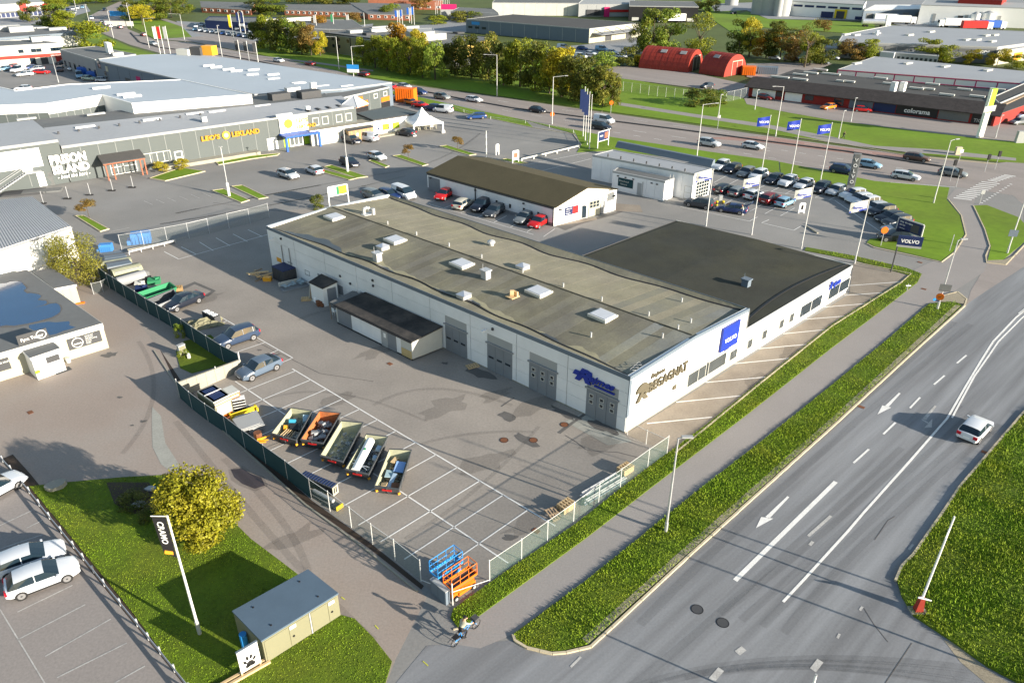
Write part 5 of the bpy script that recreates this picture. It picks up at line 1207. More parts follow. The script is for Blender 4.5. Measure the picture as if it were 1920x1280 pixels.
# tarpaulin heap
p = G(383, 608); b = MB(); n = 16
def th(u, v): return .55*max(0, 1-(u*u+v*v))**.5+.16*math.sin(5*u+2)*math.cos(4*v)+.05
for i in range(n):
    for j in range(n):
        q = []
        for a, c in ((i, j), (i+1, j), (i+1, j+1), (i, j+1)):
            u, v = -1+2*a/n, -1+2*c/n; q.append((u*1.9+.15*math.sin(7*v), v*1.3, max(.01, th(u, v)+random.Random(a*31+c).uniform(-.1, .1))))
        b.face(q)
o = b.build('tarpaulin_heap', 'tarp', label='rumpled olive tarpaulin heap between the black saloon and the crossover', cat='tarpaulin'); o.location = p; o.rotation_euler = (0, 0, .5)
p = G(398, 601); o = MB().box(-1.2, 1.2, -.35, .35, 0, .9).build('covered_crate', 'darkgrey', label='dark crate with a striped white lid on the tarpaulin heap', cat='crate'); o.location = p; o.rotation_euler = (0, 0, -.65)
for k in range(3): MB().box(-1.1+k*.75, -.6+k*.75, -.3, .3, .9, .96).build('lid', 'white', o)
# junk by the workshop wall
p = G(492, 520)
for k in range(9):
    o = MB().bc((0, 0, 0), (random.uniform(1.4, 2.6), .22, .1)).build('plank', 'palewood' if k % 3 else 'oldwood', label='pale plank in the loose timber pile by the dark waste container', cat='plank', group='timber pile by the workshop')
    o.location = p+Vector((random.uniform(-1, 1), random.uniform(-.7, .7), .1+.09*k)); o.rotation_euler = (random.uniform(-.1, .1), random.uniform(-.12, .12), random.uniform(0, 2.6))
p = G(502, 526); o = MB().box(-.5, .5, -.3, .3, 0, .5).build('crate', 'amber', label='ochre crate at the front of the timber pile', cat='crate'); o.location = p
p = G(553, 538); r = thing('scrap_skip', 'low flat skip of bluish sheet metal in front of the waste container', 'skip', p, math.radians(35))
MB().box(-1.7, 1.7, -.8, .8, 0, .18).build('tray', 'midgrey', r); MB().box(-1.7, 1.7, .75, .8, .18, .7).build('side', 'dirtywhite', r)
for k in range(14):
    o = MB().bc((random.uniform(-1.4, 1.4), random.uniform(-.5, .6), .35+random.uniform(0, .35)), (random.uniform(.3, 1), random.uniform(.2, .6), .04), random.uniform(0, 3), tilt=random.uniform(-.8, .8)).build('metal_sheet', 'scrap', r); setcol(o, (.3, .38, .42))
fr, L = frame(G(579, 563), G(592, 566)); r = thing('leaning_door', 'old brown door leaf leaning on the small white shed', 'door', fr[0]); MB(rel(fr, r)).hexa([(0, 0, 0), (1.1, 0, 0), (1.1, .06, 0), (0, .06, 0), (0, .6, 2.3), (1.1, .6, 2.3), (1.1, .66, 2.3), (0, .66, 2.3)]).build('door_leaf', 'dirtywhite', r); MB(rel(fr, r)).hexa([(.1, .01, .2), (1, .01, .2), (1, .03, .2), (.1, .03, .2), (.1, .52, 2.15), (1, .52, 2.15), (1, .55, 2.15), (.1, .55, 2.15)]).build('door_panel', 'oldwood', r)
for px, py, m_, l, s_ in ((597, 564, 'scrap', 'grey scrap lump in front of the small white shed', .8), (601, 572, 'rust', 'brown carton by the canopy of the annexe', .7), (592, 552, 'amber', 'orange bundle behind the leaning door', .5)):
    p = G(px, py); o = MB().bc((0, 0, s_*.4), (s_*1.2, s_, s_*.8), .5).bc((.3, -.3, s_*.3), (s_*.7, s_*.6, s_*.5), 1.1).build('junk_box', m_, label=l, cat='junk'); o.location = p
# open porch roof left of the annexe, chair, plywood
T = [(618, 566, 2.1), (634, 572, 2.1), (684, 549, 2.4), (661, 545, 2.4)]
P_ = [G(*t) for t in T]; r = thing('porch_roof', 'flat grey felt porch roof joining the annexe to the small shed', 'porch', (P_[0].x, P_[0].y, 0)); q = [p-r.location for p in P_]
MB().hexa([(v.x, v.y, v.z-.1) for v in q]+[(v.x, v.y, v.z) for v in q]).build('roof', 'slate', r)
for v in (q[0], q[1]): MB().tube((v.x, v.y, 0), (v.x, v.y, v.z-.1), .05).build('post', 'oldwood', r)
p = G(629, 590); r = thing('plastic_chair', 'white plastic chair at the end of the annexe', 'chair', p, .8)
MB().box(-.25, .25, -.25, .25, .42, .46).build('seat', 'white', r); MB().box(-.27, -.22, -.25, .25, .46, .9).build('backrest', 'white', r)
for x in (-.22, .22):
    for y in (-.22, .22): MB().tube((x, y, 0), (x, y, .42), .025).build('leg', 'white', r)
# ------------------------------------------------------------------ scissor lifts
def lift(px, py, head, m, label, deck):
    p = G(px, py); rz = math.atan2(*(lambda d: (d.y, d.x))(G(*head)-p)); r = thing('scissor_lift', label, 'scissor lift', p, rz, 'scissor lifts at the fence corner')
    MB().box(-.95, .95, -.38, .38, .2, .62).build('chassis', m, r)
    for x in (-.75, .75):
        for y in (-.42, .42):
            w_ = MB().tube((x, y-.09, .22), (x, y+.09, .22), .22, n=12).build('wheel', 'rubber', r); MB().tube((x, y-.1, .22), (x, y+.1, .22), .12, n=8).build('rim', 'lightgrey', w_)
    for y in (-.34, .34):
        for k in range(3): MB().hexa([(-.85, y-.03, .66+k*.11), (.85, y-.03, .64+k*.11), (.85, y+.03, .64+k*.11), (-.85, y+.03, .66+k*.11), (-.85, y-.03, .73+k*.11), (.85, y-.03, .71+k*.11), (.85, y+.03, .71+k*.11), (-.85, y+.03, .73+k*.11)]).build('scissor_arm', m, r)
    MB().box(-1.05, 1.05, -.42, .42, 1.0, 1.08).build('platform', deck, r); MB().box(-1.06, 1.06, -.44, -.41, 1.08, 1.24).box(-1.06, 1.06, .41, .44, 1.08, 1.24).box(-1.08, -1.04, -.44, .44, 1.08, 1.24).box(1.04, 1.08, -.44, .44, 1.08, 1.24).build('toe_board', m, r)
    for z in (1.62, 2.08):
        for y in (-.43, .43): MB().tube((-1.05, y, z), (1.05, y, z), .028, n=6).build('rail', m, r)
        for x in (-1.05, 1.05): MB().tube((x, -.43, z), (x, .43, z), .028, n=6).build('rail', m, r)
    for x in (-1.05, -.35, .35, 1.05):
        for y in (-.43, .43): MB().tube((x, y, 1.08), (x, y, 2.08), .028, n=6).build('rail_post', m, r)
    MB().bc((.8, -.35, 1.95), (.22, .16, .26)).build('control_box', 'darkgrey', r); MB().bc((0, -.4, .42), (.9, .06, .28)).build('side_panel', 'lightgrey' if m == 'skyblue' else 'amber', r)
    for y in (-.46, .46): MB().box(-.5, .5, y-.03, y+.03, .3, .55).build('battery_cover', m, r)
    return r
lift(864, 1108, (880, 1097), 'orange', 'orange scissor lift nearest the fence corner', 'darkgrey')
lift(838, 1086, (854, 1075), 'skyblue', 'blue scissor lift behind the orange one', 'midgrey')
p = G(826, 1120); r = thing('utility_cabinet', 'grey utility cabinet at the fence corner in front of the lifts', 'cabinet', p, -.78)
MB().box(-.75, .75, -.17, .17, 0, 1.15).build('cabinet_body', 'bluegrey', r); MB().box(-.78, .78, -.2, .2, 1.15, 1.2).build('cap', 'lightgrey', r)
for x0 in (-.7, .02): MB().box(x0, x0+.68, -.19, -.17, .08, 1.1).build('door', 'bluegrey', r)
p = G(343, 666); r = thing('utility_cabinet', 'pale green utility cabinet on the grass patch by the teal fence', 'cabinet', p, .9)
MB().box(-.35, .35, -.2, .2, 0, 1.2).build('cabinet_body', 'lightgrey', r); MB().box(-.38, .38, -.23, .23, 1.2, 1.25).build('cap', 'lightgrey', r); MB().box(-.3, .3, -.22, -.2, .1, 1.1).build('door', 'kioskgreen', r)
p = G(355, 672); o = MB().box(-.12, .12, -.12, .12, 0, .5).tube((0, 0, .5), (0, 0, .62), .1).build('marker_post', 'dirtywhite', label='short white marker beside the pale green cabinet', cat='marker'); o.location = p
# ------------------------------------------------------------------ kiosk, paw sign, banner pole, guard rail
HK = 1.85
T = [(437.5, 1147, HK), (491, 1202, HK), (633, 1114, HK), (577, 1070, HK)]
r = mass('utility_kiosk', 'pale green transformer kiosk with a flat blue grey roof on the lawn', 'kiosk', T, 'kioskgreen', 'kioskroof', over=.06)
f, L = side(T, 1, 2); f0 = rel(f, r)
for x0, x1 in ((.02*L, .32*L), (.33*L, .59*L), (.62*L, .84*L), (.85*L, .98*L)):
    if x1 > x0: panel(f0, r, 'door', x0, x1, .1, HK-.12, 'kioskgreen', .03)
panel(f0, r, 'centre_strip', .597*L, .612*L, .05, HK-.05, 'lightgrey', .045)
for x in (.34*L, .86*L): panel(f0, r, 'warning_plate', x, x+.4, HK-.42, HK-.18, 'white', .04); panel(f0, r, 'handle', x+.1, x+.22, .8, .86, 'black', .06); MB(f0).tube((x+.16, -.03, .83), (x+.16, -.08, .83), .07, n=8).build('lock', 'black', r)
q = [G(*t)-Vector(r.location) for t in T]; cx = sum(q, Vector())/4
for k in range(4):
    v = cx.lerp(q[k], .62); MB().tube((v.x, v.y, HK+.12), (v.x, v.y, HK+.16), .06, n=8).build('lifting_lug', 'black', r)
f, L = side(T, 0, 1); MB(rel(f, r)).tube((L*.4, -.25, .1), (L*.4, -.25, 1.2), .22, n=10).build('side_drum', 'skyblue', r)
fr, L = frame(G(455, 1268), G(489, 1247)); r = thing('paw_sign', 'white sign board with a black paw print beside the kiosk', 'sign', fr[0]); f0 = rel(fr, r)
for x in (0, L): MB(f0).box(x-.05, x+.05, -.05, .05, 0, 2.05).build('post', 'palewood', r)
sb = MB(f0).box(-.05, L+.05, -.1, -.05, .4, 2.08).build('sign_board', 'white', r); MB(f0).box(-.08, L+.08, -.12, .0, 2.08, 2.14).build('sign_cap', 'bluegrey', r)
b = MB(f0)
def ell(cx_, cz, rx, rz_, tl=0): b.face([(cx_+rx*math.cos(t)*math.cos(tl)-rz_*math.sin(t)*math.sin(tl), -.112, cz+rx*math.cos(t)*math.sin(tl)+rz_*math.sin(t)*math.cos(tl)) for t in np.linspace(0, 2*math.pi, 15)[:-1]])
k = L/1.5
for a in ((.75, .8, .3, .22, 0), (.52, .68, .17, .14, .5), (.98, .68, .17, .14, -.5), (.37, 1.05, .11, .16, .5), (.6, 1.28, .11, .17, .15), (.9, 1.28, .11, .17, -.15), (1.13, 1.05, .11, .16, -.5)): ell(a[0]*k, a[1], a[2]*k, a[3], a[4])
b.build('paw_print', 'black', r); text_obj(f0, r, 'sign_letters', 'Fyra Tassar', .1, 1.68, .24*k, 'taupe', .01, -.11)
fr, L = frame(G(400, 1300), G(506, 1240)); r = thing('timber_beam', 'two pale timber beams lying in front of the paw sign', 'beam', fr[0])
for y in (-.18, .12): MB(rel(fr, r)).box(0, L, y, y+.17, .02, .2).build('beam', 'palewood', r)
p = G(375, 1188.5); r = thing('banner_pole', 'white pole with a long dark vertical banner on the lawn', 'banner', p)
MB().tube((0, 0, 0), (0, 0, 9.4), .09, .06, 8).build('pole', 'pole', r); MB().tube((0, 0, 0), (0, 0, 1.1), .12, n=8).build('pole_foot', 'galv', r); MB().tube((0, 0, 9.35), (-.85, -.1, 9.45), .03).build('banner_arm', 'pole', r)
fb = (Vector((-.9, -.12, 0)), Vector((.99, .1, 0)).normalized(), Vector((-.1, .99, 0)).normalized())
b = MB(fb); b.prism; Z = [6.15, 9.4]
b.hexa([(.2, -.02, 6.9), (.82, -.02, 6.3), (.82, .0, 6.3), (.2, .0, 6.9), (.1, -.02, 9.42), (.82, -.02, 9.32), (.82, .0, 9.32), (.1, .0, 9.42)]); b.build('banner', 'black', r)
t = text_obj(fb, None, 'banner_letters', 'CRAMO', 0, 0, .46, 'white', .012, -.035, .2, .01); t.data.transform(Matrix.Translation(-fb[0])); t.data.transform(Matrix.Rotation(math.radians(90), 4, fb[2])); t.data.transform(Matrix.Translation(fb[0]+fb[1]*.3+Vector((0, 0, 9.1)))); t.parent = r
b = MB(fb); b.hexa([(.25, -.05, 6.72), (.7, -.05, 6.6), (.7, -.02, 6.6), (.25, -.02, 6.72), (.3, -.05, 6.95), (.72, -.05, 6.82), (.72, -.02, 6.82), (.3, -.02, 6.95)]); b.build('banner_mark', 'amber', r)
q = [G(*t, .7) for t in ((-60, 770), (0, 854), (32, 890), (87.5, 960), (132.5, 1014), (190, 1085), (252, 1160), (295, 1212), (350, 1280), (420, 1370))]
o = q[0].copy(); o.z = 0; r = thing('guard_rail', 'galvanised guard rail between the lawn and the lower left car park', 'guard rail', o)
for a, b_ in zip(q, q[1:]):
    fr, L = frame(a, b_); f0 = rel(fr, r); b = MB(f0); b.box(0, L, -.03, 0, .42, .5).box(0, L, -.05, -.02, .5, .6).box(0, L, -.03, 0, .6, .68); b.build('rail', 'galv', r)
    n = max(1, round(L/2))
    for k in range(n): MB(f0).box(L*k/n-.04, L*k/n+.04, 0, .1, 0, .68).build('post', 'galv', r)
p = G(106, 914); r_ = MB(); pts = [(.75*math.cos(t)*(1+.1*math.sin(3*t)), .5*math.sin(t)) for t in np.linspace(0, 2*math.pi, 15)[:-1]]; r_.prism(pts, .0, .4); o = r_.build('boulder', 'concrete', label='flat pale boulder at the tip of the lawn', cat='boulder'); o.location = p; o.rotation_euler = (.05, -.05, .5)
for px, py, s_, l in ((262, 948, .5, 'pale rock in the dark planting bed on the lawn'), (283, 918, .4, 'small grey rock in the planting bed by the yellow tree')):
    p = G(px, py); b = MB(); b.prism([(s_*math.cos(t)*(1+.2*math.sin(4*t)), s_*.7*math.sin(t)) for t in np.linspace(0, 2*math.pi, 10)[:-1]], 0, .35*s_); o = b.build('rock', 'lightgrey', label=l, cat='rock'); o.location = (p.x, p.y, .07)
# ------------------------------------------------------------------ bollard gate and street posts
p = G(1720, 1146); r = thing('barrier_gate', 'raised white barrier boom on a red post at the road verge', 'barrier', p)
MB().box(-.5, .5, -.32, .32, 0, .15).build('foot_plate', 'concrete', r); MB().hexa([(-.25, -.2, .15), (.25, -.2, .15), (.25, .2, .15), (-.25, .2, .15), (-.13, -.12, 1.3), (.13, -.12, 1.3), (.13, .12, 1.3), (-.13, .12, 1.3)]).build('gate_post', 'redmetal', r)
MB().tube((0, 0, 1.2), (.5, .5, 7.4), .07, .05, 8).build('boom', 'white', r); MB().tube((0, 0, 1.25), (-.45, -.25, 1.5), .05).tube((-.45, -.25, 1.5), (.35, -.35, 1.35), .04).tube((.35, -.35, 1.35), (0, 0, 1.25), .04).build('counterweight_frame', 'white', r); MB().tube((.42, .42, 6.6), (.2, .2, 6.0), .03).build('boom_stay', 'white', r)
p = G(1505, 1350); r = thing('white_pole', 'white pole rising from below the lower edge of the photo', 'pole', p); MB().tube((0, 0, 0), (0, 0, 3.7), .06, .06, 8).build('pole', 'white', r); MB().tube((0, 0, 3.7), (0, 0, 3.76), .07, n=8).build('pole_cap', 'lightgrey', r)
# ------------------------------------------------------------------ buildings on the left
HF = 2.72
T = [(192, 607.5, HF), (50, 507, HF), (-160, 553, HF), (-160, 710, HF)]
fy = mass('pet_care_building', 'low cream building at the left edge with blue rain water standing on its flat roof', 'building', T, 'cream', 'slate', rim=.1, rimmat='dirtywhite')
def rsheet(root, pts, z, m, name='puddle'):
    q = [G(x, y, z)-Vector(root.location) for x, y in PX(pts)]; b = MB(); b.prism([(p.x, p.y) for p in q], z, z); return b.build(name, m, root)
import re
def loc(s, ox, oy, k): return ' '.join(f'{ox+float(a)/k:.1f},{oy+float(b)/k:.1f}' for a, b in (t.split(',') for t in s.split()))
rsheet(fy, loc('-700,420 -700,760 0,702 60,690 140,696 270,675 380,650 450,630 520,610 575,580 600,560 607,520 590,485 560,470 500,476 460,490 380,505 325,518 360,508 440,488 470,470 462,446 420,445 375,437 400,418 412,395 380,380 300,368 270,372 235,345 265,318 240,290 210,255 160,250 100,255 60,270 0,275', 0, 480, 5.333), HF+.13, 'water')
rsheet(fy, loc('290,690 380,672 480,655 560,662 690,650 698,670 690,690 720,700 758,710 700,730 640,745 560,778 500,790 470,760 400,745 330,740 290,715', 0, 480, 5.333), HF+.13, 'water')
rsheet(fy, loc('0,275 60,262 100,245 215,248 250,280 285,310 255,345 300,358 390,372 425,398 390,435 470,436 490,470 560,460 615,490 625,530 590,590 530,625 440,650 380,662 270,690 140,712 0,716 -700,780 -700,400', 0, 480, 5.333), HF+.126, 'patch', 'wet_edge')
f, L = side(T, 3, 0); f0 = rel(f, fy); fyF = f
panel(f0, fy, 'fascia', 0, L, HF-.42, HF+.06, 'white', .12)
def fpx(px): return WP(f, px, 640)[0]
x0, x1 = WP(f, 126, 642)[0], WP(f, 189, 628)[0]
s = panel(f0, fy, 'sign_board', x0, x1, 1.0, 2.2, 'darkgrey', .08)
b = MB(f0); c_ = (x0+.85, 1.6)
def ringf(b, cx_, cz, r0, r1, y):
    for k in range(24):
        t0, t1 = 2*math.pi*k/24, 2*math.pi*(k+1)/24
        b.face([(cx_+r_*math.cos(t), y, cz+r_*math.sin(t)) for r_, t in ((r0, t0), (r1, t0), (r1, t1), (r0, t1))])
ringf(b, *c_, .46, .52, -.09); b.build('sign_ring', 'white', fy)
text_obj(f0, fy, 'sign_letters', 'TASSAR', c_[0], 1.42, .2, 'white', .01, -.09, align='CENTER', bold=.02)
for k, t in enumerate(('Hundvard', 'Djurbutik', 'Hundtrimning', 'Kurser', 'Foder')): text_obj(f0, fy, 'sign_letters', t, x0+1.6, 1.98-k*.2, .19, 'white', .01, -.09)
x0, x1 = WP(f, -30, 690)[0], WP(f, 20, 685)[0]; panel(f0, fy, 'sign_board', x0, x1, 1.0, 2.2, 'darkgrey', .08)
for k, t in enumerate(('DAGIS FÖR HUND', 'träning och', 'uppfostring')): text_obj(f0, fy, 'sign_letters', t, x1-1.9, 1.75-k*.3, .26 if not k else .2, 'white', .01, -.09)
# roof sign
x0, x1 = WP(f, 37, 650)[0], WP(f, 92, 630)[0]
panel(f0, fy, 'roof_sign', x0, x1, HF+.1, HF+1.15, 'taupe' if 0 else 'darkgrey', .08, y=.35); text_obj(f0, fy, 'sign_letters', 'Fyra Tassar', x0+.25, HF+.45, .42, 'white', .01, .26, bold=.01)
b = MB(f0); ringf(b, x1-.55, HF+.65, .38, .44, .262); b.build('sign_ring', 'white', fy)
# porch
T2 = [(58, 672, 2.35), (112, 654, 2.35), (97, 640, 2.35), (43, 658, 2.35)]
po = mass('entrance_porch', 'white entrance porch with a sloping grey roof on the front of the low cream building', 'porch', T2, 'white', 'slate', over=.05, rim=.08, rimmat='white')
f2, L2_ = side(T2, 0, 1); g0 = rel(f2, po); x0, x1 = WP(f2, 87, 690)[0], WP(f2, 120, 680)[0]; x1 = min(x1, L2_-.1)
window(g0, po, x0, x1, .1, 2.1, 'white', 1, 1, pm='skylight'); panel(g0, po, 'door_notice', x0+.2, x1-.15, 1.35, 1.95, 'darkgrey', .1); panel(g0, po, 'letter_box', x0-1.0, x0-.6, .7, 1.0, 'lime', .12)
for x in (x0-.3, x1+.05): MB(g0).tube((x, -.15, 1.95), (x, 0, 1.95), .09, n=8).build('lamp', 'dirtywhite', po)
p = G(118, 695); MB().bc((p.x, p.y, .03), (1.4, .8, .03), math.atan2(f2[1].y, f2[1].x)).build('door_mat', 'darkgrey', label='dark door mat in front of the white porch', cat='mat')
p = G(129, 679); o = MB().tube((0, 0, 0), (0, 0, .5), .2, .26, 10).build('plant_pot', 'dirtywhite', label='pale plant pot right of the porch door', cat='pot'); o.location = p
T = [(62, 512, 2.3), (98, 504, 2.3), (141.5, 534, 2.3), (101, 541.5, 2.3)]
ex = mass('annex_building', 'small cream annex with a grey green roof behind the low cream building', 'building', T, 'cream', 'slate', over=.12, rim=.06, rimmat='white')
f, L = side(T, 3, 2); 
for k in range(3): panel(rel(f, ex), ex, 'wall_board', L*k/3+.02, L*(k+1)/3-.02, .1, 2.15, 'cream', .03)
p = G(151, 569); MB().bc((p.x, p.y, .08), (.9, .3, .16), .3).build('kerb_block', 'orange', label='small orange block at the corner of the cream annex', cat='block')
# corrugated hall
HC = 5.2; T = [(132.5, 424, HC), (61, 369, HC+.9), (-150, 390, HC+.9), (-150, 516, HC)]
P_ = [G(*t) for t in T]; ch = thing('corrugated_hall', 'white hall with a ribbed grey metal roof at the left edge', 'building', (P_[0].x, P_[0].y, 0)); q = [p-ch.location for p in P_]
b = MB(); b.face([(q[0].x, q[0].y, 0), (q[0].x, q[0].y, q[0].z), (q[3].x, q[3].y, q[3].z), (q[3].x, q[3].y, 0)]); b.face([(q[0].x, q[0].y, 0), (q[1].x, q[1].y, 0), (q[1].x, q[1].y, q[1].z), (q[0].x, q[0].y, q[0].z)]); b.face([(q[1].x, q[1].y, 0), (q[2].x, q[2].y, 0), (*q[2].xy, q[2].z), (*q[1].xy, q[1].z)]); b.build('wall', 'white', ch)
Lr = (q[3]-q[0]).length; n = int(Lr/.32)
for k in range(n):
    t0, t1, t2 = k/n, (k+.62)/n, (k+1)/n; b = MB(); up = Vector((0, 0, .07))
    A = [q[0].lerp(q[3], t) for t in (t0, t1, t2)]; B = [q[1].lerp(q[2], t) for t in (t0, t1, t2)]
    m0, m1, n0, n1 = A[0].lerp(A[1], .25)+up, A[0].lerp(A[1], .75)+up, B[0].lerp(B[1], .25)+up, B[0].lerp(B[1], .75)+up
    for w_ in ((A[0], m0, n0, B[0]), (m0, m1, n1, n0), (m1, A[1], B[1], n1), (A[1], A[2], B[2], B[1])): b.face([tuple(v) for v in w_])
    b.build('roof_rib', 'greyroof', ch)
fr = (q[3]*1, (q[0]-q[3]).normalized(), None); d = (q[0]-q[3]).normalized(); nn = Vector((-d.y, d.x, 0))
MB((Vector((q[3].x, q[3].y, 0)), d, nn)).box(0, Lr, -.25, -.02, HC-.25, HC-.05).build('gutter', 'midgrey', ch)
fc = (Vector((q[3].x, q[3].y, 0)), d, nn)
for k in range(int(Lr/1.0)): panel(fc, ch, 'wall_board', k*1.0+.012, k*1.0+.988, .1, HC-.28, 'white', .025)
# ------------------------------------------------------------------ leisure hall complex
def addroof(root, pts, m, name='roof', th=.12):
    q = [G(*t)-Vector(root.location) for t in pts]; ar = sum(a.x*b_.y-b_.x*a.y for a, b_ in zip(q, q[1:]+q[:1]))
    if ar < 0: q = q[::-1]
    b = MB(); b.prism([tuple(p+Vector((0, 0, th))) for p in q], 0, .1)
    for i in range(len(q)): b.v[i] = tuple(q[i])
    return b.build(name, m, root)
def panels_side(root, T, i, j, z0, z1, m, n, strip='stripgrey', sw=.12, d=.05):
    f, L = side(T, i, j); f0 = rel(f, root)
    for k in range(n):
        panel(f0, root, 'wall_panel', L*k/n+sw/2, L*(k+1)/n-sw/2, z0, z1, m, d)
        if strip: panel(f0, root, 'joint_strip', L*k/n-sw/2+.005, L*k/n+sw/2-.005, z0, z1, strip, d+.03)
    return f, f0, L
TL = [(114.6, 275.6, 6), (667, 200.5, 6), (640, 181, 6.7), (82, 241, 6.7)]
leo = mass('leisure_hall', 'long grey panelled leisure hall with light grey roofs along the big car park', 'building', TL, 'steelgrey', 'greyroof', over=.0)
addroof(leo, [(82, 241, 6.7), (640, 181, 6.7), (560, 171.5, 6.4), (20, 231, 6.4)], 'slate')
fL, fL0, LL = panels_side(leo, TL, 0, 1, .3, 5.6, 'steelgrey', 20)
panel(fL0, leo, 'gutter', 0, LL, 5.72, 6.05, 'lightgrey', .18)
def roofbox(root, px, py, z, s, m='white', name='roof_light', rz=None):
    p = G(px, py, z)-Vector(root.location); MB().bc((p.x, p.y, p.z+s[2]/2), s, rz if rz is not None else math.atan2(fL[1].y, fL[1].x)).build(name, m, root)
for px, py in ((160, 240), (285, 226), (365, 215), (407, 211), (492, 200), (532, 217)): roofbox(leo, px, py, 6.5, (3.2, .8, .35))
for px, py in ((180, 215), (392, 192), (50, 224)): roofbox(leo, px, py, 6.9, (3.2, .8, .3), 'lightgrey')
for k in range(8): roofbox(leo, 110+k*38, 251-k*5, 6.6, (.3, .3, .4), 'darkgrey', 'roof_vent')
roofbox(leo, 383, 228, 6.4, (.9, .9, .9), 'galv', 'roof_vent')
for px, py, s, m in ((524, 187, (4, 2.6, 1.4), 'darkgrey'), (580, 184, (4.4, 2.8, 1.6), 'darkgrey'), (550, 180, (3, 1.6, 1.8), 'galv'), (588, 172, (1.2, 1.2, 2), 'alu'), (577, 205, (.8, .8, .6), 'white')): roofbox(leo, px, py, 6.6, s, m, 'ventilation_unit')
for k in range(5): roofbox(leo, 578+k*19, 208-k*3, 6.25, (.5, 1.8, .15), 'darkgrey', 'roof_ladder')
# letters on the hall
wordpx(fL, leo, 'sign_letters', "LEO'S", (377, 262), (412, 258), 3.6, 4.55, 'goldtext', .2, -.12, .04)
wordpx(fL, leo, 'sign_letters', 'LEKLAND', (434, 255), (486, 248), 3.6, 4.55, 'goldtext', .2, -.12, .04)
x, z = WP(fL, 423, 253); MB(fL0).tube((x, -.25, 4.1), (x, -.08, 4.1), .75, n=12).build('sign_disc', 'amber', leo); MB(fL0).tube((x, -.3, 4.1), (x, -.25, 4.1), .45, n=12).build('disc_centre', 'cream', leo)
wordpx(fL, leo, 'sign_letters', 'PRISON', (93, 305), (161, 294), 3.3, 4.9, 'white', .1, -.25, .05); wordpx(fL, leo, 'sign_letters', 'ISLAND', (97, 315), (166, 306), 1.7, 3.15, 'white', .1, -.25, .05); wordpx(fL, leo, 'sign_letters', '- beat the bars -', (105, 324), (166, 314), .9, 1.5, 'white', .1, -.25, .015, .3)
# porch, windows, doors of the hall
def lx(px, py): return WP(fL, px, py)[0]
x0, x1 = lx(203, 318), lx(262, 312)
b = MB(fL0); b.hexa([(x0-1.2, -3.2, 2.9), (x1+.6, -3.2, 2.9), (x1+.6, 0, 3.7), (x0-1.2, 0, 3.7), (x0-1.2, -3.2, 3.05), (x1+.6, -3.2, 3.05), (x1+.6, 0, 3.85), (x0-1.2, 0, 3.85)]); b.build('porch_roof', 'darkroof', leo)
for x in (x0-.8, x0+.3, x1-.4, x1+.3): MB(fL0).box(x-.1, x+.1, -3.05, -2.85, 0, 2.92).build('porch_post', 'orange' if 0 else 'brick', leo)
MB(fL0).box(x0-1.1, x1+.5, -3.1, -2.85, 2.7, 2.9).build('porch_beam', 'brick', leo)
window(fL0, leo, x0+.4, x1-.5, .1, 2.6, 'white', 4, 2, pm='glass', d=.12)
window(fL0, leo, lx(270, 305), lx(322, 298), 1.0, 2.9, 'dirtywhite', 4, 1, t=.12, pm='glass', d=.1); window(fL0, leo, lx(329, 300), lx(344, 298), .2, 2.5, 'white', 1, 2, t=.2, pm='glass', d=.1)
panel(fL0, leo, 'terrace', lx(295, 305), lx(480, 280), 0, .6, 'concrete', 2.2)
panel(fL0, leo, 'white_door', lx(502, 275), lx(521, 272), .05, 2.3, 'white', .1)
x0, x1 = lx(530, 265), lx(578, 258)
sg = panel(fL0, leo, 'sign_board', x0-.3, x1+.2, 2.9, 5.9, 'white', .3); text_obj(fL0, leo, 'sign_letters', "LEO'S", x0+3.2, 4.6, 1.0, 'goldtext', .05, -.31, 0, .04); text_obj(fL0, leo, 'sign_letters', 'LEKLAND', x0+3.2, 3.4, .95, 'goldtext', .05, -.31, 0, .04)
MB(fL0).tube((x0+1.5, -.36, 4.6), (x0+1.5, -.3, 4.6), .9, n=12).build('sign_disc', 'amber', leo)
MB(fL0).box(x0-.6, x1+1.2, -3.4, 0, 2.55, 2.85).build('canopy', 'blue', leo)
for x in (x0-.5, x1+1.0): MB(fL0).box(x-.2, x+.2, -3.3, -2.9, 0, 2.55).build('canopy_post', 'blue', leo)
window(fL0, leo, x0+1.4, x1-1.2, .05, 2.5, 'white', 3, 1, t=.15, pm='skylight', d=.12)
for x in (x0+.2, x1-.9): panel(fL0, leo, 'lime_panel', x, x+1.1, .1, 2.4, 'lime', .1)
for px, py in ((591, 224), (609, 221), (635, 218), (653, 215)): x = lx(px, py); window(fL0, leo, x-.7, x+.7, 3.4, 5.0, 'dirtywhite', 1, 1, t=.15, pm='glass', d=.12)
# left taller part, white block, back hall, right block
xa, za = WP(fL, 108.5, 263); pa = fL[0]+fL[1]*xa; q0_ = G(62, 226, za+.4); T0 = [pa-fL[1]*50+Vector((0, 0, za)), pa+Vector((0, 0, za)), q0_, q0_-fL[1]*50]
r = mass('taller_hall_part', 'taller left end of the grey leisure hall with an outside stair', 'building', T0, 'steelgrey', 'greyroof'); f, f0, L = panels_side(r, T0, 0, 1, .3, za-.45, 'steelgrey', 9)
panel(f0, r, 'gutter', 0, L, za-.3, za+.05, 'lightgrey', .15)
x0, x1 = WP(f, -60, 300)[0], WP(f, 74, 285)[0]; panel(f0, r, 'white_band', x0, x1, 3.4, 6.4, 'white', .12)
x1 = WP(f, 76, 300)[0]; panel(f0, r, 'white_door', x1-3.0, x1-1.5, 2.9, 5.0, 'dirtywhite', .16); panel(f0, r, 'white_door', x1-1.2, x1-.1, .1, 2.4, 'white', .1)
st = MB(f0)
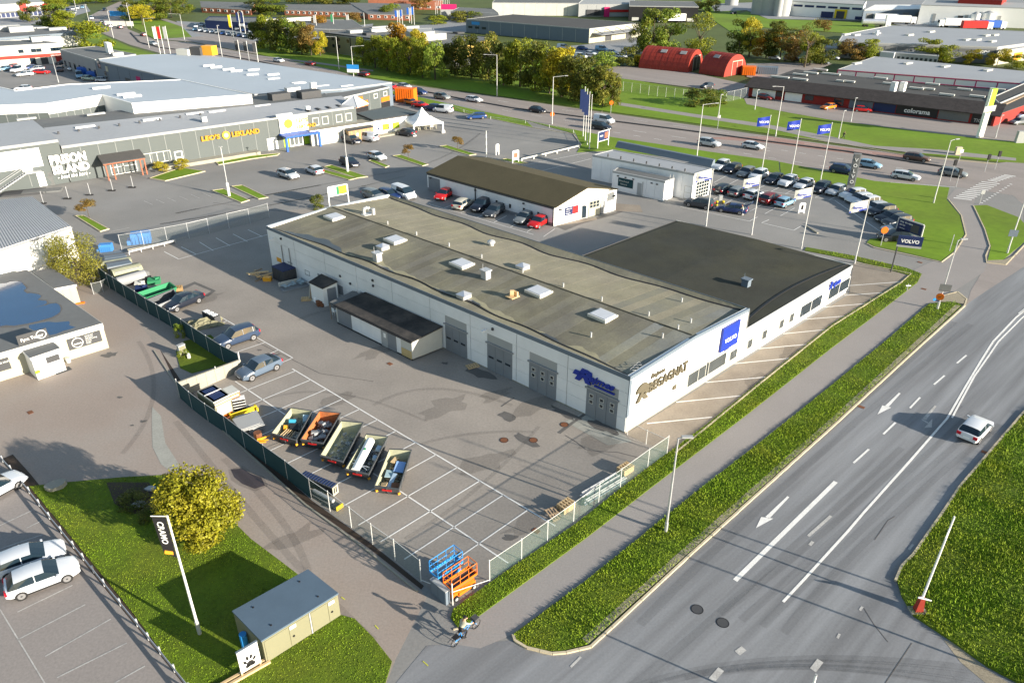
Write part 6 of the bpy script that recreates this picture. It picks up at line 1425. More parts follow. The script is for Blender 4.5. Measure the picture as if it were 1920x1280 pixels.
for k in range(14): st.box(x1-8.4+k*.4, x1-8.0+k*.4, -1.4, -.3, .2*k, .2*k+.06)
st.build('stair_tread', 'galv', r)
for y in (-1.45, -.25): MB(f0).tube((x1-8.4, y, 0), (x1-2.8, y, 2.8), .08).build('stringer', 'galv', r); MB(f0).tube((x1-8.4, y, 1.0), (x1-2.8, y, 3.8), .04).build('handrail', 'galv', r)
MB(f0).box(x1-2.8, x1-.4, -1.5, -.2, 2.75, 2.85).build('landing', 'galv', r)
T1 = [(-160, 206, 8.4), (87, 196.5, 8.4), (192.5, 180, 8.4), (247.5, 196, 8.4), (472, 179, 8.4), (340, 151, 8.4), (125, 160, 8.4), (30, 172, 8.4), (0, 165, 8.4), (-160, 110, 8.4)]
r = mass('white_hall', 'white walled hall with a pale blue grey roof behind the leisure hall', 'building', T1, 'white', 'blueroof', rim=.25, rimmat='white')
f, f0, L = panels_side(r, T1, 1, 2, .2, 6.6, 'steelgrey', 7, sw=.15); f, f0, L = panels_side(r, T1, 0, 1, .2, 6.9, 'steelgrey', 12, sw=.15)
for px, py in ((190, 166), (236, 178), (248, 182)): roofbox(r, px, py, 8.5, (3.4, .9, .35))
T2 = [(177.5, 113.7, 5.4), (265, 104, 5.4), (350, 101, 5.4), (390, 104, 5.4), (735, 155.5, 5.4), (640, 168, 5.8), (477, 178, 6.2), (340, 151, 5.8)]
r = mass('big_back_hall', 'largest hall with a wide plain pale grey roof beside the main road', 'building', T2, 'bluegrey', 'blueroof', rim=.15)
f, f0, L = panels_side(r, T2, 0, 7, .2, 5.0, 'bluegrey', 7, 'darkgrey', .1)
for x, z, w_, m, nm in ((L*.03, 3.5, 2, 'glass', 'pane'), (L*.1, .5, 1.4, 'glass', 'pane'), (L*.36, .2, 3, 'darkgrey', 'gate'), (L*.62, .3, 2, 'glass', 'door')): panel(f0, r, nm, x, x+w_, z, z+2.6, m, .12)
panel(f0, r, 'red_sign', L*.5, L*.5+2.4, 2.8, 4.0, 'magenta', .15); panel(f0, r, 'notice', L*.13, L*.13+1.5, 3.2, 4.6, 'cream', .15)
for px, py in ((391, 124), (405, 127), (428, 131), (443, 134), (473, 141), (475, 132), (513, 149), (558, 157), (605, 163), (512, 141), (562, 158), (650, 163)): roofbox(r, px, py, 5.6, (3.0, .8, .35))
r2 = thing('roof_machine', 'yellow and white machine standing on the far edge of the big pale roof', 'machine', (G(372, 103, 5.55)))
for x, m, s in ((-4, 'dirtywhite', (4, 2.4, 1.6)), (0, 'darkgrey', (3.6, 2.6, 2.2)), (3.5, 'amber', (3.6, 2.6, 2.6))): MB().bc((x, 0, s[2]/2), s, -.3).build('machine_cabin', m, r2)
T3 = [(630, 187.5, 5), (729.5, 164.5, 5), (690, 156.5, 5), (640, 163, 5), (600, 172, 5.2)]
r = mass('orange_fronted_block', 'grey two storey block with orange shop fronts at the right end of the halls', 'building', T3, 'steelgrey', 'slate', rim=.2)
f, f0, L = panels_side(r, T3, 0, 1, .2, 4.7, 'steelgrey', 5)
for a, b_, z0, z1, m, nm in ((.25, .56, 2.2, 3.4, 'orange', 'orange_sign'), (.25, .56, .2, 2.1, 'black', 'gate'), (.36, .47, 3.6, 4.5, 'orange', 'orange_sign'), (.82, .99, 2.1, 3.1, 'orange', 'orange_sign'), (.82, .99, .2, 2.0, 'black', 'gate')): panel(f0, r, nm, a*L, b_*L, z0, z1, m, .14)
for a in (.68, .87): window(f0, r, a*L, a*L+1.4, 3.3, 4.4, 'dirtywhite', 1, 1, t=.18, pm='glass', d=.12)
for a in (.02, .06): MB(f0).tube((a*L+.4, -.8, 0), (a*L+.4, -.8, 5.4), .4, n=10).build('silo_pipe', 'dirtywhite', r)
Tm = [(700, 226, 3.2), (786, 213, 3.2), (735, 200, 3.6), (668, 213, 3.6)]
r = mass('white_club_building', 'low white building with a dark roof behind the white party tent', 'building', Tm, 'white', 'steelgrey', over=.15, rim=.15, rimmat='darkgrey')
f, L = side(Tm, 0, 1); f0 = rel(f, r)
for x in (.18, .4): window(f0, r, L*x, L*x+1.6, .9, 2.1, 'yellow', 1, 1, t=.12, pm='lime', d=.08)
for x in (.09, .31): MB(f0).tube((L*x, -.06, 1.3), (L*x, 0, 1.3), .25, n=8).build('round_sign', 'navy', r)
text_obj(f0, r, 'sign_letters', 'RESTAURANG', L*.05, 2.35, .6, 'lightgrey', .03, -.05); panel(f0, r, 'steps', 0, 6, 0, .25, 'concrete', 2)
Tm = [(653, 247, 2.4), (699, 239, 2.4), (690, 232, 2.4), (645, 240, 2.4)]
r = mass('wooden_shed', 'brown wooden shed with a black roof beside the low white building', 'shed', Tm, 'wood', 'black', over=.15); f, L = side(Tm, 0, 1)
for k in range(12): panel(rel(f, r), r, 'board', L*k/12+.02, L*(k+1)/12-.02, .1, 2.3, 'wood' if k % 2 else 'oldwood', .04)
for x in (.3, .55, .8): panel(rel(f, r), r, 'poster', L*x, L*x+.5, 1.2, 1.8, 'white', .06)
fence('wooden_fence', 'plain wooden screen fence left of the brown shed', '606,262 625,268 648,263', 2.0, 'oldwood', 'oldwood', pd=.1, rail=False)
Tm = [(582, 247, 2.9), (697, 230, 2.9), (690, 223, 2.9), (575, 239, 2.9)]
r = mass('side_passage', 'flat roofed white passage between the blue entrance and the white club building', 'building', Tm, 'dirtywhite', 'concrete', over=.1, rim=.1, rimmat='white')
# glass pyramid and roof block
p = G(665, 197, 6); r = thing('glass_pyramid', 'small glass pyramid skylight at the right end of the leisure hall roof', 'skylight', p)
for k in range(4):
    t0, t1 = .4+k*math.pi/2, .4+(k+1)*math.pi/2; a, c = (3*math.cos(t0), 3*math.sin(t0), 0), (3*math.cos(t1), 3*math.sin(t1), 0); MB().face([a, c, (0, 0, 2)]).build('glass_side', 'skylight', r); MB().tube(a, (0, 0, 2), .08, n=4).build('glazing_bar', 'white', r)
# tent
c_ = G(793, 246); r = thing('party_tent', 'white peaked party tent on four legs in the car park', 'tent', c_, math.radians(28)); Wt = 3.3
b = MB(); prof = [(1, 2.3), (.62, 2.75), (.32, 3.5), (.12, 4.4), (.02, 5.0)]
for (k0, z0), (k1, z1) in zip(prof, prof[1:]):
    for i in range(4):
        s0, s1 = ((-1, -1), (1, -1), (1, 1), (-1, 1))[i], ((-1, -1), (1, -1), (1, 1), (-1, 1))[(i+1) % 4]
        b.face([(s0[0]*Wt*k0, s0[1]*Wt*k0, z0), (s1[0]*Wt*k0, s1[1]*Wt*k0, z0), (s1[0]*Wt*k1, s1[1]*Wt*k1, z1), (s0[0]*Wt*k1, s0[1]*Wt*k1, z1)])
b.build('canopy', 'white', r)
for x in (-Wt, Wt):
    for y in (-Wt, Wt): MB().box(x-.15, x+.15, y-.15, y+.15, 0, 2.3).build('leg', 'white', r); MB().box(x-.35, x+.35, y-.35, y+.35, 0, .5).build('leg_weight', 'white', r)
MB().box(-Wt, Wt, -Wt-.02, -Wt+.02, 1.95, 2.3).box(-Wt, Wt, Wt-.02, Wt+.02, 1.95, 2.3).box(-Wt-.02, -Wt+.02, -Wt, Wt, 1.95, 2.3).box(Wt-.02, Wt+.02, -Wt, Wt, 1.95, 2.3).build('valance', 'white', r)
for k in range(5):
    p = G(770+k*11, 246-k*1.2); b = MB(); b.box(-.6, .6, -.4, .4, .68, .76); b.box(-.5, -.4, -.3, .3, 0, .68); b.box(.4, .5, -.3, .3, 0, .68); o = b.build('table', 'cream', label=f'pale table under the white party tent, {ORD[k]} from the left', cat='table', group='tables under the tent'); o.location = p
# ------------------------------------------------------------------ gable hall and flat hall
A, B_, Cc, D = G(801, 325, 2.75), G(1039.4, 390, 2.75), G(1156.6, 355, 3.3), None
D = A+(Cc-B_); D.z = 3.3; a1, a0 = G(1100, 352.5, 4.7), G(860.6, 293.7, 4.7)
gh = thing('gable_hall', 'white hall with an olive gable roof in the middle of the car park', 'building', (B_.x, B_.y, 0)); o = gh.location
q = lambda v: tuple(Vector(v)-Vector(o)); z0 = lambda v: (v.x-o.x, v.y-o.y, 0)
b = MB(); b.face([z0(B_), z0(Cc), q(Cc), q(a1), q(B_)]); b.face([z0(A), z0(B_), q(B_), q(A)]); b.face([z0(Cc), z0(D), q(D), q(Cc)]); b.face([z0(D), z0(A), q(A), q(a0), q(D)]); b.build('wall', 'white', gh)
def slab(root, pts, m, th=.14, name='roof', ov=0):
    b = MB(); b.hexa([(p[0], p[1], p[2]-.0) for p in pts]+[(p[0], p[1], p[2]+th) for p in pts]); return b.build(name, m, root)
ux = (B_-A).normalized(); ux.z = 0
e = lambda v, k=.25: q(Vector(v)+ux*k)
slab(gh, [e(A, -.25), e(B_), e(a1), e(a0, -.25)], 'olive'); slab(gh, [e(a0, -.25), e(a1), e(Cc), e(D, -.25)], 'olive')
fA, L = frame(A, B_); f0 = rel(fA, gh)
panel(f0, gh, 'gutter', 0, L, 2.55, 2.75, 'darkgrey', .15); panel(f0, gh, 'plinth', 0, L, 0, .4, 'midgrey', .03)
for k in range(12): panel(f0, gh, 'wall_panel', L*k/12+.02, L*(k+1)/12-.02, .42, 2.5, 'panelwhite', .04)
panel(f0, gh, 'gate', .3, 3.0, .05, 2.3, 'doorgrey', .08)
for px in (892, 1040): x = WP(fA, px, 370)[0]; MB(f0).tube((min(x, L-.1), -.12, 0), (min(x, L-.1), -.12, 2.6), .08).build('downpipe', 'black', gh)
for px in (932, 957, 983, 1010): x = WP(fA, px, 395)[0]; panel(f0, gh, 'charging_box', x-.15, x+.15, .9, 1.5, 'black', .15)
for px in (809, 892, 983): x = WP(fA, px, 345)[0]; panel(f0, gh, 'wall_lamp', x-.15, x+.15, 2.1, 2.3, 'darkgrey', .25)
fG, L = frame(B_, Cc); f0 = rel(fG, gh)
x0, x1 = WP(fG, 1059, 400)[0], WP(fG, 1084, 390)[0]; sg = panel(f0, gh, 'poster_board', x0, x1, 1.15, 2.35, 'navy', .08); panel(f0, gh, 'poster_stripe', x1-1.1, x1-.1, 1.2, 2.3, 'red', .085)
for k, t in enumerate(('VERKSTAD', 'Service', 'Begagnat')): text_obj(f0, gh, 'sign_letters', t, x0+.15, 2.0-k*.32, .24, 'white', .01, -.085)
x = WP(fG, 1095, 392)[0]; window(f0, gh, x-.5, x+.5, .05, 2.1, 'lightgrey', 1, 1, pm='glass')
x0, x1 = WP(fG, 1103, 390)[0], WP(fG, 1125, 382)[0]; panel(f0, gh, 'gate', x0, x1, .05, 2.9, 'cream', .1)
for i in range(3):
    for j in range(2): panel(f0, gh, 'pane', x0+.25+i*(x1-x0-.4)/3, x0+.2+(i+.85)*(x1-x0-.4)/3, 1.4+j*.5, 1.8+j*.5, 'glass', .11)
panel(f0, gh, 'gate_frame', x1+.1, x1+.9, .05, 2.7, 'midgrey', .12); x = WP(fG, 1134, 380)[0]; panel(f0, gh, 'wall_box', x-.3, x+.3, .9, 1.9, 'lightgrey', .12)
x = WP(fG, 1050, 390)[0]; panel(f0, gh, 'wall_lamp', x-.2, x+.2, 2.2, 2.4, 'darkgrey', .25); x = WP(fG, 1150, 370)[0]; panel(f0, gh, 'wall_lamp', x-.2, x+.2, 2.3, 2.5, 'darkgrey', .25)
# flat hall
T = [(1111, 292, 4.1), (1302, 327.5, 4.2), (1335, 318, 4.2), (1149, 282.5, 4.1)]
fh = mass('flat_hall', 'white flat roofed hall with a glazed gate beside the dealer rows', 'building', T, 'white', 'greyroof', rim=.2)
f, f0, L = panels_side(fh, T, 0, 1, .15, 3.9, 'panelwhite', 10, None, .05)
b = MB(f0); b.hexa([(0, 7.5, 4.1), (L, 6.2, 4.2), (L, 7.6, 4.2), (0, 9.0, 4.1), (0, 8.2, 5.0), (L, 6.9, 5.1), (L, 7.5, 5.1), (0, 8.9, 5.0)]); b.build('roof_ridge', 'bluegrey', fh)
x = WP(f, 1288, 370)[0]; window(f0, fh, x-.6, x+.6, .05, 2.2, 'dirtywhite', 1, 2, pm='pane')
f2, L2_ = side(T, 1, 2); g0 = rel(f2, fh); window(g0, fh, L2_*.18, L2_*.92, .1, 3.3, 'dirtywhite', 5, 6, t=.1, pm='glass')
text_obj(g0, fh, 'sign_letters', 'Rejmes', .3, 3.45, .6, 'logoblue', .04, -.03, .3, .02)
for k in range(7): p = G(1140+k*24, 294+k*4.7, 4.25)-Vector(fh.location); MB().tube(tuple(p), (p.x, p.y, p.z+.5), .12).build('roof_vent', 'darkgrey', fh)
p = G(1253, 330, 4.25)-Vector(fh.location); 
for d_ in (-.25, .25): MB().tube((p.x+d_, p.y-2.6, 0.2+2.9), (p.x+d_, p.y-2.6, 5.2), .05).build('ladder_rail', 'lightgrey', fh)
T = [(1149, 322, 3.0), (1247, 341.6, 3.1), (1264, 335.5, 3.1), (1158, 315, 3.0)]
r = mass('flat_hall_annex', 'lower white annex with a dark green board on the front of the flat hall', 'building', T, 'white', 'slate', rim=.18, rimmat='lightgrey')
f, f0, L = panels_side(r, T, 0, 1, .15, 2.85, 'panelwhite', 6, None, .05); x0, x1 = WP(f, 1159, 345)[0], WP(f, 1187, 350)[0]; panel(f0, r, 'green_board', x0, x1, .9, 2.3, 'green' if 0 else 'tealnet', .1); text_obj(f0, r, 'sign_letters', 'Bilverkstad', x0+.2, 1.7, .42, 'dirtywhite', .01, -.1); text_obj(f0, r, 'sign_letters', 'Rekond', x0+.5, 1.2, .4, 'dirtywhite', .01, -.1)
panel(f0, r, 'door', L*.5, L*.58, .05, 2.1, 'lightgrey', .07); x = L*.6; MB(f0).tube((x, -.1, 0), (x, -.1, 2.4), .07).build('downpipe', 'lightgrey', r)
for k in (.1, .25, .4, .75, .85): panel(f0, r, 'wall_lamp', L*k, L*k+.3, 2.45, 2.6, 'darkgrey', .25)
sheet('brick_apron', '1110,378 1155,396 1205,398 1200,385', .02, 'apron'); sheet('brick_apron', '1042,424 1085,418 1120,412 1118,408 1060,414', .02, 'apron'); sheet('asphalt_patch', '1040,424 1110,410 1150,398 1180,392 1155,402 1090,420 1060,432', .016, 'patch')
p = G(1149, 392); o = MB().tube((0, 0, 0), (0, 0, 1), .3, n=10).build('bin', 'rust', label='rust brown bin at the gable corner of the olive hall', cat='bin'); o.location = p
# ------------------------------------------------------------------ flag poles, signs, lamps
def pole(px, py, h, name='flagpole', r=.07, r2=.045, m='pole'):
    pass
def flagpole(px, py, h, label, group, kind=None):
    p = G(px, py); r = thing('flagpole', label, 'flagpole', p, 0, group)
    MB().tube((0, 0, 0), (0, 0, h), .085, .05, 8).build('pole', 'pole', r); MB().tube((0, 0, 0), (0, 0, .8), .12, n=8).build('pole_foot', 'galv', r); MB().tube((0, 0, h), (0, 0, h+.12), .09, n=8).build('finial', 'pole', r)
    if kind:
        col, tx, tc, W_, H_ = kind; b = MB(); n = 10; fx_ = lambda u: (-W_*u*.97, -.18*W_*u+.12*math.sin(u*7)*u); drop = .22 if tc != 'logoblue' else .35
        for i in range(n):
            u0, u1 = i/n, (i+1)/n; (x0, y0), (x1, y1) = fx_(u0), fx_(u1); b.face([(x1-.07, y1, h-.1-drop*u1), (x1-.07, y1, h-.1-H_-drop*u1), (x0-.07, y0, h-.1-H_-drop*u0), (x0-.07, y0, h-.1-drop*u0)])
        b.build('flag', col, r)
        fr = (Vector((-W_*.86, -.16*W_-.03, h-.1-H_*.62-drop*.8)), Vector((.97, .17, 0)).normalized(), Vector((-.17, .97, 0)).normalized())
        t = text_obj(fr, r, 'flag_letters', tx, 0, 0, H_*.36, tc, .01, -.06, .25 if tc == 'logoblue' else 0, .02); sw = max(v.co.x for v in t.data.vertices)-min(v.co.x for v in t.data.vertices)
        if tc == 'logoblue':
            b = MB(); b.face([(-W_+.02, -.17*W_-.02, h-.1-H_-drop+.02), (-.1, -.03, h-.1-H_+.02), (-.1, -.03, h-.1-H_+.2), (-W_+.02, -.17*W_-.02, h-.1-H_-drop+.2)]); b.build('flag_border', 'logoblue', r)
    return r
g = 'tall poles with blue flags in the grass bank'
for px, py, h, l in ((1428, 322, 9.9, 'left'), (1482, 335, 10.2, 'middle'), (1537, 345, 10.3, 'right')): flagpole(px, py, h, f'tall white pole with a blue lettered flag, {l} of the three in the grass bank', g, ('logoblue', 'VOLVO', 'white', 2.3, 1.5))
g = 'poles with white flags along the showroom'
for px, py, h, l in ((1323.5, 424, 8.4, 'first pole with a white and blue flag, by the flat hall gate'), (1409, 440, 8.6, 'second pole with a white and blue flag, between the dealer rows'), (1502, 466, 8.7, 'third pole with a white and blue flag, above the showroom roof corner'), (1602, 494, 8.7, 'fourth pole with a white and blue flag, by the grass corner')): flagpole(px, py, h, l, g, ('dirtywhite', 'Rejmes', 'logoblue', 2.4, 1.3))
g = 'bunch of white banner poles by the main road'
for k, (px, py, t) in enumerate(((1093, 256, 10), (1097, 264, 10.2), (1101, 272, 10.3), (1105, 280, 10.4))):
    r = flagpole(px, py, t, ('rearmost', 'second', 'third', 'nearest')[k]+' of the four bunched banner poles by the main road', g)
    if k < 3: MB().box(-.95, -.1, -.03, .0, t-4.4, t-.4).build('banner', 'navy', r); text_obj((Vector((-.3, -.04, t-4.2)), Vector((0, 0, 1)), Vector((0, 1, 0))), r, 'banner_letters', '', 0, 0, .5, 'white') if 0 else None
p = G(1592, 362); r = thing('pylon_sign', 'tall narrow grey pylon sign with dark lettering strip at the dealer row', 'sign', p, -.35); MB().box(-.6, .6, -.18, .18, 0, 6.6).build('pylon_body', 'midgrey', r); panel((Vector((0, 0, 0)), Vector((1, 0, 0)), Vector((0, 1, 0))), r, 'sign_face', -.42, .42, 1.4, 6.5, 'slate', .06, y=-.17)
for k, ch_ in enumerate('VOLVO'[::-1]): text_obj((Vector((0, 0, 0)), Vector((1, 0, 0)), Vector((0, 1, 0))), r, 'sign_letters', ch_, 0, 1.7+k*.9, .8, 'white', .03, -.24, 0, .02, align='CENTER')
MB().box(-1, 1, -.3, .3, 0, .25).build('foot', 'concrete', r)
def board(name, label, cat, bl, br, z0, z1, face, posts=True, dbl=True, frame_m='galv', back=.12):
    fr, L = frame(G(*bl), G(*br)); r = thing(name, label, cat, fr[0]); f0 = rel(fr, r)
    for x in (0, L): MB(f0).box(x-.07, x+.07, -.07, .07, 0, z1).build('post', frame_m, r)
    MB(f0).box(.07, L-.07, -.06, .06, z0, z1).build('board', face, r); b = MB(f0); b.box(.07, L-.07, -.09, .09, z1-.03, z1+.1).box(.07, L-.07, -.09, .09, z0-.1, z0); b.build('frame', frame_m, r); return r, f0, L
r, f0, L = board('billboard', 'blue billboard on two posts above the slanted car row', 'billboard', (1676, 447), (1722, 463), 1.5, 3.1, 'navy')
for k, (t, s) in enumerate((('Köp din nästa', .34), ('bil här', .34), ('rejmes.se', .22))): text_obj(f0, r, 'sign_letters', t, .35, 2.6-k*.42, s, 'white', .01, -.07)
panel(f0, r, 'picture', L*.55, L*.85, 1.7, 2.8, 'darkgrey', .01, y=-.062)
fr = frame(G(1660, 507), G(1680, 512))[0]; r = thing('post_sign', 'blue lettered sign on a single dark post at the driveway', 'sign', G(1670, 510)); f0 = (Vector((0, 0, 0)), Vector((.95, -.31, 0)).normalized(), Vector((.31, .95, 0)).normalized())
MB().tube((0, 0, 0), (0, 0, 3.9), .09).build('post', 'darkgrey', r); MB(f0).box(-.15, 2.65, -.12, .12, 3.75, 4.95).build('sign_board', 'navy', r); MB(f0).box(-.15, 2.65, -.13, .13, 3.5, 3.75).build('sign_strip', 'lightgrey', r); text_obj(f0, r, 'sign_letters', 'VOLVO', 1.25, 4.1, .62, 'white', .02, -.12, 0, .03, align='CENTER')
r, f0, L = board('billboard', 'white framed blue billboard on the grass beside the banner poles', 'billboard', (1120, 279), (1140, 273), 1.4, 3.2, 'navy', frame_m='white'); panel(f0, r, 'picture', L*.6, L*.9, 1.7, 2.9, 'brick', .01, y=-.062); panel(f0, r, 'print_mark', L*.15, L*.45, 2.2, 2.5, 'lightgrey', .01, y=-.062)
r, f0, L = board('billboard', 'white framed billboard with a yellow picture at the far end of the felt roof', 'billboard', (618, 387), (654, 380), 1.6, 3.0, 'white', frame_m='white'); panel(f0, r, 'picture', L*.42, L*.96, 1.65, 2.95, 'amber', .01, y=-.062); panel(f0, r, 'picture', L*.42, L*.56, 1.65, 2.95, 'green', .012, y=-.064); panel(f0, r, 'print_mark', L*.1, L*.36, 1.9, 2.3, 'lightgrey', .01, y=-.062)
r, f0, L = board('info_board', 'small white info board with a red print by the planting bed beyond the gable hall', 'sign', (961, 306), (972, 304), .6, 2.2, 'dirtywhite', frame_m='white'); panel(f0, r, 'print_mark', L*.2, L*.8, 1.0, 1.8, 'brick', .01, y=-.062)
r, f0, L = board('info_board', 'narrow white sign near the striped pole', 'sign', (930, 291), (935, 290), .8, 2.0, 'white', frame_m='white')
p = G(912, 298); r = thing('striped_pole', 'thin white pole with grey stripes behind the gable hall', 'pole', p)
for k in range(8): MB().tube((0, 0, k*.66), (0, 0, k*.66+.66), .1, n=8).build('band', 'white' if k % 2 == 0 else 'dirtywhite', r)
r, f0, L = board('dealer_stand', 'small white stand with a number on the dealer lot', 'sign', (1497, 400), (1507, 400), .3, 1.6, 'white', frame_m='white'); panel(f0, r, 'print_mark', L*.3, L*.7, .6, 1.3, 'black', .01, y=-.062)
for px, l in ((1343, 'left'), (1355, 'right')):
    p = G(px, 388); r = thing('bollard', f'yellow and black bollard, {l} one beside the dark blue estate', 'bollard', p, 0, 'yellow bollards'); 
    for k in range(4): MB().tube((0, 0, k*.25), (0, 0, k*.25+.25), .2, n=8).build('band', 'yellow' if k % 2 else 'black', r)
p = G(1349, 386); o = MB().box(-.25, .25, -.25, .25, 0, 1.6).box(-.3, .3, -.3, .3, 1.6, 1.7).build('charging_post', 'lightgrey', label='grey charging post between the two yellow bollards', cat='post'); o.location = p
fr, L = frame(G(1511, 424), G(1533, 438)); MB(fr).box(0, L, -.12, .12, 0, .18).build('kerb_strip', 'concrete', label='short double kerb on the asphalt beside the third white flag pole', cat='kerb')
# lamps
def lamp(px, py, h, arm, label, group, heads=1, double=False):
    p = G(px, py); r = thing('street_lamp', label, 'street lamp', p, 0, group); d = Vector((arm[0], arm[1], 0))
    MB().tube((0, 0, 0), (0, 0, h), .1, .055, 8).build('pole', 'galv' if h < 9 else 'pole', r); MB().tube((0, 0, 0), (0, 0, .9), .13, n=8).build('pole_foot', 'galv', r)
    if d.length > 0: MB().tube((0, 0, h-.05), (d.x, d.y, h+.12), .045, n=6).build('arm', 'galv', r)
    e = d if d.length > 0 else Vector((0, 0, 0)); rz = math.atan2(d.y, d.x) if d.length else .6
    R_ = Matrix.Rotation(rz, 3, 'Z'); c_ = e+R_ @ Vector((.25, 0, 0)); o = MB().bc((c_.x, c_.y, h+.13), (.75, .26, .1), rz).build('lamp_head', 'lightgrey', r); MB().bc((c_.x, c_.y, h+.075), (.5, .2, .02), rz).build('lamp_glass', 'skylight', o)
    return r
g = 'street lamps'
lamp(1248, 997, 8.2, (.35, .0), 'street lamp standing in the grass median of the near road', g)
r = lamp(1757, 580, 8.4, (.4, .05), 'street lamp with an orange road sign at the gravel corner', g)
MB().bc((.12, -.12, 2.75), (1.2, .05, .85), -.3).build('sign_back', 'slate', r); MB().tube((-.25, -.25, 1.7), (-.22, -.2, 1.7), .42, n=12).build('road_sign', 'orange', r); MB().bc((-.2, -.28, 1.7), (.5, .03, .06), -.2).build('sign_arrow', 'black', r); MB().tube((-.75, -.2, 1.35), (-.75, -.17, 1.35), .18, n=8).build('road_sign', 'skyblue', r)
r = lamp(1888, 475, 9, (.5, .2), 'lamp post with a square grey sign in the right grass island', g); MB().bc((-.1, -.1, 2.9), (1.1, .05, .9), -.2).build('sign_back', 'bluegrey', r)
lamp(1750, 381, 10, (.9, .3), 'tall lamp at the tip of the dealer grass by the crossing', g)
for px, py, h, a, l in ((1035, 233, 10.2, (2.6, .6), 'tall lamp in the grass bank left of the banner poles'), (1306, 298, 10.1, (2.4, .6), 'tall lamp behind the flat hall'), (1454, 256, 10.2, (-2, -.5), 'tall lamp with an arm to the left across the road by the blue flags'), (636, 131, 9.6, (-2.3, -.3), 'tall lamp below the yellow fronted store'), (664, 152, 9.4, (3, .4), 'tall lamp carrying the blue road sign'), (932, 181, 10.3, (-2.8, -.3), 'tall lamp against the dark trees on the main road'),
    (1595, 229, 5.2, (.0, .0), 'short lamp left of the lettered paint shop front'), (1572, 260, 5.6, (0, 0), 'short lamp beside the running person'), (1866, 259, 4.6, (0, 0), 'short lamp at the right end of the paint shop lot'), (1415, 206, 4.6, (0, 0), 'short lamp at the left end of the paint shop lot'), (1347, 218, 4.8, (0, 0), 'short lamp on the footpath by the round bush'),
    (280, 90, 10, (3, .3), 'lamp in the verge left of the red banner'), (213, 72, 10, (0, 0), 'lamp in the verge behind the golden bush'), (171, 57, 10, (0, 0), 'lamp at the outer bend of the far road'), (347, 79, 10, (-3.5, -.3), 'lamp with a left arm beside the far footpath'), (247, 53, 10, (0, 0), 'lamp on the inner side of the far bend'), (417, 108, 10, (0, 0), 'lamp at the far end of the big pale roof'), (144, 22, 9, (0, 0), 'lamp by the far left car rows'), (242, 32, 10, (-3, 0), 'lamp by the sports sign far up the road'), (110, 155, 7, (0, 0), 'thin lamp in the shop yard')):
    lamp(px, py, h, a, l, g)
r = lamp(683, 300, 0, (0, 0), 'x', g) if 0 else None
p = G(652, 322); r = thing('street_lamp', 'lamp post with a thick white foot in the grass bed by the black suv', 'street lamp', p, 0, g); MB().tube((0, 0, 0), (0, 0, 2.6), .22, n=8).build('pole_foot', 'white', r); MB().tube((0, 0, 2.6), (0, 0, 7.5), .07, n=6).build('pole', 'galv', r); MB().bc((0, 0, 7.5), (.5, .3, .12)).build('lamp_head', 'lightgrey', r)
p = G(430, 368); r = thing('street_lamp', 'lamp post with a thick white foot in the left pair of grass beds', 'street lamp', p, 0, g); MB().tube((0, 0, 0), (0, 0, 2.2), .22, n=8).build('pole_foot', 'white', r); MB().tube((0, 0, 2.2), (0, 0, 8), .07, n=6).build('pole', 'galv', r); MB().bc((0, 0, 8), (.5, .3, .12)).build('lamp_head', 'lightgrey', r)
r = thing('direction_sign', 'blue and white direction sign on the tall lamp by the trees', 'sign', G(664, 152))
MB().bc((0, -.3, 3.9), (3.6, .1, 1.2), -.2).build('sign_board', 'skyblue', r); MB().bc((0, -.3, 2.8), (3.6, .1, .9), -.2).build('sign_board', 'white', r)
for px, py, h, l, m in ((1145, 213, 2.6, 'round orange road sign in front of the olive tree', 'orange'), (1035, 232, 2.2, 'orange road sign low on the tall lamp left of the banner poles', 'orange'), (1651, 461, 2.4, 'orange round sign on a thin post at the grass tip', 'orange'), (1345, 243, 3.0, 'white board on a post at the footpath', 'white'), (1792, 351, 2.8, 'black traffic light at the near side of the zebra crossing', 'black'), (1846, 322, 2.8, 'black traffic light on the island of the zebra crossing', 'black'), (1781, 340, 3.4, 'black double traffic light by the grey car', 'black'), (1865, 318, 3.0, 'black traffic light beyond the zebra crossing', 'black'), (1836, 383, 2.2, 'grey signal box on a post at the right grass island', 'lightgrey'), (1797, 305, 2.4, 'white road sign at the far kerb near the stone', 'white'), (1700, 545, .9, 'white bent post at the grass corner by the showroom', 'white'), (1780, 471, 2.4, 'thin post in the dealer grass near the path', 'pole')):
    p = G(px, py); r = thing('road_sign' if 'traffic' not in l else 'traffic_light', l, 'sign' if 'traffic' not in l else 'traffic light', p, 0, None); MB().tube((0, 0, 0), (0, 0, h), .05, n=6).build('post', 'galv', r)
    if m in ('orange',): MB().tube((0, -.06, h-.1), (0, -.09, h-.1), .5, n=12).build('sign_face', m, r)
    elif m == 'black':
        MB().bc((0, -.1, h-.1), (.45, .3, 1.0)).build('light_case', m, r)
    elif m == 'pole': pass
    else: MB().bc((0, -.08, h-.2), (.6, .06, .6 if h > 1 else .12)).build('sign_face', m, r)
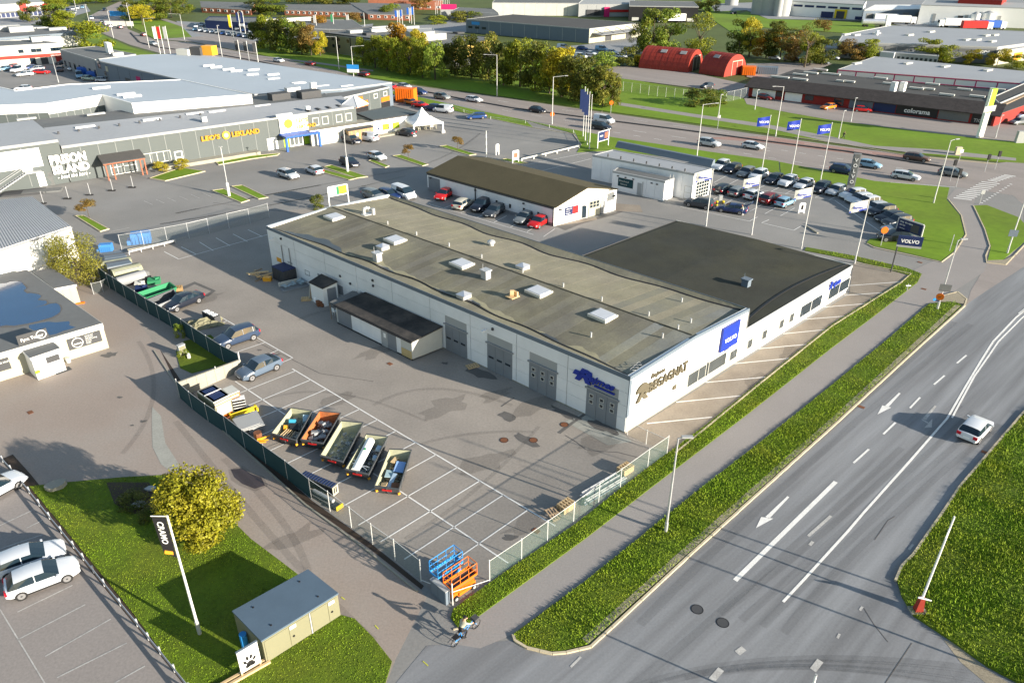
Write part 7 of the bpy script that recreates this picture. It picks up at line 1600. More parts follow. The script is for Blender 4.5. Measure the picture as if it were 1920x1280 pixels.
# ------------------------------------------------------------------ buildings beyond the main road and at the far left
def strips(root, T, i, j, z0, z1, n, m, frac=.6, d=.1, name='window', zb=None):
    f, L = side(T, i, j); f0 = rel(f, root)
    for k in range(n):
        x = L*(k+.5-frac/2)/n; o = panel(f0, root, name, x, x+L*frac/n, z0, z1, m, d)
    return f, f0, L
def far(name, label, T, wall, roof, n=0, pan=None, rim=.2, rimmat=None, ij=(0, 1)):
    T = [(x, y, z) for x, y, z in T]; r = mass(name, label, 'building', T, wall, roof, rim=rim, rimmat=rimmat)
    if n:
        f, f0, L = panels_side(r, T, ij[0], ij[1], .2, min(T[ij[0]][2], T[ij[1]][2])-.4, pan or wall, n, 'lightgrey' if pan else None, .14, .06)
    return r, T
# paint shop with the black tiled roof

ps = mass('paint_shop', 'long red walled shop with a black tiled roof and wide shop window banners', 'building', [(1405, 162, 2.6), (1868, 215.5, 2.6), (1955, 185, 2.8), (1492, 131, 2.8)], 'redwall', 'darkroof', over=.2)
f, L = frame(G(1405, 162, 2.6), G(1868, 215.5, 2.6)); f0 = rel(f, ps)
MB(f0).hexa([(-1, -.9, 2.35), (L+1, -.9, 2.35), (L+1, .0, 2.5), (-1, .0, 2.5), (-1, -.9, 2.55), (L+1, -.9, 2.55), (L+1, 4.5, 4.4), (-1, 4.5, 4.4)]).build('mansard_roof', 'tileblack', ps)
for a, b_, z0, z1, m, nm in ((.02, .13, .2, 2.2, 'white', 'white_wall'), (.17, .25, .2, 2.2, 'white', 'white_wall'), (.13, .165, .9, 2.1, 'glass', 'pane'), (.26, .3, .9, 2.1, 'glass', 'pane'), (.385, .43, .5, 2.1, 'glass', 'pane'), (.45, .55, .3, 2.3, 'bluegrey', 'banner'), (.55, .64, .3, 2.3, 'navy', 'banner'), (.64, .8, .3, 2.3, 'black', 'banner'), (.8, .915, .3, 2.3, 'slate', 'banner'), (.92, .995, .2, 2.4, 'black', 'banner')):
    panel(f0, ps, nm, a*L, b_*L-.2, z0, z1, m, .12)
text_obj(f0, ps, 'sign_letters', 'colorama', .72*L, .85, 1.5, 'white', .04, -.14, 0, .02, align='CENTER'); text_obj(f0, ps, 'sign_letters', 'TIGER!', .955*L, .6, 1.0, 'lightgrey', .03, -.14, 0, .02, align='CENTER')
for px, py, w_ in ((1462, 146, 5), (1500, 141, 4), (1520, 138, 4), (1538, 132, 4), (1558, 140, 5), (1500, 150, 4), (1590, 154, 3.4), (1651, 148, 3.4), (1668, 158, 3.4), (1748, 159, 3.4), (1718, 167, 3.4), (1808, 169, 3.4), (1870, 169, 3.4), (1775, 179, 3.4), (1832, 182, 3.4), (1575, 153, 2), (1740, 168, 3)): roofbox(ps, px, py, 3.0, (w_, 1.1, .4), 'dirtywhite', rz=math.atan2(f[1].y, f[1].x))
for px in (1674, 1691): roofbox(ps, px, 171, 3.6, (1.2, 1.2, 2.2), 'white', 'chimney')
# orange shop at the right edge and its signs
fr, L = frame(G(1880, 224), G(1965, 190)); T = [(1873, 196, 3.1), (1985, 148, 3.1), (1960, 140, 3.1), (1860, 184, 3.1)]
r = mass('orange_shop', 'shop with an orange lower edge at the right edge beside the paint shop', 'building', T, 'brick', 'darkroof', rim=.3); f, L = side(T, 0, 1); f0 = rel(f, r); panel(f0, r, 'fascia', 0, L, 1.6, 3.1, 'oldwood', .9); panel(f0, r, 'orange_band', 0, L, 1.1, 1.6, 'orange', .5); panel(f0, r, 'lime_sign', L*.12, L*.3, 2.0, 2.7, 'lime', 1); panel(f0, r, 'sign_board', L*.32, L*.8, 2.0, 2.7, 'lightgrey', 1)
p = G(1837, 258); r = thing('pylon_sign', 'tall leaning looking white pylon with a lime green top at the paint shop corner', 'sign', p, .5); MB().box(-.8, .8, -.25, .25, 0, 5.2).build('pylon_body', 'dirtywhite', r); MB().box(-.9, .9, -.3, .3, 5.2, 10).build('lime_panel', 'lime', r); MB().box(-2.0, 2.0, -.35, -.28, 5.4, 6.6).build('sign_board', 'lightgrey', r); MB().box(-1.0, -.9, -.3, .3, 0, 10).build('side_edge', 'white', r)
# magenta framed hall behind
T = [(1571, 131, 2.9), (1955, 160, 2.9), (1955, 138, 2.9), (1640, 107, 2.9)]
r, T = far('magenta_framed_hall', 'pale hall with a magenta framed window band behind the paint shop', T, 'lightgrey', 'greyroof', rim=.15, rimmat='dirtywhite')
f, L = side(T, 0, 1); f0 = rel(f, r); n = 10
for k in range(n): panel(f0, r, 'band_pane', L*k/n+.15, L*(k+1)/n-.15, 1.2, 2.6, 'white', .1)
for k in range(n+1): panel(f0, r, 'magenta_post', L*k/n-.12, L*k/n+.12, 1.1, 2.7, 'magenta', .16)
for z in (1.0, 2.7): panel(f0, r, 'magenta_rail', 0, L, z, z+.2, 'magenta', .18)
for px, py in ((1606, 120), (1702, 120), (1772, 126), (1852, 133)): roofbox(r, px, py, 3.0, (4, 1.2, .4), 'dirtywhite')
# large grey roof factory with trees before it
T = [(1571, 80, 5), (1870, 90, 5), (1960, 78, 5), (1960, 62, 5), (1670, 49, 5), (1580, 66, 5)]
r, T = far('grey_factory', 'wide grey factory with a light roof behind the autumn trees on the right', T, 'midgrey', 'greyroof', 0, rim=.3)
f, f0, L = strips(r, T, 0, 1, 3.0, 4.4, 13, 'slate', .92); text_obj(f0, r, 'sign_letters', 'GDL', L*.9, 2.8, 1.7, 'white', .1, -.15, 0, .05)
for k in (.48, .6, .72, .84): panel(f0, r, 'loading_gate', L*k, L*k+6, .2, 3.4, 'doorgrey', .2)
for px, py in ((1586, 66), (1605, 67), (1643, 64), (1705, 67), (1745, 61), (1849, 68), (1865, 67), (1812, 76), (1832, 76), (1860, 79)): roofbox(r, px, py, 5.1, (4, 1.4, .5), 'dirtywhite')
roofbox(r, 1643, 66, 5.1, (1, 1, 1.6), 'white', 'roof_vent')
T = [(1545, 90, 2.8), (1760, 107, 2.8), (1760, 93, 2.8), (1560, 82, 2.8)]; r, T = far('low_office_wing', 'low pale office wing with a row of small windows before the grey factory', T, 'lightgrey', 'lightgrey'); strips(r, T, 0, 1, .8, 2.0, 26, 'glass', .55); f, L = side(T, 0, 1); panel(rel(f, r), r, 'glass_entrance', L*.52, L*.64, 0, 3.2, 'skylight', 2)
T = [(1870, 98, 4.2), (1965, 84, 4.2), (1965, 72, 4.2), (1885, 86, 4.2)]; r, T = far('sunlit_cream_block', 'cream sunlit end wall at the right edge above the autumn trees', T, 'cream', 'greyroof'); f, L = side(T, 0, 1); panel(rel(f, r), r, 'yellow_gate', L*.35, L*.5, .5, 3, 'amber', .2)
# dairy at the top right
T = [(1466, 2, 7), (1620, 10, 7), (1625, 2, 7), (1470, -6, 7)]; r, T = far('white_factory', 'long white factory with one dashed window band at the top right', T, 'white', 'lightgrey', 0); f, f0, L = strips(r, T, 0, 1, 4.6, 5.6, 7, 'navy', .8)
for a, z, m in ((.52, 3, 'navy'), (.68, 4.4, 'yellow'), (.93, 1.6, 'navy')): panel(f0, r, 'loading_gate', L*a, L*a+6, .2, z, m, .6)
panel(f0, r, 'gate_inner', L*.68+1, L*.68+5, .2, 3.6, 'darkgrey', .7)
T = [(1727, 10, 8.5), (1975, 18, 8.5), (1975, 8, 8.5), (1735, 1, 8.5)]; r, T = far('white_dairy', 'white dairy block with storage tanks in front at the top right corner', T, 'white', 'lightgrey', 0); f, f0, L = strips(r, T, 0, 1, 1, 5, 4, 'lightgrey', .1); panel(f0, r, 'dark_gate', L*.31, L*.35, .2, 4.5, 'darkgrey', .2)
T = [(1798, -3, 11), (1880, 0, 11), (1890, -8, 11), (1805, -12, 11)]; far('red_brick_block', 'dark red brick block above the white dairy', T, 'redwall', 'darkgrey')
T = [(1620, 20, 5.4), (1735, 18, 5.4), (1740, 10, 5.4), (1640, 10, 5.4)]; r, T = far('blue_grey_hall', 'blue grey loading hall between the two white factories', T, 'bluegrey', 'white'); strips(r, T, 0, 1, .5, 4, 5, 'slate', .5)
for k, (px, py, h, rd) in enumerate(((1824, 52, 6, 1.9), (1834, 50, 6, 1.9), (1848, 52, 6.4, 2.6), (1858, 50, 6, 2.2), (1464, 30, 12, 4.5), (1444, 28, 13, 6), (1425, 27, 12, 5), (1458, 31, 8, 2), (1371, 10, 8, 4))):
    p = G(px, py); r = thing('storage_tank', ('white upright tank before the dairy, leftmost', 'white upright tank before the dairy, second', 'widest white tank before the dairy', 'white tank before the dairy, rightmost', 'white silo at the left end of the long white factory', 'largest grey silo at the top of the factory road', 'pale silo left of the largest silo', 'small silo in front of the largest silo', 'pale tank at the top by the far green field')[k], 'tank', p, 0, 'factory tanks'); MB().tube((0, 0, 0), (0, 0, h), rd, n=16).build('tank_body', 'white' if k < 4 else 'lightgrey', r, 40); MB().tube((0, 0, h), (0, 0, h+.8), rd, rd*.2, 16).build('tank_top', 'lightgrey', r)
def truck(px, py, rz, label, tank=False, col='white'):
    p = G(px, py); r = thing('lorry', label, 'lorry', p, math.radians(rz))
    if tank: MB().tube((-6, 0, 2.2), (4, 0, 2.2), 1.3, n=12).build('tank_body', 'alu', r)
    else: MB().box(-7, 4, -1.25, 1.25, 1, 4).build('box_body', col, r)
    MB().box(4.3, 6.6, -1.2, 1.2, .6, 3.4).build('cab', 'white', r); MB().box(6.55, 6.65, -1.05, 1.05, 2, 3.1).build('windscreen', 'glass', r)
    for x in (-5, -3.7, 2.8, 5.5):
        for y in (-1.1, 1.1): MB().tube((x, y-.15, .5), (x, y+.15, .5), .5, n=10).build('wheel', 'rubber', r)
truck(1640, 51, -8, 'silver tanker lorry on the factory yard', True); truck(1665, 43, -8, 'white lorry behind the tanker on the factory yard'); truck(1688, 46, -10, 'white lorry right of the silver tanker'); truck(1785, 52, 175, 'white lorry with open side before the dairy'); truck(1855, 56, 0, 'lorry with a blue body before the dairy tanks', False, 'blue'); truck(1830, 57, 0, 'lorry with a red body before the dairy tanks', False, 'red'); truck(1258, 43, 190, 'white lorry cab behind the light green tree')
# round roofed red sheds
def quonset(a, b_, R_, h, label, gate):
    fr, L = frame(G(*a), G(*b_)); r = thing('round_roofed_shed', label, 'shed', fr[0]); f0 = rel(fr, r); n = 14
    prof = [(R_-R_*math.cos(math.pi*k/n), h*math.sin(math.pi*k/n)) for k in range(n+1)]
    m = int(L/1.0)
    for k in range(m):
        b = MB(f0); x0, x1 = L*k/m, L*(k+1)/m-.03; e = .06*(k % 2)
        for (y0, z0), (y1, z1) in zip(prof, prof[1:]): b.face([(x0, y0-e*(R_-y0)/R_*-0, z0+e), (x1, y0, z0+e), (x1, y1, z1+e), (x0, y1, z1+e)][::-1])
        b.build('roof_sheet', 'redmetal', r)
    for x in (.05, L-.05):
        MB(f0).face([(x, y, z) for y, z in (prof if x > 1 else prof[::-1])]).build('end_wall', 'redmetal', r)
    for x in gate[0]: MB(f0).hexa([(x, prof[4][0]-.1, prof[4][1]+.1), (x+2, prof[4][0]-.1, prof[4][1]+.1), (x+2, prof[5][0]-.1, prof[5][1]+.1), (x, prof[5][0]-.1, prof[5][1]+.1), (x, prof[4][0]-.1, prof[4][1]+.2), (x+2, prof[4][0]-.1, prof[4][1]+.2), (x+2, prof[5][0]-.1, prof[5][1]+.2), (x, prof[5][0]-.1, prof[5][1]+.2)]).build('roof_window', 'midgrey', r)
    g0 = (f0[0]+f0[1]*(L-.04), f0[2], -f0[1])
    panel(g0, r, 'gate', R_*.65, R_*1.5, .05, h*.62, 'black' if gate[1] else 'redmetal', .08)
    b = MB(g0)
    for x in (R_*.62, R_*1.05, R_*1.5): b.box(x, x+.2, -.12, 0, 0, h*.66)
    b.box(R_*.62, R_*1.5+.2, -.12, 0, h*.66, h*.7); b.build('gate_frame', 'cream', r)
quonset((1197, 128), (1289, 137), 6.5, 6.2, 'longer red round roofed shed with two grey roof windows', ((6, 12.5), True)); quonset((1310, 138), (1357, 145), 6, 6.0, 'shorter red round roofed shed with a pale framed gate', ((3,), False))
for px, py, m, l, s in ((1403, 141, 'orange', 'small orange box container beside the red sheds', (4, 3, 2.6)), (1438, 139, 'bluegrey', 'blue skip container behind the paint shop', (6, 2.6, 2.2)), (1195, 122, 'yellow', 'yellow vehicle body beside the longer red shed', (2.4, 2.4, 3)), (170, 142, 'blue', 'blue container in the shop yard corner', (6, 3, 2.4)), (185, 147, 'blue', 'second blue container by the big hall wall', (5, 3, 2)), (762, 191, 'orange', 'tall orange box trailer by the grass bank', (5, 2.6, 3.4))):
    p = G(px, py); r = thing('container', l, 'container', p, math.radians(-14)); MB().box(-s[0]/2, s[0]/2, -s[1]/2, s[1]/2, .15, s[2]).build('box_body', m, r)
    for k in range(int(s[0]/.6)): MB().box(-s[0]/2+.2+k*.6, -s[0]/2+.4+k*.6, -s[1]/2-.06, -s[1]/2, .3, s[2]-.15).build('rib', m, r)
for (px, py, rz, l) in ((267, 456, .35, 'bright blue open roll container beside the wire fence'), (201, 472, .2, 'blue skip half hidden by the autumn bush')):
    p = G(px, py); r = thing('blue_container', l, 'container', p, rz); r.scale = (.8, .8, .85) if 'bright' in l else (.5, .5, .6); b = MB(); pr = [(-1.1, .2), (-1.2, 1.5), (-.9, 1.9), (.9, 1.9), (1.2, 1.4), (1.1, .2)]
    for (y0, z0), (y1, z1) in zip(pr, pr[1:]): b.face([(-1.5, y0, z0), (1.5, y0, z0), (1.5, y1, z1), (-1.5, y1, z1)])
    b.face([(1.5, y, z) for y, z in pr]); b.face([(-1.5, y, z) for y, z in pr[::-1]]); b.build('shell', 'binblue', r)
    for k in range(6): MB().box(-1.3+k*.5, -1.2+k*.5, -1.25, -1.18, .3, 1.45).build('rib', 'binblue', r)
    MB().box(-2.2, -1.5, -1.0, 1.0, .2, .9).build('tail_ramp', 'binblue', r)
# beyond the road, centre
T = [(608, 63, 6.3), (850, 92, 6.3), (928, 72, 6.3), (700, 50, 6.3)]; r, T = far('yellow_fronted_store', 'flat store with grey panels and a sunlit yellow front behind the tree belt', T, 'lightgrey', 'slate', 0, rim=.3, rimmat='darkgrey'); f, f0, L = panels_side(r, T, 0, 1, .2, 5.9, 'kioskgreen', 9, 'black', .5, .08); f, L = side(T, 1, 2); f0 = rel(f, r); panel(f0, r, 'yellow_front', 0, L, 2.8, 6.3, 'yellowwall', .2); panel(f0, r, 'dark_front', 0, L, .1, 2.7, 'darkgrey', .1)
f, L = side(T, 0, 1)
for x, z in ((4, 2), (7, 2), (4, 4.4), (7, 4.4), (12, 4.2)): panel(rel(f, r), r, 'pane', x, x+1.2, z, z+1, 'glass', .16)
q = [(772, 64, 9), (815, 60, 9), (812, 54, 9), (756, 55, 9)]; r2, q = far('roof_house', 'cream and blue plant room on the roof of the yellow fronted store', q, 'cream', 'lightgrey')
for px, py, s in ((740, 58, (20, 2, 1.2)), (727, 54, (14, 2, 1)), (665, 62, (5, 3, 1)), (693, 66, (4, 3, .8)), (800, 75, (12, 6, 2)), (860, 63, (3, 3, .5))): roofbox(r, px, py, 6.4, s, 'lightgrey' if s[0] > 4 else 'darkgrey', 'roof_unit')
T = [(874, 37, 5.2), (1105, 55, 5.2), (1202, 44, 5.2), (960, 28, 5.2)]; r, T = far('grey_warehouse', 'large blue grey warehouse with a dark roof and cream loading end', T, 'bluegrey', 'darkroof', 10, 'bluegrey', rim=.2); f, L = side(T, 0, 1); f0 = rel(f, r); panel(f0, r, 'blue_sign', L*.05, L*.12, 3.4, 4.6, 'skyblue', .2)
for k in range(3): panel(f0, r, 'pane', L*(.02+k*.06), L*(.055+k*.06), 1.9, 2.8, 'glass', .18)
f, L = side(T, 1, 2); f0 = rel(f, r); panel(f0, r, 'cream_end', 0, L, 0, 5, 'cream', .1); MB(f0).hexa([(L*.05, -5, 3.2), (L, -5, 3.2), (L, 0, 3.5), (L*.05, 0, 3.5), (L*.05, -5, 3.35), (L, -5, 3.35), (L, 0, 3.65), (L*.05, 0, 3.65)]).build('canopy', 'midgrey', r)
for k in range(5): MB(f0).tube((L*(.1+k*.2), -.1, 4.8), (L*(.1+k*.2), -4.6, 3.4), .1, n=4).build('canopy_stay', 'darkgrey', r)
for k in range(3): panel(f0, r, 'loading_gate', L*(.3+k*.2), L*(.42+k*.2), .1, 2.8, 'darkgrey' if k != 1 else 'cream', .16)
T = [(923, 6, 6), (1085, 7, 6), (1095, -2, 6), (930, -3, 6)]; r, T = far('white_hall', 'white panelled hall behind the grey warehouse at the top', T, 'dirtywhite', 'slate', 8, 'dirtywhite'); 
T = [(1085, 9, 5.8), (1185, 9, 5.8), (1190, 0, 5.8), (1090, 0, 5.8)]; r, T = far('red_banded_store', 'pale store with a red entrance cube and red band at the top', T, 'lightgrey', 'lightgrey', 6); f, L = side(T, 0, 1); f0 = rel(f, r); panel(f0, r, 'red_cube', L*.48, L*.58, 0, 4.6, 'magenta', 1); panel(f0, r, 'red_band', L*.58, L, 2.2, 3.4, 'red', .4)
for k in (.15, .3): panel(f0, r, 'dock', L*k, L*k+7, .5, 3.4, 'darkgrey', .4)
T = [(1180, 12, 6.8), (1310, 14, 6.8), (1300, 4, 6.8), (1180, 2, 6.8)]; r, T = far('black_hall', 'black clad hall with a grey roof at the top beyond the light green tree', T, 'black', 'slate', 0); f, f0, L = strips(r, T, 0, 1, .3, 1.8, 5, 'dirtywhite', .5, .2, 'dock_door')
T = [(845, 22, 4.2), (935, 26, 4.2), (925, 18, 4.2), (860, 15, 4.2)]; r, T = far('filling_station', 'grey flat canopy building beside the far row of white poles', T, 'midgrey', 'slate', 0); p = G(842, 30); rb = thing('magenta_billboard', 'magenta and white billboard beside the far canopy building', 'billboard', p); MB().box(-4, 4, -.3, .3, 3, 5.5).build('board_top', 'magenta', rb); MB().box(-4, 4, -.25, .25, 0, 3).build('board_base', 'lightgrey', rb)
def brick(T, label, n):
    r, T = far('brick_block', label, T, 'brick', 'slate', 0, rim=.1); f, f0, L = strips(r, T, 0, 1, .9, 2.0, n, 'white', .4, .12); strips(r, T, 0, 1, 1.05, 1.85, n, 'glass', .25, .16, 'pane')
brick([(533, 19, 2.5), (706, 25, 2.5), (706, 10, 3.8), (535, 9, 3.8)], 'long low red brick block with a grey roof and white windows', 16); brick([(690, 27, 2.5), (770, 29, 2.5), (770, 8, 4.2), (655, 6, 4.2)], 'red brick block with a taller grey roof right of the long one', 6); brick([(377, 14, 2.6), (470, 19, 2.6), (478, 6, 3.8), (375, 3, 3.8)], 'red brick block at the top left of the centre', 7); brick([(690, -1, 5), (830, 1, 5), (830, -6, 6), (700, -7, 6)], 'grey and orange block at the very top edge', 8)
T = [(384, 40, 3), (560, 50, 3), (545, 35, 3), (392, 33, 3)]; r, T = far('navy_showroom', 'navy showroom with parked car rows in front of it', T, 'navy', 'slate', 0, rim=.4, rimmat='navy'); f, L = side(T, 0, 1); f0 = rel(f, r); text_obj(f0, r, 'sign_letters', 'POLESTAR', L*.42, 1.2, 1.5, 'lightgrey', .1, -.1); panel(f0, r, 'white_sign', L*.38, L*.43, 1.8, 2.8, 'white', .5)
T = [(500, 52, 3), (690, 58, 3), (660, 38, 3), (490, 40, 3)]; r, T = far('grey_store', 'low grey store with a white roof edge behind the left tree belt', T, 'slate', 'slate', 8, 'slate', rim=.2); roofbox(r, 535, 42, 3, (26, 2, 1.6), 'dirtywhite', 'roof_parapet')
# far left
T = [(-60, 92, 5.9), (112, 82, 5.9), (60, 77, 5.9), (-60, 79, 5.9)]; r, T = far('red_banded_shop', 'cream two storey shop with a red fascia band at the far left', T, 'dirtywhite', 'slate', 0, rim=.3); f, L = side(T, 0, 1); f0 = rel(f, r); panel(f0, r, 'red_band', 0, L, 2.2, 3.1, 'redmetal', .25)
for a in (.52, .66, .72, .88, .91, .95): panel(f0, r, 'pane', a*L, a*L+1.4, 3.8, 4.8, 'glass', .1)
for a, b_, m in ((.62, .68, 'glass'), (.74, .82, 'darkgrey'), (.91, .98, 'redwall')): panel(f0, r, 'gate', a*L, b_*L, .1, 2.1, m, .12)
text_obj(f0, r, 'sign_letters', 'MEKONOMEN', L*.86, 2.35, .6, 'dirtywhite', .05, -.27)
roofbox(r, 78, 78, 5.9, (6, 4, 1.6), 'lightgrey', 'roof_unit')
T = [(112, 94, 5.5), (178, 113, 5.5), (255, 103, 5.5), (180, 88, 5.5)]; r, T = far('grey_wing', 'grey rendered wing with a dark roof in the corner of the shop yard', T, 'midgrey', 'slate'); strips(r, T, 0, 1, 1, 2.6, 7, 'glass', .3)
for px, py, s in ((206, 100, (1.2, 4, 3)), (221, 105, (3, 2, 1))): roofbox(r, px, py, 5.5, s, 'white' if s[0] < 2 else 'lightgrey', 'roof_unit')
T = [(-60, 77, 4.4), (146, 62, 4.4), (60, 48, 4.4), (-60, 52, 4.4)]; r, T = far('white_trade_hall', 'white hall with a blue roof edge left of the golden bush', T, 'dirtywhite', 'slate', 0, rim=.3, rimmat='bluegrey'); f, L = side(T, 0, 1); text_obj(rel(f, r), r, 'sign_letters', 'FYNDVAROR', L*.82, 2.2, 1.2, 'lightgrey', .1, -.1); panel(rel(f, r), r, 'blue_band', 0, L, 3.7, 4.2, 'bluegrey', .15)
for px, py, s in ((10, 58, (10, 6, 2)), (40, 60, (8, 5, 2)), (75, 54, (4, 1, .6)), (80, 54, (4, 1, .5)), (108, 57, (6, 3, 1))): roofbox(r, px, py, 4.4, s, 'lightgrey', 'roof_unit')
T = [(-40, 12, 6), (82, 5, 6), (70, -4, 6), (-40, -2, 6)]; r, T = far('red_cube_showroom', 'pale showroom with red cube signs at the top left corner', T, 'lightgrey', 'lightgrey', 0); f, f0, L = strips(r, T, 0, 1, .3, 2.2, 14, 'navy', .75)
panel(f0, r, 'red_cube_sign', L*.6, L*.7, 2.6, 6.4, 'red', .8); text_obj(f0, r, 'sign_letters', 'MAZDA', L*.76, 4.0, 1.3, 'red', .1, -.12); panel(f0, r, 'dark_band', 0, L, 2.3, 2.9, 'slate', .6)
p = G(91, 30); r = thing('red_sign', 'red square sign on a post at the showroom corner', 'sign', p); MB().tube((0, 0, 0), (0, 0, 3), .2).build('post', 'lightgrey', r); MB().box(-1.6, 1.6, -.2, .2, 2.6, 5.6).build('sign_board', 'red', r)
r = thing('road_banner', 'sky blue road sign board across the far bend', 'sign', G(228, 38)); MB().box(-5, 5, -.2, .2, 1.8, 4).build('sign_board', 'skyblue', r); MB().tube((0, 0, 0), (0, 0, 1.9), .2).build('post', 'galv', r)
r = thing('road_banner', 'long white sign board with faint red letters below the blue board', 'sign', G(226, 52)); MB().box(-6, 6, -.2, .2, .6, 2.6).build('sign_board', 'dirtywhite', r); MB().tube((0, 0, 0), (0, 0, 2), .3).build('post', 'galv', r)
# banner and flag poles far away
for k, (px, py, h, m, l) in enumerate(((301, 102, 9.2, 'white', 'pole with a white banner, left of the three before the junction'), (309, 102, 9.2, 'red', 'pole with a red banner, middle of the three before the junction'), (320, 102, 9.2, 'lightgrey', 'pole with a pale banner, right of the three before the junction'), (452, 118, 7, 'darkgrey', 'pole with a dark and pink banner, left of the three behind the big pale roof'), (468, 120, 7, 'darkgrey', 'pole with a dark and pink banner, middle of the three behind the big pale roof'), (485, 122, 7, 'darkgrey', 'pole with a dark and pink banner, right of the three behind the big pale roof'), (440, 82, 10.4, 'yellow', 'pole with a yellow banner at the navy showroom'), (452, 63, 8.4, 'navy', 'pole with a navy banner, left one at the navy showroom'), (461, 66, 9, 'navy', 'pole with a navy banner, right one at the navy showroom'), (490, 122, 0, '', ''),
    (595, 63, 7.4, 'lightgrey', 'first white pole behind the grey store'), (627, 60, 7.2, 'green', 'second white pole with a teal flag behind the grey store'), (655, 52, 5.6, 'lightgrey', 'third white pole behind the grey store'), (684, 50, 5.8, '', 'fourth white pole behind the grey store'), (746, 48, 6.6, 'blue', 'first blue banner pole by the far street'), (750, 48, 6.6, 'lightgrey', 'second banner pole by the far street'), (755, 47, 6.6, 'blue', 'third banner pole by the far street'), (768, 44, 7, 'blue', 'first pole of the right blue banner trio by the far street'), (772, 45, 7, 'lightgrey', 'middle pole of the right blue banner trio by the far street'), (777, 47, 8, 'blue', 'last pole of the right blue banner trio by the far street'))):
    if not h: continue
    p = G(px, py); r = thing('banner_pole', l, 'banner pole', p); MB().tube((0, 0, 0), (0, 0, h), .12, .1, 6).build('pole', 'pole', r)
    if m: MB().box(-1.1, -.15, -.03, .03, h*.55, h-.3).build('banner', m, r)
for k in range(9):
    p = G(817+k*3.2, 32-k*1.3); r = thing('bare_pole', f'slim bare white pole, {ORD[k]} from the left in the far row by the street', 'pole', p, 0, 'row of bare white poles'); MB().tube((0, 0, 0), (0, 0, 7), .1, .08, 6).build('pole', 'pole', r)
fence('far_fence', 'wire fence on white posts below the red round roofed sheds', '1168,172 1184,174 1200,176 1216,179 1232,181 1248,183 1264,185 1280,187 1296,188 1330,192 1360,192 1375,189 1388,186 1398,183', 2.6, 'netthin', 'pole')
fence('far_fence', 'grey low fence of the big car park towards the grass bank', '840,200 870,211 920,224 985,232 1030,240 1075,250 1085,270', .7, 'netthin', 'white')
fr, L = frame(G(977, 303), G(1085, 278)); r = thing('long_beam', 'long white low barrier beam beside the marked bays of the car park', 'beam', fr[0]); MB(rel(fr, r)).box(0, L, -.1, .1, .35, .6).build('beam', 'dirtywhite', r)
for k in range(6): MB(rel(fr, r)).box(L*k/5-.15, L*k/5+.15, -.2, .2, 0, .35).build('foot', 'dirtywhite', r)
fr, L = frame(G(1398, 60), G(1418, 49))
p = G(1795, 290); o = MB().prism([(-.6, -.4), (.5, -.4), (.6, .3), (-.5, .4)], 0, 1.5).build('standing_stone', 'kerb', label='pale standing stone on the grass right of the far crossing', cat='stone'); o.location = p
p = G(1910, 268); o = MB().box(-.8, .8, -.4, .4, 0, 2.4).build('info_cabinet', 'lightgrey', label='grey cabinet on the grass at the right edge', cat='cabinet'); o.location = p
# building material on the car park by the stair
for k, (px, py, sx, sy, sz, m, l) in enumerate(((105, 334, 3, 1.4, 1.0, 'concrete', 'beige stack of slabs by the outside stair'), (135, 338, 3.5, 1, .7, 'dirtywhite', 'white wrapped bundle among the building material'), (160, 328, 5, 1, .9, 'cream', 'long pale stack under the lettered hall wall'), (188, 329, 2, 1.2, .9, 'oldwood', 'wooden crates right of the building material'), (90, 345, 2.6, 2.4, 2.2, 'slate', 'dark green shed box by the outside stair'), (60, 343, 2.4, 1.2, .8, 'tealnet', 'dark green bins beneath the stair'), (45, 362, 6, 3, .25, 'darkgrey', 'dark flat sheets stacked behind the corrugated roof'), (78, 360, 6, 2, .3, 'slate', 'grey planks stacked by the green box'))):
    p = G(px, py); b = MB(); n = max(1, int(sz/.3))
    for i in range(n): b.bc((random.uniform(-.15, .15), random.uniform(-.1, .1), sz*(i+.5)/n), (sx*random.uniform(.85, 1), sy*random.uniform(.8, 1), sz/n*.9), .35)
    o = b.build('material_stack', m, label=l, cat='building material'); o.location = p
for k, (px, py) in enumerate(((129, 373), (170, 366), (212, 358), (250, 352), (82, 382))):
    p = G(px, py); r = thing('temporary_fence_post', 'thin fence post on a black foot, '+('first', 'second', 'third', 'fourth', 'leftmost')[k]+' before the building material', 'post', p, 0, 'temporary fence posts'); MB().tube((0, 0, 0), (0, 0, 2), .05, n=5).build('post', 'galv', r); MB().box(-.8, .4, -.2, .2, 0, .15).build('foot', 'black' if k % 2 else 'rubber', r)
for px, py, k in ((2010, 1218, 'nearer to the crossing'), (2010, 1310, 'at the side street')):
    flagpole(px, py, 11, f'bare pole beyond the right edge, {k}', 'poles beyond the right edge')
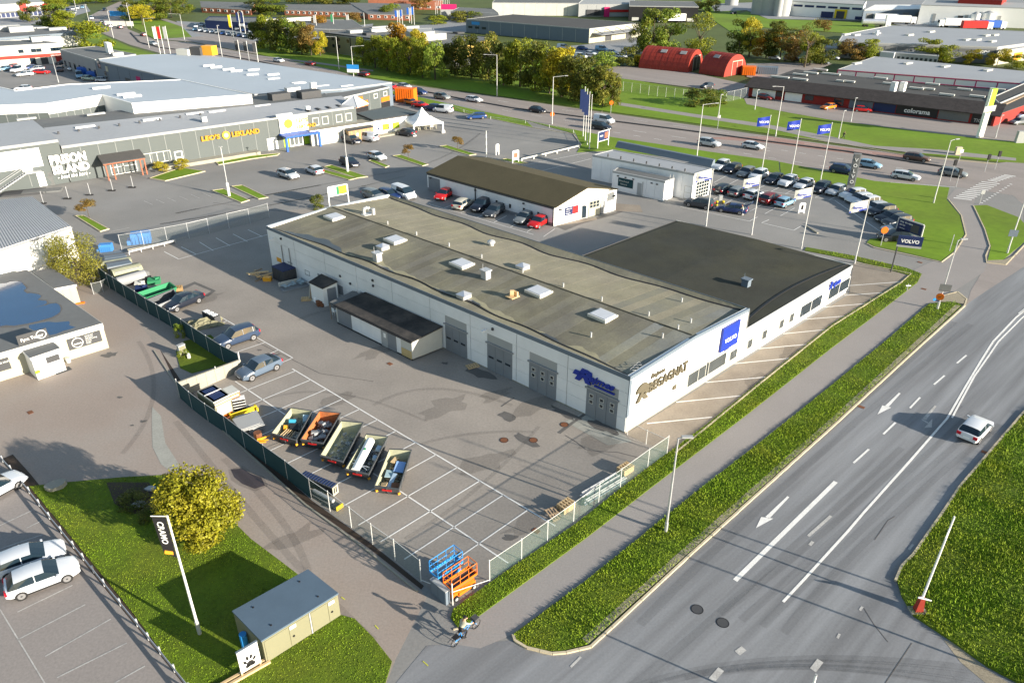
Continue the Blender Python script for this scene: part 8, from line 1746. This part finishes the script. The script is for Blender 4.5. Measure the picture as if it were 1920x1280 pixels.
# ------------------------------------------------------------------ trees
def crown_mesh(name, shape, n, leaf, seed, m='leaf', lobes=16):
    rs = np.random.RandomState(seed); H, R0 = 1., .5
    c = []
    for k in range(lobes):
        t = rs.uniform(0, 2*math.pi); z = rs.uniform(.06, .9)
        if shape == 'round': rr = .36*math.sin(math.pi*min(1, z*.82+.18))**.5; s = rs.uniform(.13, .22)
        elif shape == 'tall': rr = .26*math.sin(math.pi*min(1, z*.9+.1))**.7; s = rs.uniform(.1, .16)
        elif shape == 'column': rr = .12*math.sin(math.pi*min(1, z*.9+.1))**.5; s = rs.uniform(.07, .12)
        elif shape == 'full': z = rs.uniform(.0, .88); rr = .4*math.sin(math.pi*min(1, .38+z*.6))**.55; s = rs.uniform(.12, .2)
        else: rr = .4*math.sin(math.pi*min(1, .35+z*.6))**.5; s = rs.uniform(.14, .24)
        c.append((rr*math.cos(t), rr*math.sin(t), z, s))
    c = np.array(c); idx = rs.randint(0, lobes, n); d = rs.normal(size=(n, 3)); d /= np.linalg.norm(d, axis=1)[:, None]; d[:, 2] = d[:, 2]*.8+.12
    r = rs.uniform(.55, 1.08, n)**.6
    P = c[idx, :3]+d*(c[idx, 3]*r)[:, None]*np.array([1.15, 1.15, .85]); P[:, 2] = np.clip(P[:, 2], .03, 1.02)
    P[:, 2] /= P[:, 2].max(); P[:, :2] *= .5/np.percentile(np.abs(P[:, :2]), 99)
    nrm = d+rs.normal(size=(n, 3))*.55; nrm /= np.linalg.norm(nrm, axis=1)[:, None]
    a = np.cross(nrm, rs.normal(size=(n, 3))); a /= np.linalg.norm(a, axis=1)[:, None]; b = np.cross(nrm, a); s = leaf*rs.uniform(.6, 1.3, n)[:, None]
    V = np.stack([P-a*s, P-b*s*.55, P+a*s, P+b*s*.55], 1).reshape(-1, 3)
    me = bpy.data.meshes.new(name); me.from_pydata(V.tolist(), [], np.arange(4*n).reshape(-1, 4).tolist()); me.materials.append(M[m]); return me
def trunk_mesh(name, h, r, seed, reach):
    rs = random.Random(seed); b = MB(); b.tube((0, 0, -.02), (0, 0, h), r, r*.6, 7)
    for k in range(6):
        t = k*1.05+rs.random(); z = h*rs.uniform(.55, 1); b.tube((0, 0, z), (reach*math.cos(t), reach*math.sin(t), z+rs.uniform(.2, .4)), r*.45, r*.12, 5)
    return b.mesh(name, ('bark',))
CR_ = {}
for sh, n, lf in (('full', 5500, .026), ('round', 5000, .026), ('tall', 3600, .021), ('column', 2000, .018), ('bush', 2600, .034)):
    for v in range(3): CR_[sh, v] = crown_mesh('crown', sh, n, lf, 10*v+len(sh), 'autumn' if v == 2 else 'leaf', 12 if sh == 'column' else 26 if sh == 'full' else 18)
TRK = [trunk_mesh('trunk', .5, .022, k, .2) for k in range(3)]
TINT = {'dark': (.045, .08, .014), 'green': (.075, .14, .015), 'light': (.14, .23, .03), 'yg': (.17, .22, .015), 'yellow': (.33, .31, .015), 'orange': (.3, .17, .015), 'olive': (.11, .135, .022), 'brown': (.16, .12, .035), 'red': (.2, .09, .025)}
TN = {'dark': 'dark green', 'green': 'green', 'light': 'light green', 'yg': 'yellow green', 'yellow': 'yellow', 'orange': 'orange', 'olive': 'olive', 'brown': 'brownish', 'red': 'reddish'}
cnt = {}
def tree(px, py, h, wpx, sh, tint, where, group=None, v=None, label=None, lift_=.05):
    p = G(px, py); dist = (Vector((0, 0, CAM_H))-p).length; wd = wpx*2*dist/F_PX
    k = cnt.get(where, 0); cnt[where] = k+1; v = (k % 2 if tint not in ('orange', 'yellow', 'red', 'brown') else 2) if v is None else v
    r = thing('tree' if sh != 'bush' else 'bush', label or f'{TN[tint]} {"tree" if sh != "bush" else "bush"}, {ORD[k]} from the left {where}', 'tree' if sh != 'bush' else 'bush', p, random.uniform(0, 6.28), group or f'trees {where}' if not label else None)
    c = obj('crown', CR_[sh, v], r, (0, 0, h*lift_)); kk = {'full': 1, 'round': 1, 'tall': 1, 'column': 1, 'bush': 1}[sh]; c.scale = (wd/kk, wd/kk, h*(1-lift_)); j = random.uniform(.85, 1.15); c.color = tuple(x*j for x in TINT[tint])+(1,)
    if sh != 'bush': t = obj('trunk', TRK[k % 3], r); t.scale = (h*1.1, h*1.1, h)
    return r
w_ = 'in the belt left of the yellow store'
for px, py, h, wp, t in ((492, 90, 11, 22, 'dark'), (508, 94, 12, 22, 'yg'), (528, 97, 12, 22, 'dark'), (548, 100, 11.5, 22, 'green'), (566, 102, 11, 20, 'olive'), (584, 104, 10, 19, 'brown'), (601, 105, 8, 13, 'yellow')): tree(px, py, h, wp, 'full', t, w_)
w_ = 'in the yellow green belt along the main road'
for px, py, h, wp, t in ((682, 124, 9, 17, 'yg'), (704, 129, 10, 19, 'yg'), (726, 133, 10.5, 19, 'yg'), (750, 128, 13.5, 25, 'orange'), (748, 138, 10.5, 20, 'yg'), (770, 142, 11, 20, 'yg'), (785, 132, 12, 22, 'yellow'), (793, 146, 11, 20, 'yg'), (816, 150, 11, 20, 'light')): tree(px, py, h, wp, 'full', t, w_)
w_ = 'in the dark belt behind the main road'
for px, py, h, wp, t in ((854, 140, 11, 26, 'dark'), (884, 147, 12, 28, 'dark'), (915, 150, 13, 30, 'olive'), (944, 160, 12, 30, 'dark'), (975, 163, 13, 32, 'yg'), (1003, 172, 13, 32, 'dark'), (1030, 176, 12, 32, 'yg'), (1052, 182, 12.5, 34, 'yellow'), (1076, 188, 11.5, 34, 'olive'), (1104, 194, 11, 34, 'dark'), (1130, 199, 10, 28, 'olive'), (1147, 199, 8, 16, 'olive')): tree(px, py, h, wp, 'full', t, w_)
w_ = 'behind the red round roofed sheds'
for px, py, h, wp, s, t in ((1193, 103, 11, 15, 'tall', 'olive'), (1222, 108, 16, 26, 'round', 'green'), (1250, 108, 16, 28, 'round', 'light'), (1308, 112, 15, 27, 'tall', 'yg')): tree(px, py, h, wp, s, t, w_)
w_ = 'in the tree row before the far field'
for px, py, h, wp, s, t in ((1384, 104, 12, 24, 'round', 'green'), (1404, 107, 13, 18, 'tall', 'yellow'), (1436, 109, 10, 26, 'round', 'orange'), (1462, 112, 11, 28, 'round', 'dark'), (1490, 116, 10, 25, 'round', 'brown'), (1508, 127, 15, 16, 'column', 'olive'), (1518, 122, 10, 20, 'round', 'yg'), (1540, 123, 8.5, 24, 'round', 'dark')): tree(px, py, h, wp, s, t, w_)
w_ = 'before the grey factory'
for px, py, h, wp, t in ((1596, 112, 6.5, 24, 'brown'), (1625, 113, 7, 18, 'yg'), (1735, 116, 7.5, 24, 'yg'), (1770, 119, 6, 18, 'yg'), (1820, 122, 5, 14, 'yellow'), (1868, 126, 6, 17, 'yellow'), (1905, 130, 4.5, 17, 'yg')): tree(px, py, h, wp, 'round', t, w_)
for px, py, h, wp, s, t, l in ((1313, 198, 4.2, 28, 'bush', 'dark', 'round dark bush on the grass between footpath and fence'), (1342, 194, 3.4, 20, 'bush', 'green', 'lighter bush behind the round dark bush'), (1131, 126, 4.6, 26, 'bush', 'light', 'light green bush left of the longer red shed'), (1178, 124, 6, 22, 'bush', 'dark', 'dark bush at the back of the longer red shed'), (181, 89, 9, 26, 'bush', 'yg', 'golden green round bush beside the grass slope at the far left'), (1540, 60, 5, 14, 'bush', 'brown', 'round brown bush in the far green field'), (1456, 62, 5, 14, 'bush', 'dark', 'dark bush at the left of the far green field'), (113, 81, 4, 8, 'bush', 'yg', 'small yellow green tree at the corner of the cream shop'), (339, 632, 1.6, 9, 'bush', 'light', 'small light green shrub at the foot of the dark teal fence'), (344, 668, .8, 10, 'bush', 'light', 'low green shrub at the pale green cabinet'), (595, 391, 2.2, 13, 'bush', 'dark', 'dark bush behind the far end of the felt roof'), (303, 322, 1.8, 12, 'bush', 'yellow', 'yellow green shrub left on the lawn before the hall'), (343, 317, 1.8, 12, 'bush', 'yellow', 'yellow green shrub right on the lawn before the hall'), (250, 945, .9, 26, 'bush', 'dark', 'dark low shrubs in the planting bed of the lawn'), (283, 972, .8, 18, 'bush', 'dark', 'small dark shrub between bed and banner pole'), (330, 922, .9, 14, 'bush', 'olive', 'olive shrub behind the yellow tree')): tree(px, py, h, wp, s, t, 'x', None, None, l, 0)
w_ = 'at the far left edge of the town'
for px, py, h, wp, t in ((56, 42, 10, 13, 'dark'), (96, 56, 10, 18, 'dark'), (112, 58, 11, 22, 'green'), (132, 62, 9, 20, 'yg'), (98, 18, 10, 24, 'yg'), (125, 10, 9, 24, 'green'), (180, 6, 8, 26, 'green'), (210, 4, 7, 20, 'olive')): tree(px, py, h, wp, 'round', t, w_)
w_ = 'beyond the far bend of the road'
for px, py, h, wp, s, t in ((248, 38, 9, 18, 'round', 'dark'), (268, 48, 9, 20, 'tall', 'yellow'), (290, 38, 10, 28, 'round', 'green'), (322, 34, 10, 28, 'round', 'dark'), (345, 24, 8, 18, 'round', 'green'), (485, 26, 7.5, 22, 'round', 'dark'), (510, 28, 7.5, 25, 'round', 'green'), (560, 9, 8, 22, 'round', 'dark'), (625, 8, 9, 28, 'round', 'olive'), (660, 8, 8, 18, 'round', 'dark'), (590, 3, 8, 20, 'round', 'green')): tree(px, py, h, wp, s, t, w_)
w_ = 'along the far street and the top edge'
for px, py, h, wp, t in ((725, 34, 6, 14, 'green'), (740, 30, 6, 12, 'light'), (790, 22, 8, 20, 'brown'), (810, 15, 8, 16, 'dark'), (600, 57, 6, 14, 'orange'), (665, 45, 5, 12, 'brown'), (860, 42, 5, 18, 'olive'), (890, 42, 5, 16, 'green'), (820, 46, 4, 16, 'yg'), (1320, 20, 10, 16, 'olive'), (1335, 24, 8, 12, 'dark')): tree(px, py, h, wp, 'bush', t, w_)
for k, (px, py) in enumerate(((168, 410), (766, 300), (858, 283), (421, 290))):
    tree(px, py, 2.8, 16 if k < 1 else 11, 'bush', 'brown', 'x', None, 2, 'small rust brown tree, '+('by the corrugated hall', 'below the party tent', 'near the striped pole', 'before the golden hall letters')[k], .4)
    p = G(px, py); MB().tube((p.x, p.y, 0), (p.x, p.y, 1.8), .05, n=5).build('trunk', 'bark', bpy.data.objects[[o.name for o in C.objects if o.get('label', '').startswith('small rust brown tree')][-1]]).location = -p
# foreground tree and the big autumn bush
def bigtree(px, py, h, wd, n, leaf, tint, label, m, shape, lobes, seed, lf):
    p = G(px, py); r = thing('tree' if lf > .05 else 'bush', label, 'tree' if lf > .05 else 'bush', p); me = crown_mesh('crown', shape, n, leaf, seed, m, lobes); c = obj('crown', me, r, (0, 0, h*lf)); c.scale = (wd, wd, h*(1-lf)); c.color = (*tint, 1)
    b = MB(); rs = random.Random(seed); b.tube((0, 0, 0), (.05, .05, h*.45), .16, .1, 8)
    for k in range(9):
        t = k*.8; z = h*rs.uniform(.2, .45); b.tube((0, 0, z), (wd*.32*math.cos(t), wd*.32*math.sin(t), z+h*rs.uniform(.25, .45)), .07, .02, 5)
    b.build('trunk', 'bark', r); return r
bigtree(384, 1008, 5.6, 5.2, 20000, .021, (.22, .225, .014), 'yellow leaved tree on the lawn behind the banner pole', 'leaf', 'round', 46, 5, .12)
bigtree(150, 527, 6.2, 6.0, 12000, .015, (.17, .18, .03), 'large olive and rust bush between the corrugated hall and the lidded containers', 'leaf', 'bush', 50, 9, .02)
# ------------------------------------------------------------------ grass blades close to the camera
def blades(poly, dens, z0, hmin, hmax, name, label, seed):
    q = np.array([G(*p)[:2] for p in PX(poly)]); rs = np.random.RandomState(seed); lo, hi = q.min(0), q.max(0); lo = np.maximum(lo, [-45, 25]); hi = np.minimum(hi, [62, 95])
    n = int((hi-lo).prod()*dens); P = rs.uniform(lo, hi, (n, 2)); ins = np.zeros(n, bool); j = len(q)-1
    for i in range(len(q)):
        c_ = ((q[i, 1] > P[:, 1]) != (q[j, 1] > P[:, 1])) & (P[:, 0] < (q[j, 0]-q[i, 0])*(P[:, 1]-q[i, 1])/(q[j, 1]-q[i, 1]+1e-12)+q[i, 0]); ins ^= c_; j = i
    d = np.hypot(P[:, 0], P[:, 1]); P = P[ins & (rs.uniform(size=n) < np.clip(55/d, .25, 1)**2)]; n = len(P)
    t = rs.uniform(0, 2*math.pi, n); h = rs.uniform(hmin, hmax, n)*(1+.5*np.sin(P[:, 0]*.7)*np.cos(P[:, 1]*.9)); wd = rs.uniform(.018, .045, n); ln = rs.uniform(-.6, .6, (n, 2))*h[:, None]
    A = np.c_[P[:, 0]-wd*np.cos(t), P[:, 1]-wd*np.sin(t), np.full(n, z0)]; B = np.c_[P[:, 0]+wd*np.cos(t), P[:, 1]+wd*np.sin(t), np.full(n, z0)]; T_ = np.c_[P+ln, z0+h]
    me = bpy.data.meshes.new(name); me.from_pydata(np.stack([A, B, T_], 1).reshape(-1, 3).tolist(), [], np.arange(3*n).reshape(-1, 3).tolist()); me.materials.append(M['blades'])
    o = bpy.data.objects.new(name, me); C.objects.link(o); tag(o, label, 'grass', None, 'stuff')
blades(MEDIAN, 190, .1, .05, .14, 'grass_blades', 'long grass on the median beside the near road', 1)
blades(STRIP, 190, .08, .04, .12, 'grass_blades', 'grass on the strip along the yard fence', 2)
blades(VERGE, 170, .12, .06, .22, 'grass_blades', 'rough tall grass on the verge at the right edge', 3)
blades(LAWN, 120, .06, .015, .045, 'grass_blades', 'short mown grass on the lawn with the yellow tree', 4)
blades(LAWN2, 120, .06, .015, .045, 'grass_blades', 'short mown grass around the transformer kiosk', 5)
# ------------------------------------------------------------------ people
def person(label, loc_, rz, J, R_, E_, bands, hair, scale=1.0):
    """one continuous skinned body; bands paint clothing by height of the face along each limb"""
    me = bpy.data.meshes.new('body'); me.from_pydata(J, E_, []); o = bpy.data.objects.new('body', me); C.objects.link(o)
    o.modifiers.new('s', 'SKIN'); sv = me.skin_vertices[0].data
    for i, r in enumerate(R_): sv[i].radius = (r, r)
    sv[0].use_root = True
    o.modifiers.new('u', 'SUBSURF').levels = 1
    dg = bpy.context.evaluated_depsgraph_get(); m2 = bpy.data.meshes.new_from_object(o.evaluated_get(dg)); bpy.data.objects.remove(o)
    mats = sorted(set(b[1] for b in bands)); m2.materials.clear()
    for k in mats: m2.materials.append(M[k])
    JV = [Vector(j) for j in J]
    for f in m2.polygons:
        i = min(range(len(JV)), key=lambda k: (JV[k]-f.center).length); f.material_index = mats.index(bands[i][1]); f.use_smooth = True
    r = thing('person', label, 'person', loc_, rz); obj('body', m2, r)
    h = JV[3]; b = MB(); b.tube((h.x-.02, h.y, h.z+.0), (h.x-.03, h.y, h.z+.11), .115, .085, 10); b.build('hair' if hair != 'helmet' else 'helmet', 'rust' if hair == 'brown' else 'black' if hair == 'black' else 'dirtywhite', r, 40)
    b = MB(); b.tube((h.x+.1, h.y-.035, h.z), (h.x+.106, h.y-.035, h.z), .014).tube((h.x+.1, h.y+.035, h.z), (h.x+.106, h.y+.035, h.z), .014); b.build('eyes', 'black', r)
    return r
#      0 pelvis 1 chest 2 neck 3 head | 4 L shoulder 5 elbow 6 hand | 7.. right | 10 hip knee foot toe | 14 right
ED = [(0, 1), (1, 2), (2, 3), (1, 4), (4, 5), (5, 6), (1, 7), (7, 8), (8, 9), (0, 10), (10, 11), (11, 12), (12, 13), (0, 14), (14, 15), (15, 16), (16, 17)]
RR = [.15, .17, .06, .105, .075, .05, .042, .075, .05, .042, .1, .07, .048, .04, .1, .07, .048, .04]
def bands(top, leg, sleeve=None, shoe='black'):
    s = sleeve or top; return [(0, x) for x in (leg, top, 'skin', 'skin', top, s, 'skin', top, s, 'skin', leg, leg, leg, shoe, leg, leg, leg, shoe)]
# cyclist on a cargo bicycle
a, c = G(853.5, 1211), G(893.7, 1176); rz = math.atan2(c.y-a.y, c.x-a.x); p = a.lerp(c, .5); p.z = 0
bk = thing('bicycle', 'blue and black bicycle ridden across the driveway corner', 'bicycle', p, rz)
for x in (-.9, .9):
    b = MB(); n = 18
    for k in range(n):
        t0, t1 = 2*math.pi*k/n, 2*math.pi*(k+1)/n; b.tube((x+.34*math.cos(t0), 0, .35+.34*math.sin(t0)), (x+.34*math.cos(t1), 0, .35+.34*math.sin(t1)), .024, n=5)
    wv = b.build('wheel', 'rubber', bk); b = MB()
    for k in range(8): t0 = math.pi*k/4; b.tube((x, 0, .35), (x+.33*math.cos(t0), 0, .35+.33*math.sin(t0)), .006, n=3)
    b.tube((x, -.05, .35), (x, .05, .35), .03); b.build('spokes', 'alu', wv)
b = MB(); b.path([(-.9, 0, .35), (-.45, 0, .85), (.55, 0, .85), (-.35, 0, .32), (-.45, 0, .85)], .028).path([(-.9, 0, .35), (-.35, 0, .32)], .022).path([(.55, 0, .95), (.9, 0, .35)], .026); b.build('frame', 'skyblue', bk)
MB().path([(.45, -.3, 1.05), (.55, 0, 1.0), (.45, .3, 1.05)], .018).build('handlebar', 'black', bk); MB().box(-.62, -.34, -.08, .08, .9, .96).build('saddle', 'black', bk); MB().box(.62, 1.0, -.2, .2, .78, 1.02).build('front_basket', 'darkgrey', bk); MB().box(-1.05, -.65, -.17, .17, .72, .76).build('rear_rack', 'black', bk)
b = MB(); b.tube((-.35, -.1, .32), (-.35, .1, .32), .1, n=10).tube((-.35, -.1, .32), (-.25, -.18, .2), .02).tube((-.35, .1, .32), (-.45, .18, .44), .02); b.build('pedals', 'black', bk)
J = [(-.48, 0, 1.0), (-.2, 0, 1.4), (-.08, 0, 1.57), (-.02, 0, 1.72), (-.14, .2, 1.44), (.12, .26, 1.22), (.43, .26, 1.08), (-.14, -.2, 1.44), (.12, -.26, 1.22), (.43, -.26, 1.08), (-.42, .1, .97), (-.08, .13, .78), (-.42, .15, .5), (-.3, .16, .46), (-.42, -.1, .97), (-.02, -.13, .68), (-.25, -.15, .28), (-.12, -.16, .22)]
person('cyclist in a pale yellow jacket and dark trousers riding past the fence corner', p, rz, J, RR, ED, bands('cream', 'black'), 'black')
# woman at the open tailgate
p = G(1392, 404)
J = [(0, 0, .92), (.12, 0, 1.3), (.2, 0, 1.46), (.26, 0, 1.6), (.14, .19, 1.36), (.32, .22, 1.15), (.5, .2, 1.1), (.14, -.19, 1.36), (.32, -.22, 1.12), (.5, -.2, 1.05), (0, .1, .88), (.04, .12, .48), (-.02, .12, .08), (.12, .13, .04), (0, -.1, .88), (-.06, -.12, .48), (-.16, -.12, .08), (-.02, -.13, .04)]
person('person in a pale top and white trousers leaning into the open car boot', p, math.radians(165), J, RR, ED, bands('cream', 'white'), 'brown')
q = G(1384, 400); o = thing('tailgate', 'raised tailgate of the dark blue estate', 'car part', q) if 0 else None
r = [o for o in C.objects if o.get('label', '').startswith('dark blue estate with its tailgate')][0]
b = MB(); b.hexa([(-2.25, -.75, 1.42), (-1.75, -.75, 1.5), (-1.75, .75, 1.5), (-2.25, .75, 1.42), (-2.95, -.7, 1.98), (-2.9, -.7, 2.06), (-2.9, .7, 2.06), (-2.95, .7, 1.98)]); t = b.build('tailgate', 'carpaint', r); setcol(t, COL['dark blue'])
# runner
p = G(1580, 262)
J = [(0, 0, .92), (.08, 0, 1.32), (.12, 0, 1.48), (.16, 0, 1.63), (.08, .19, 1.4), (-.15, .24, 1.2), (.0, .22, 1.02), (.08, -.19, 1.4), (.2, -.24, 1.15), (.45, -.2, 1.25), (0, .1, .88), (.3, .11, .62), (.2, .11, .2), (.34, .11, .16), (0, -.1, .88), (-.15, -.11, .48), (-.5, -.11, .3), (-.5, -.11, .16)]
person('person dressed in black running along the footpath beside the paint shop grass', p, math.radians(-10), J, RR, ED, bands('black', 'black'), 'black')
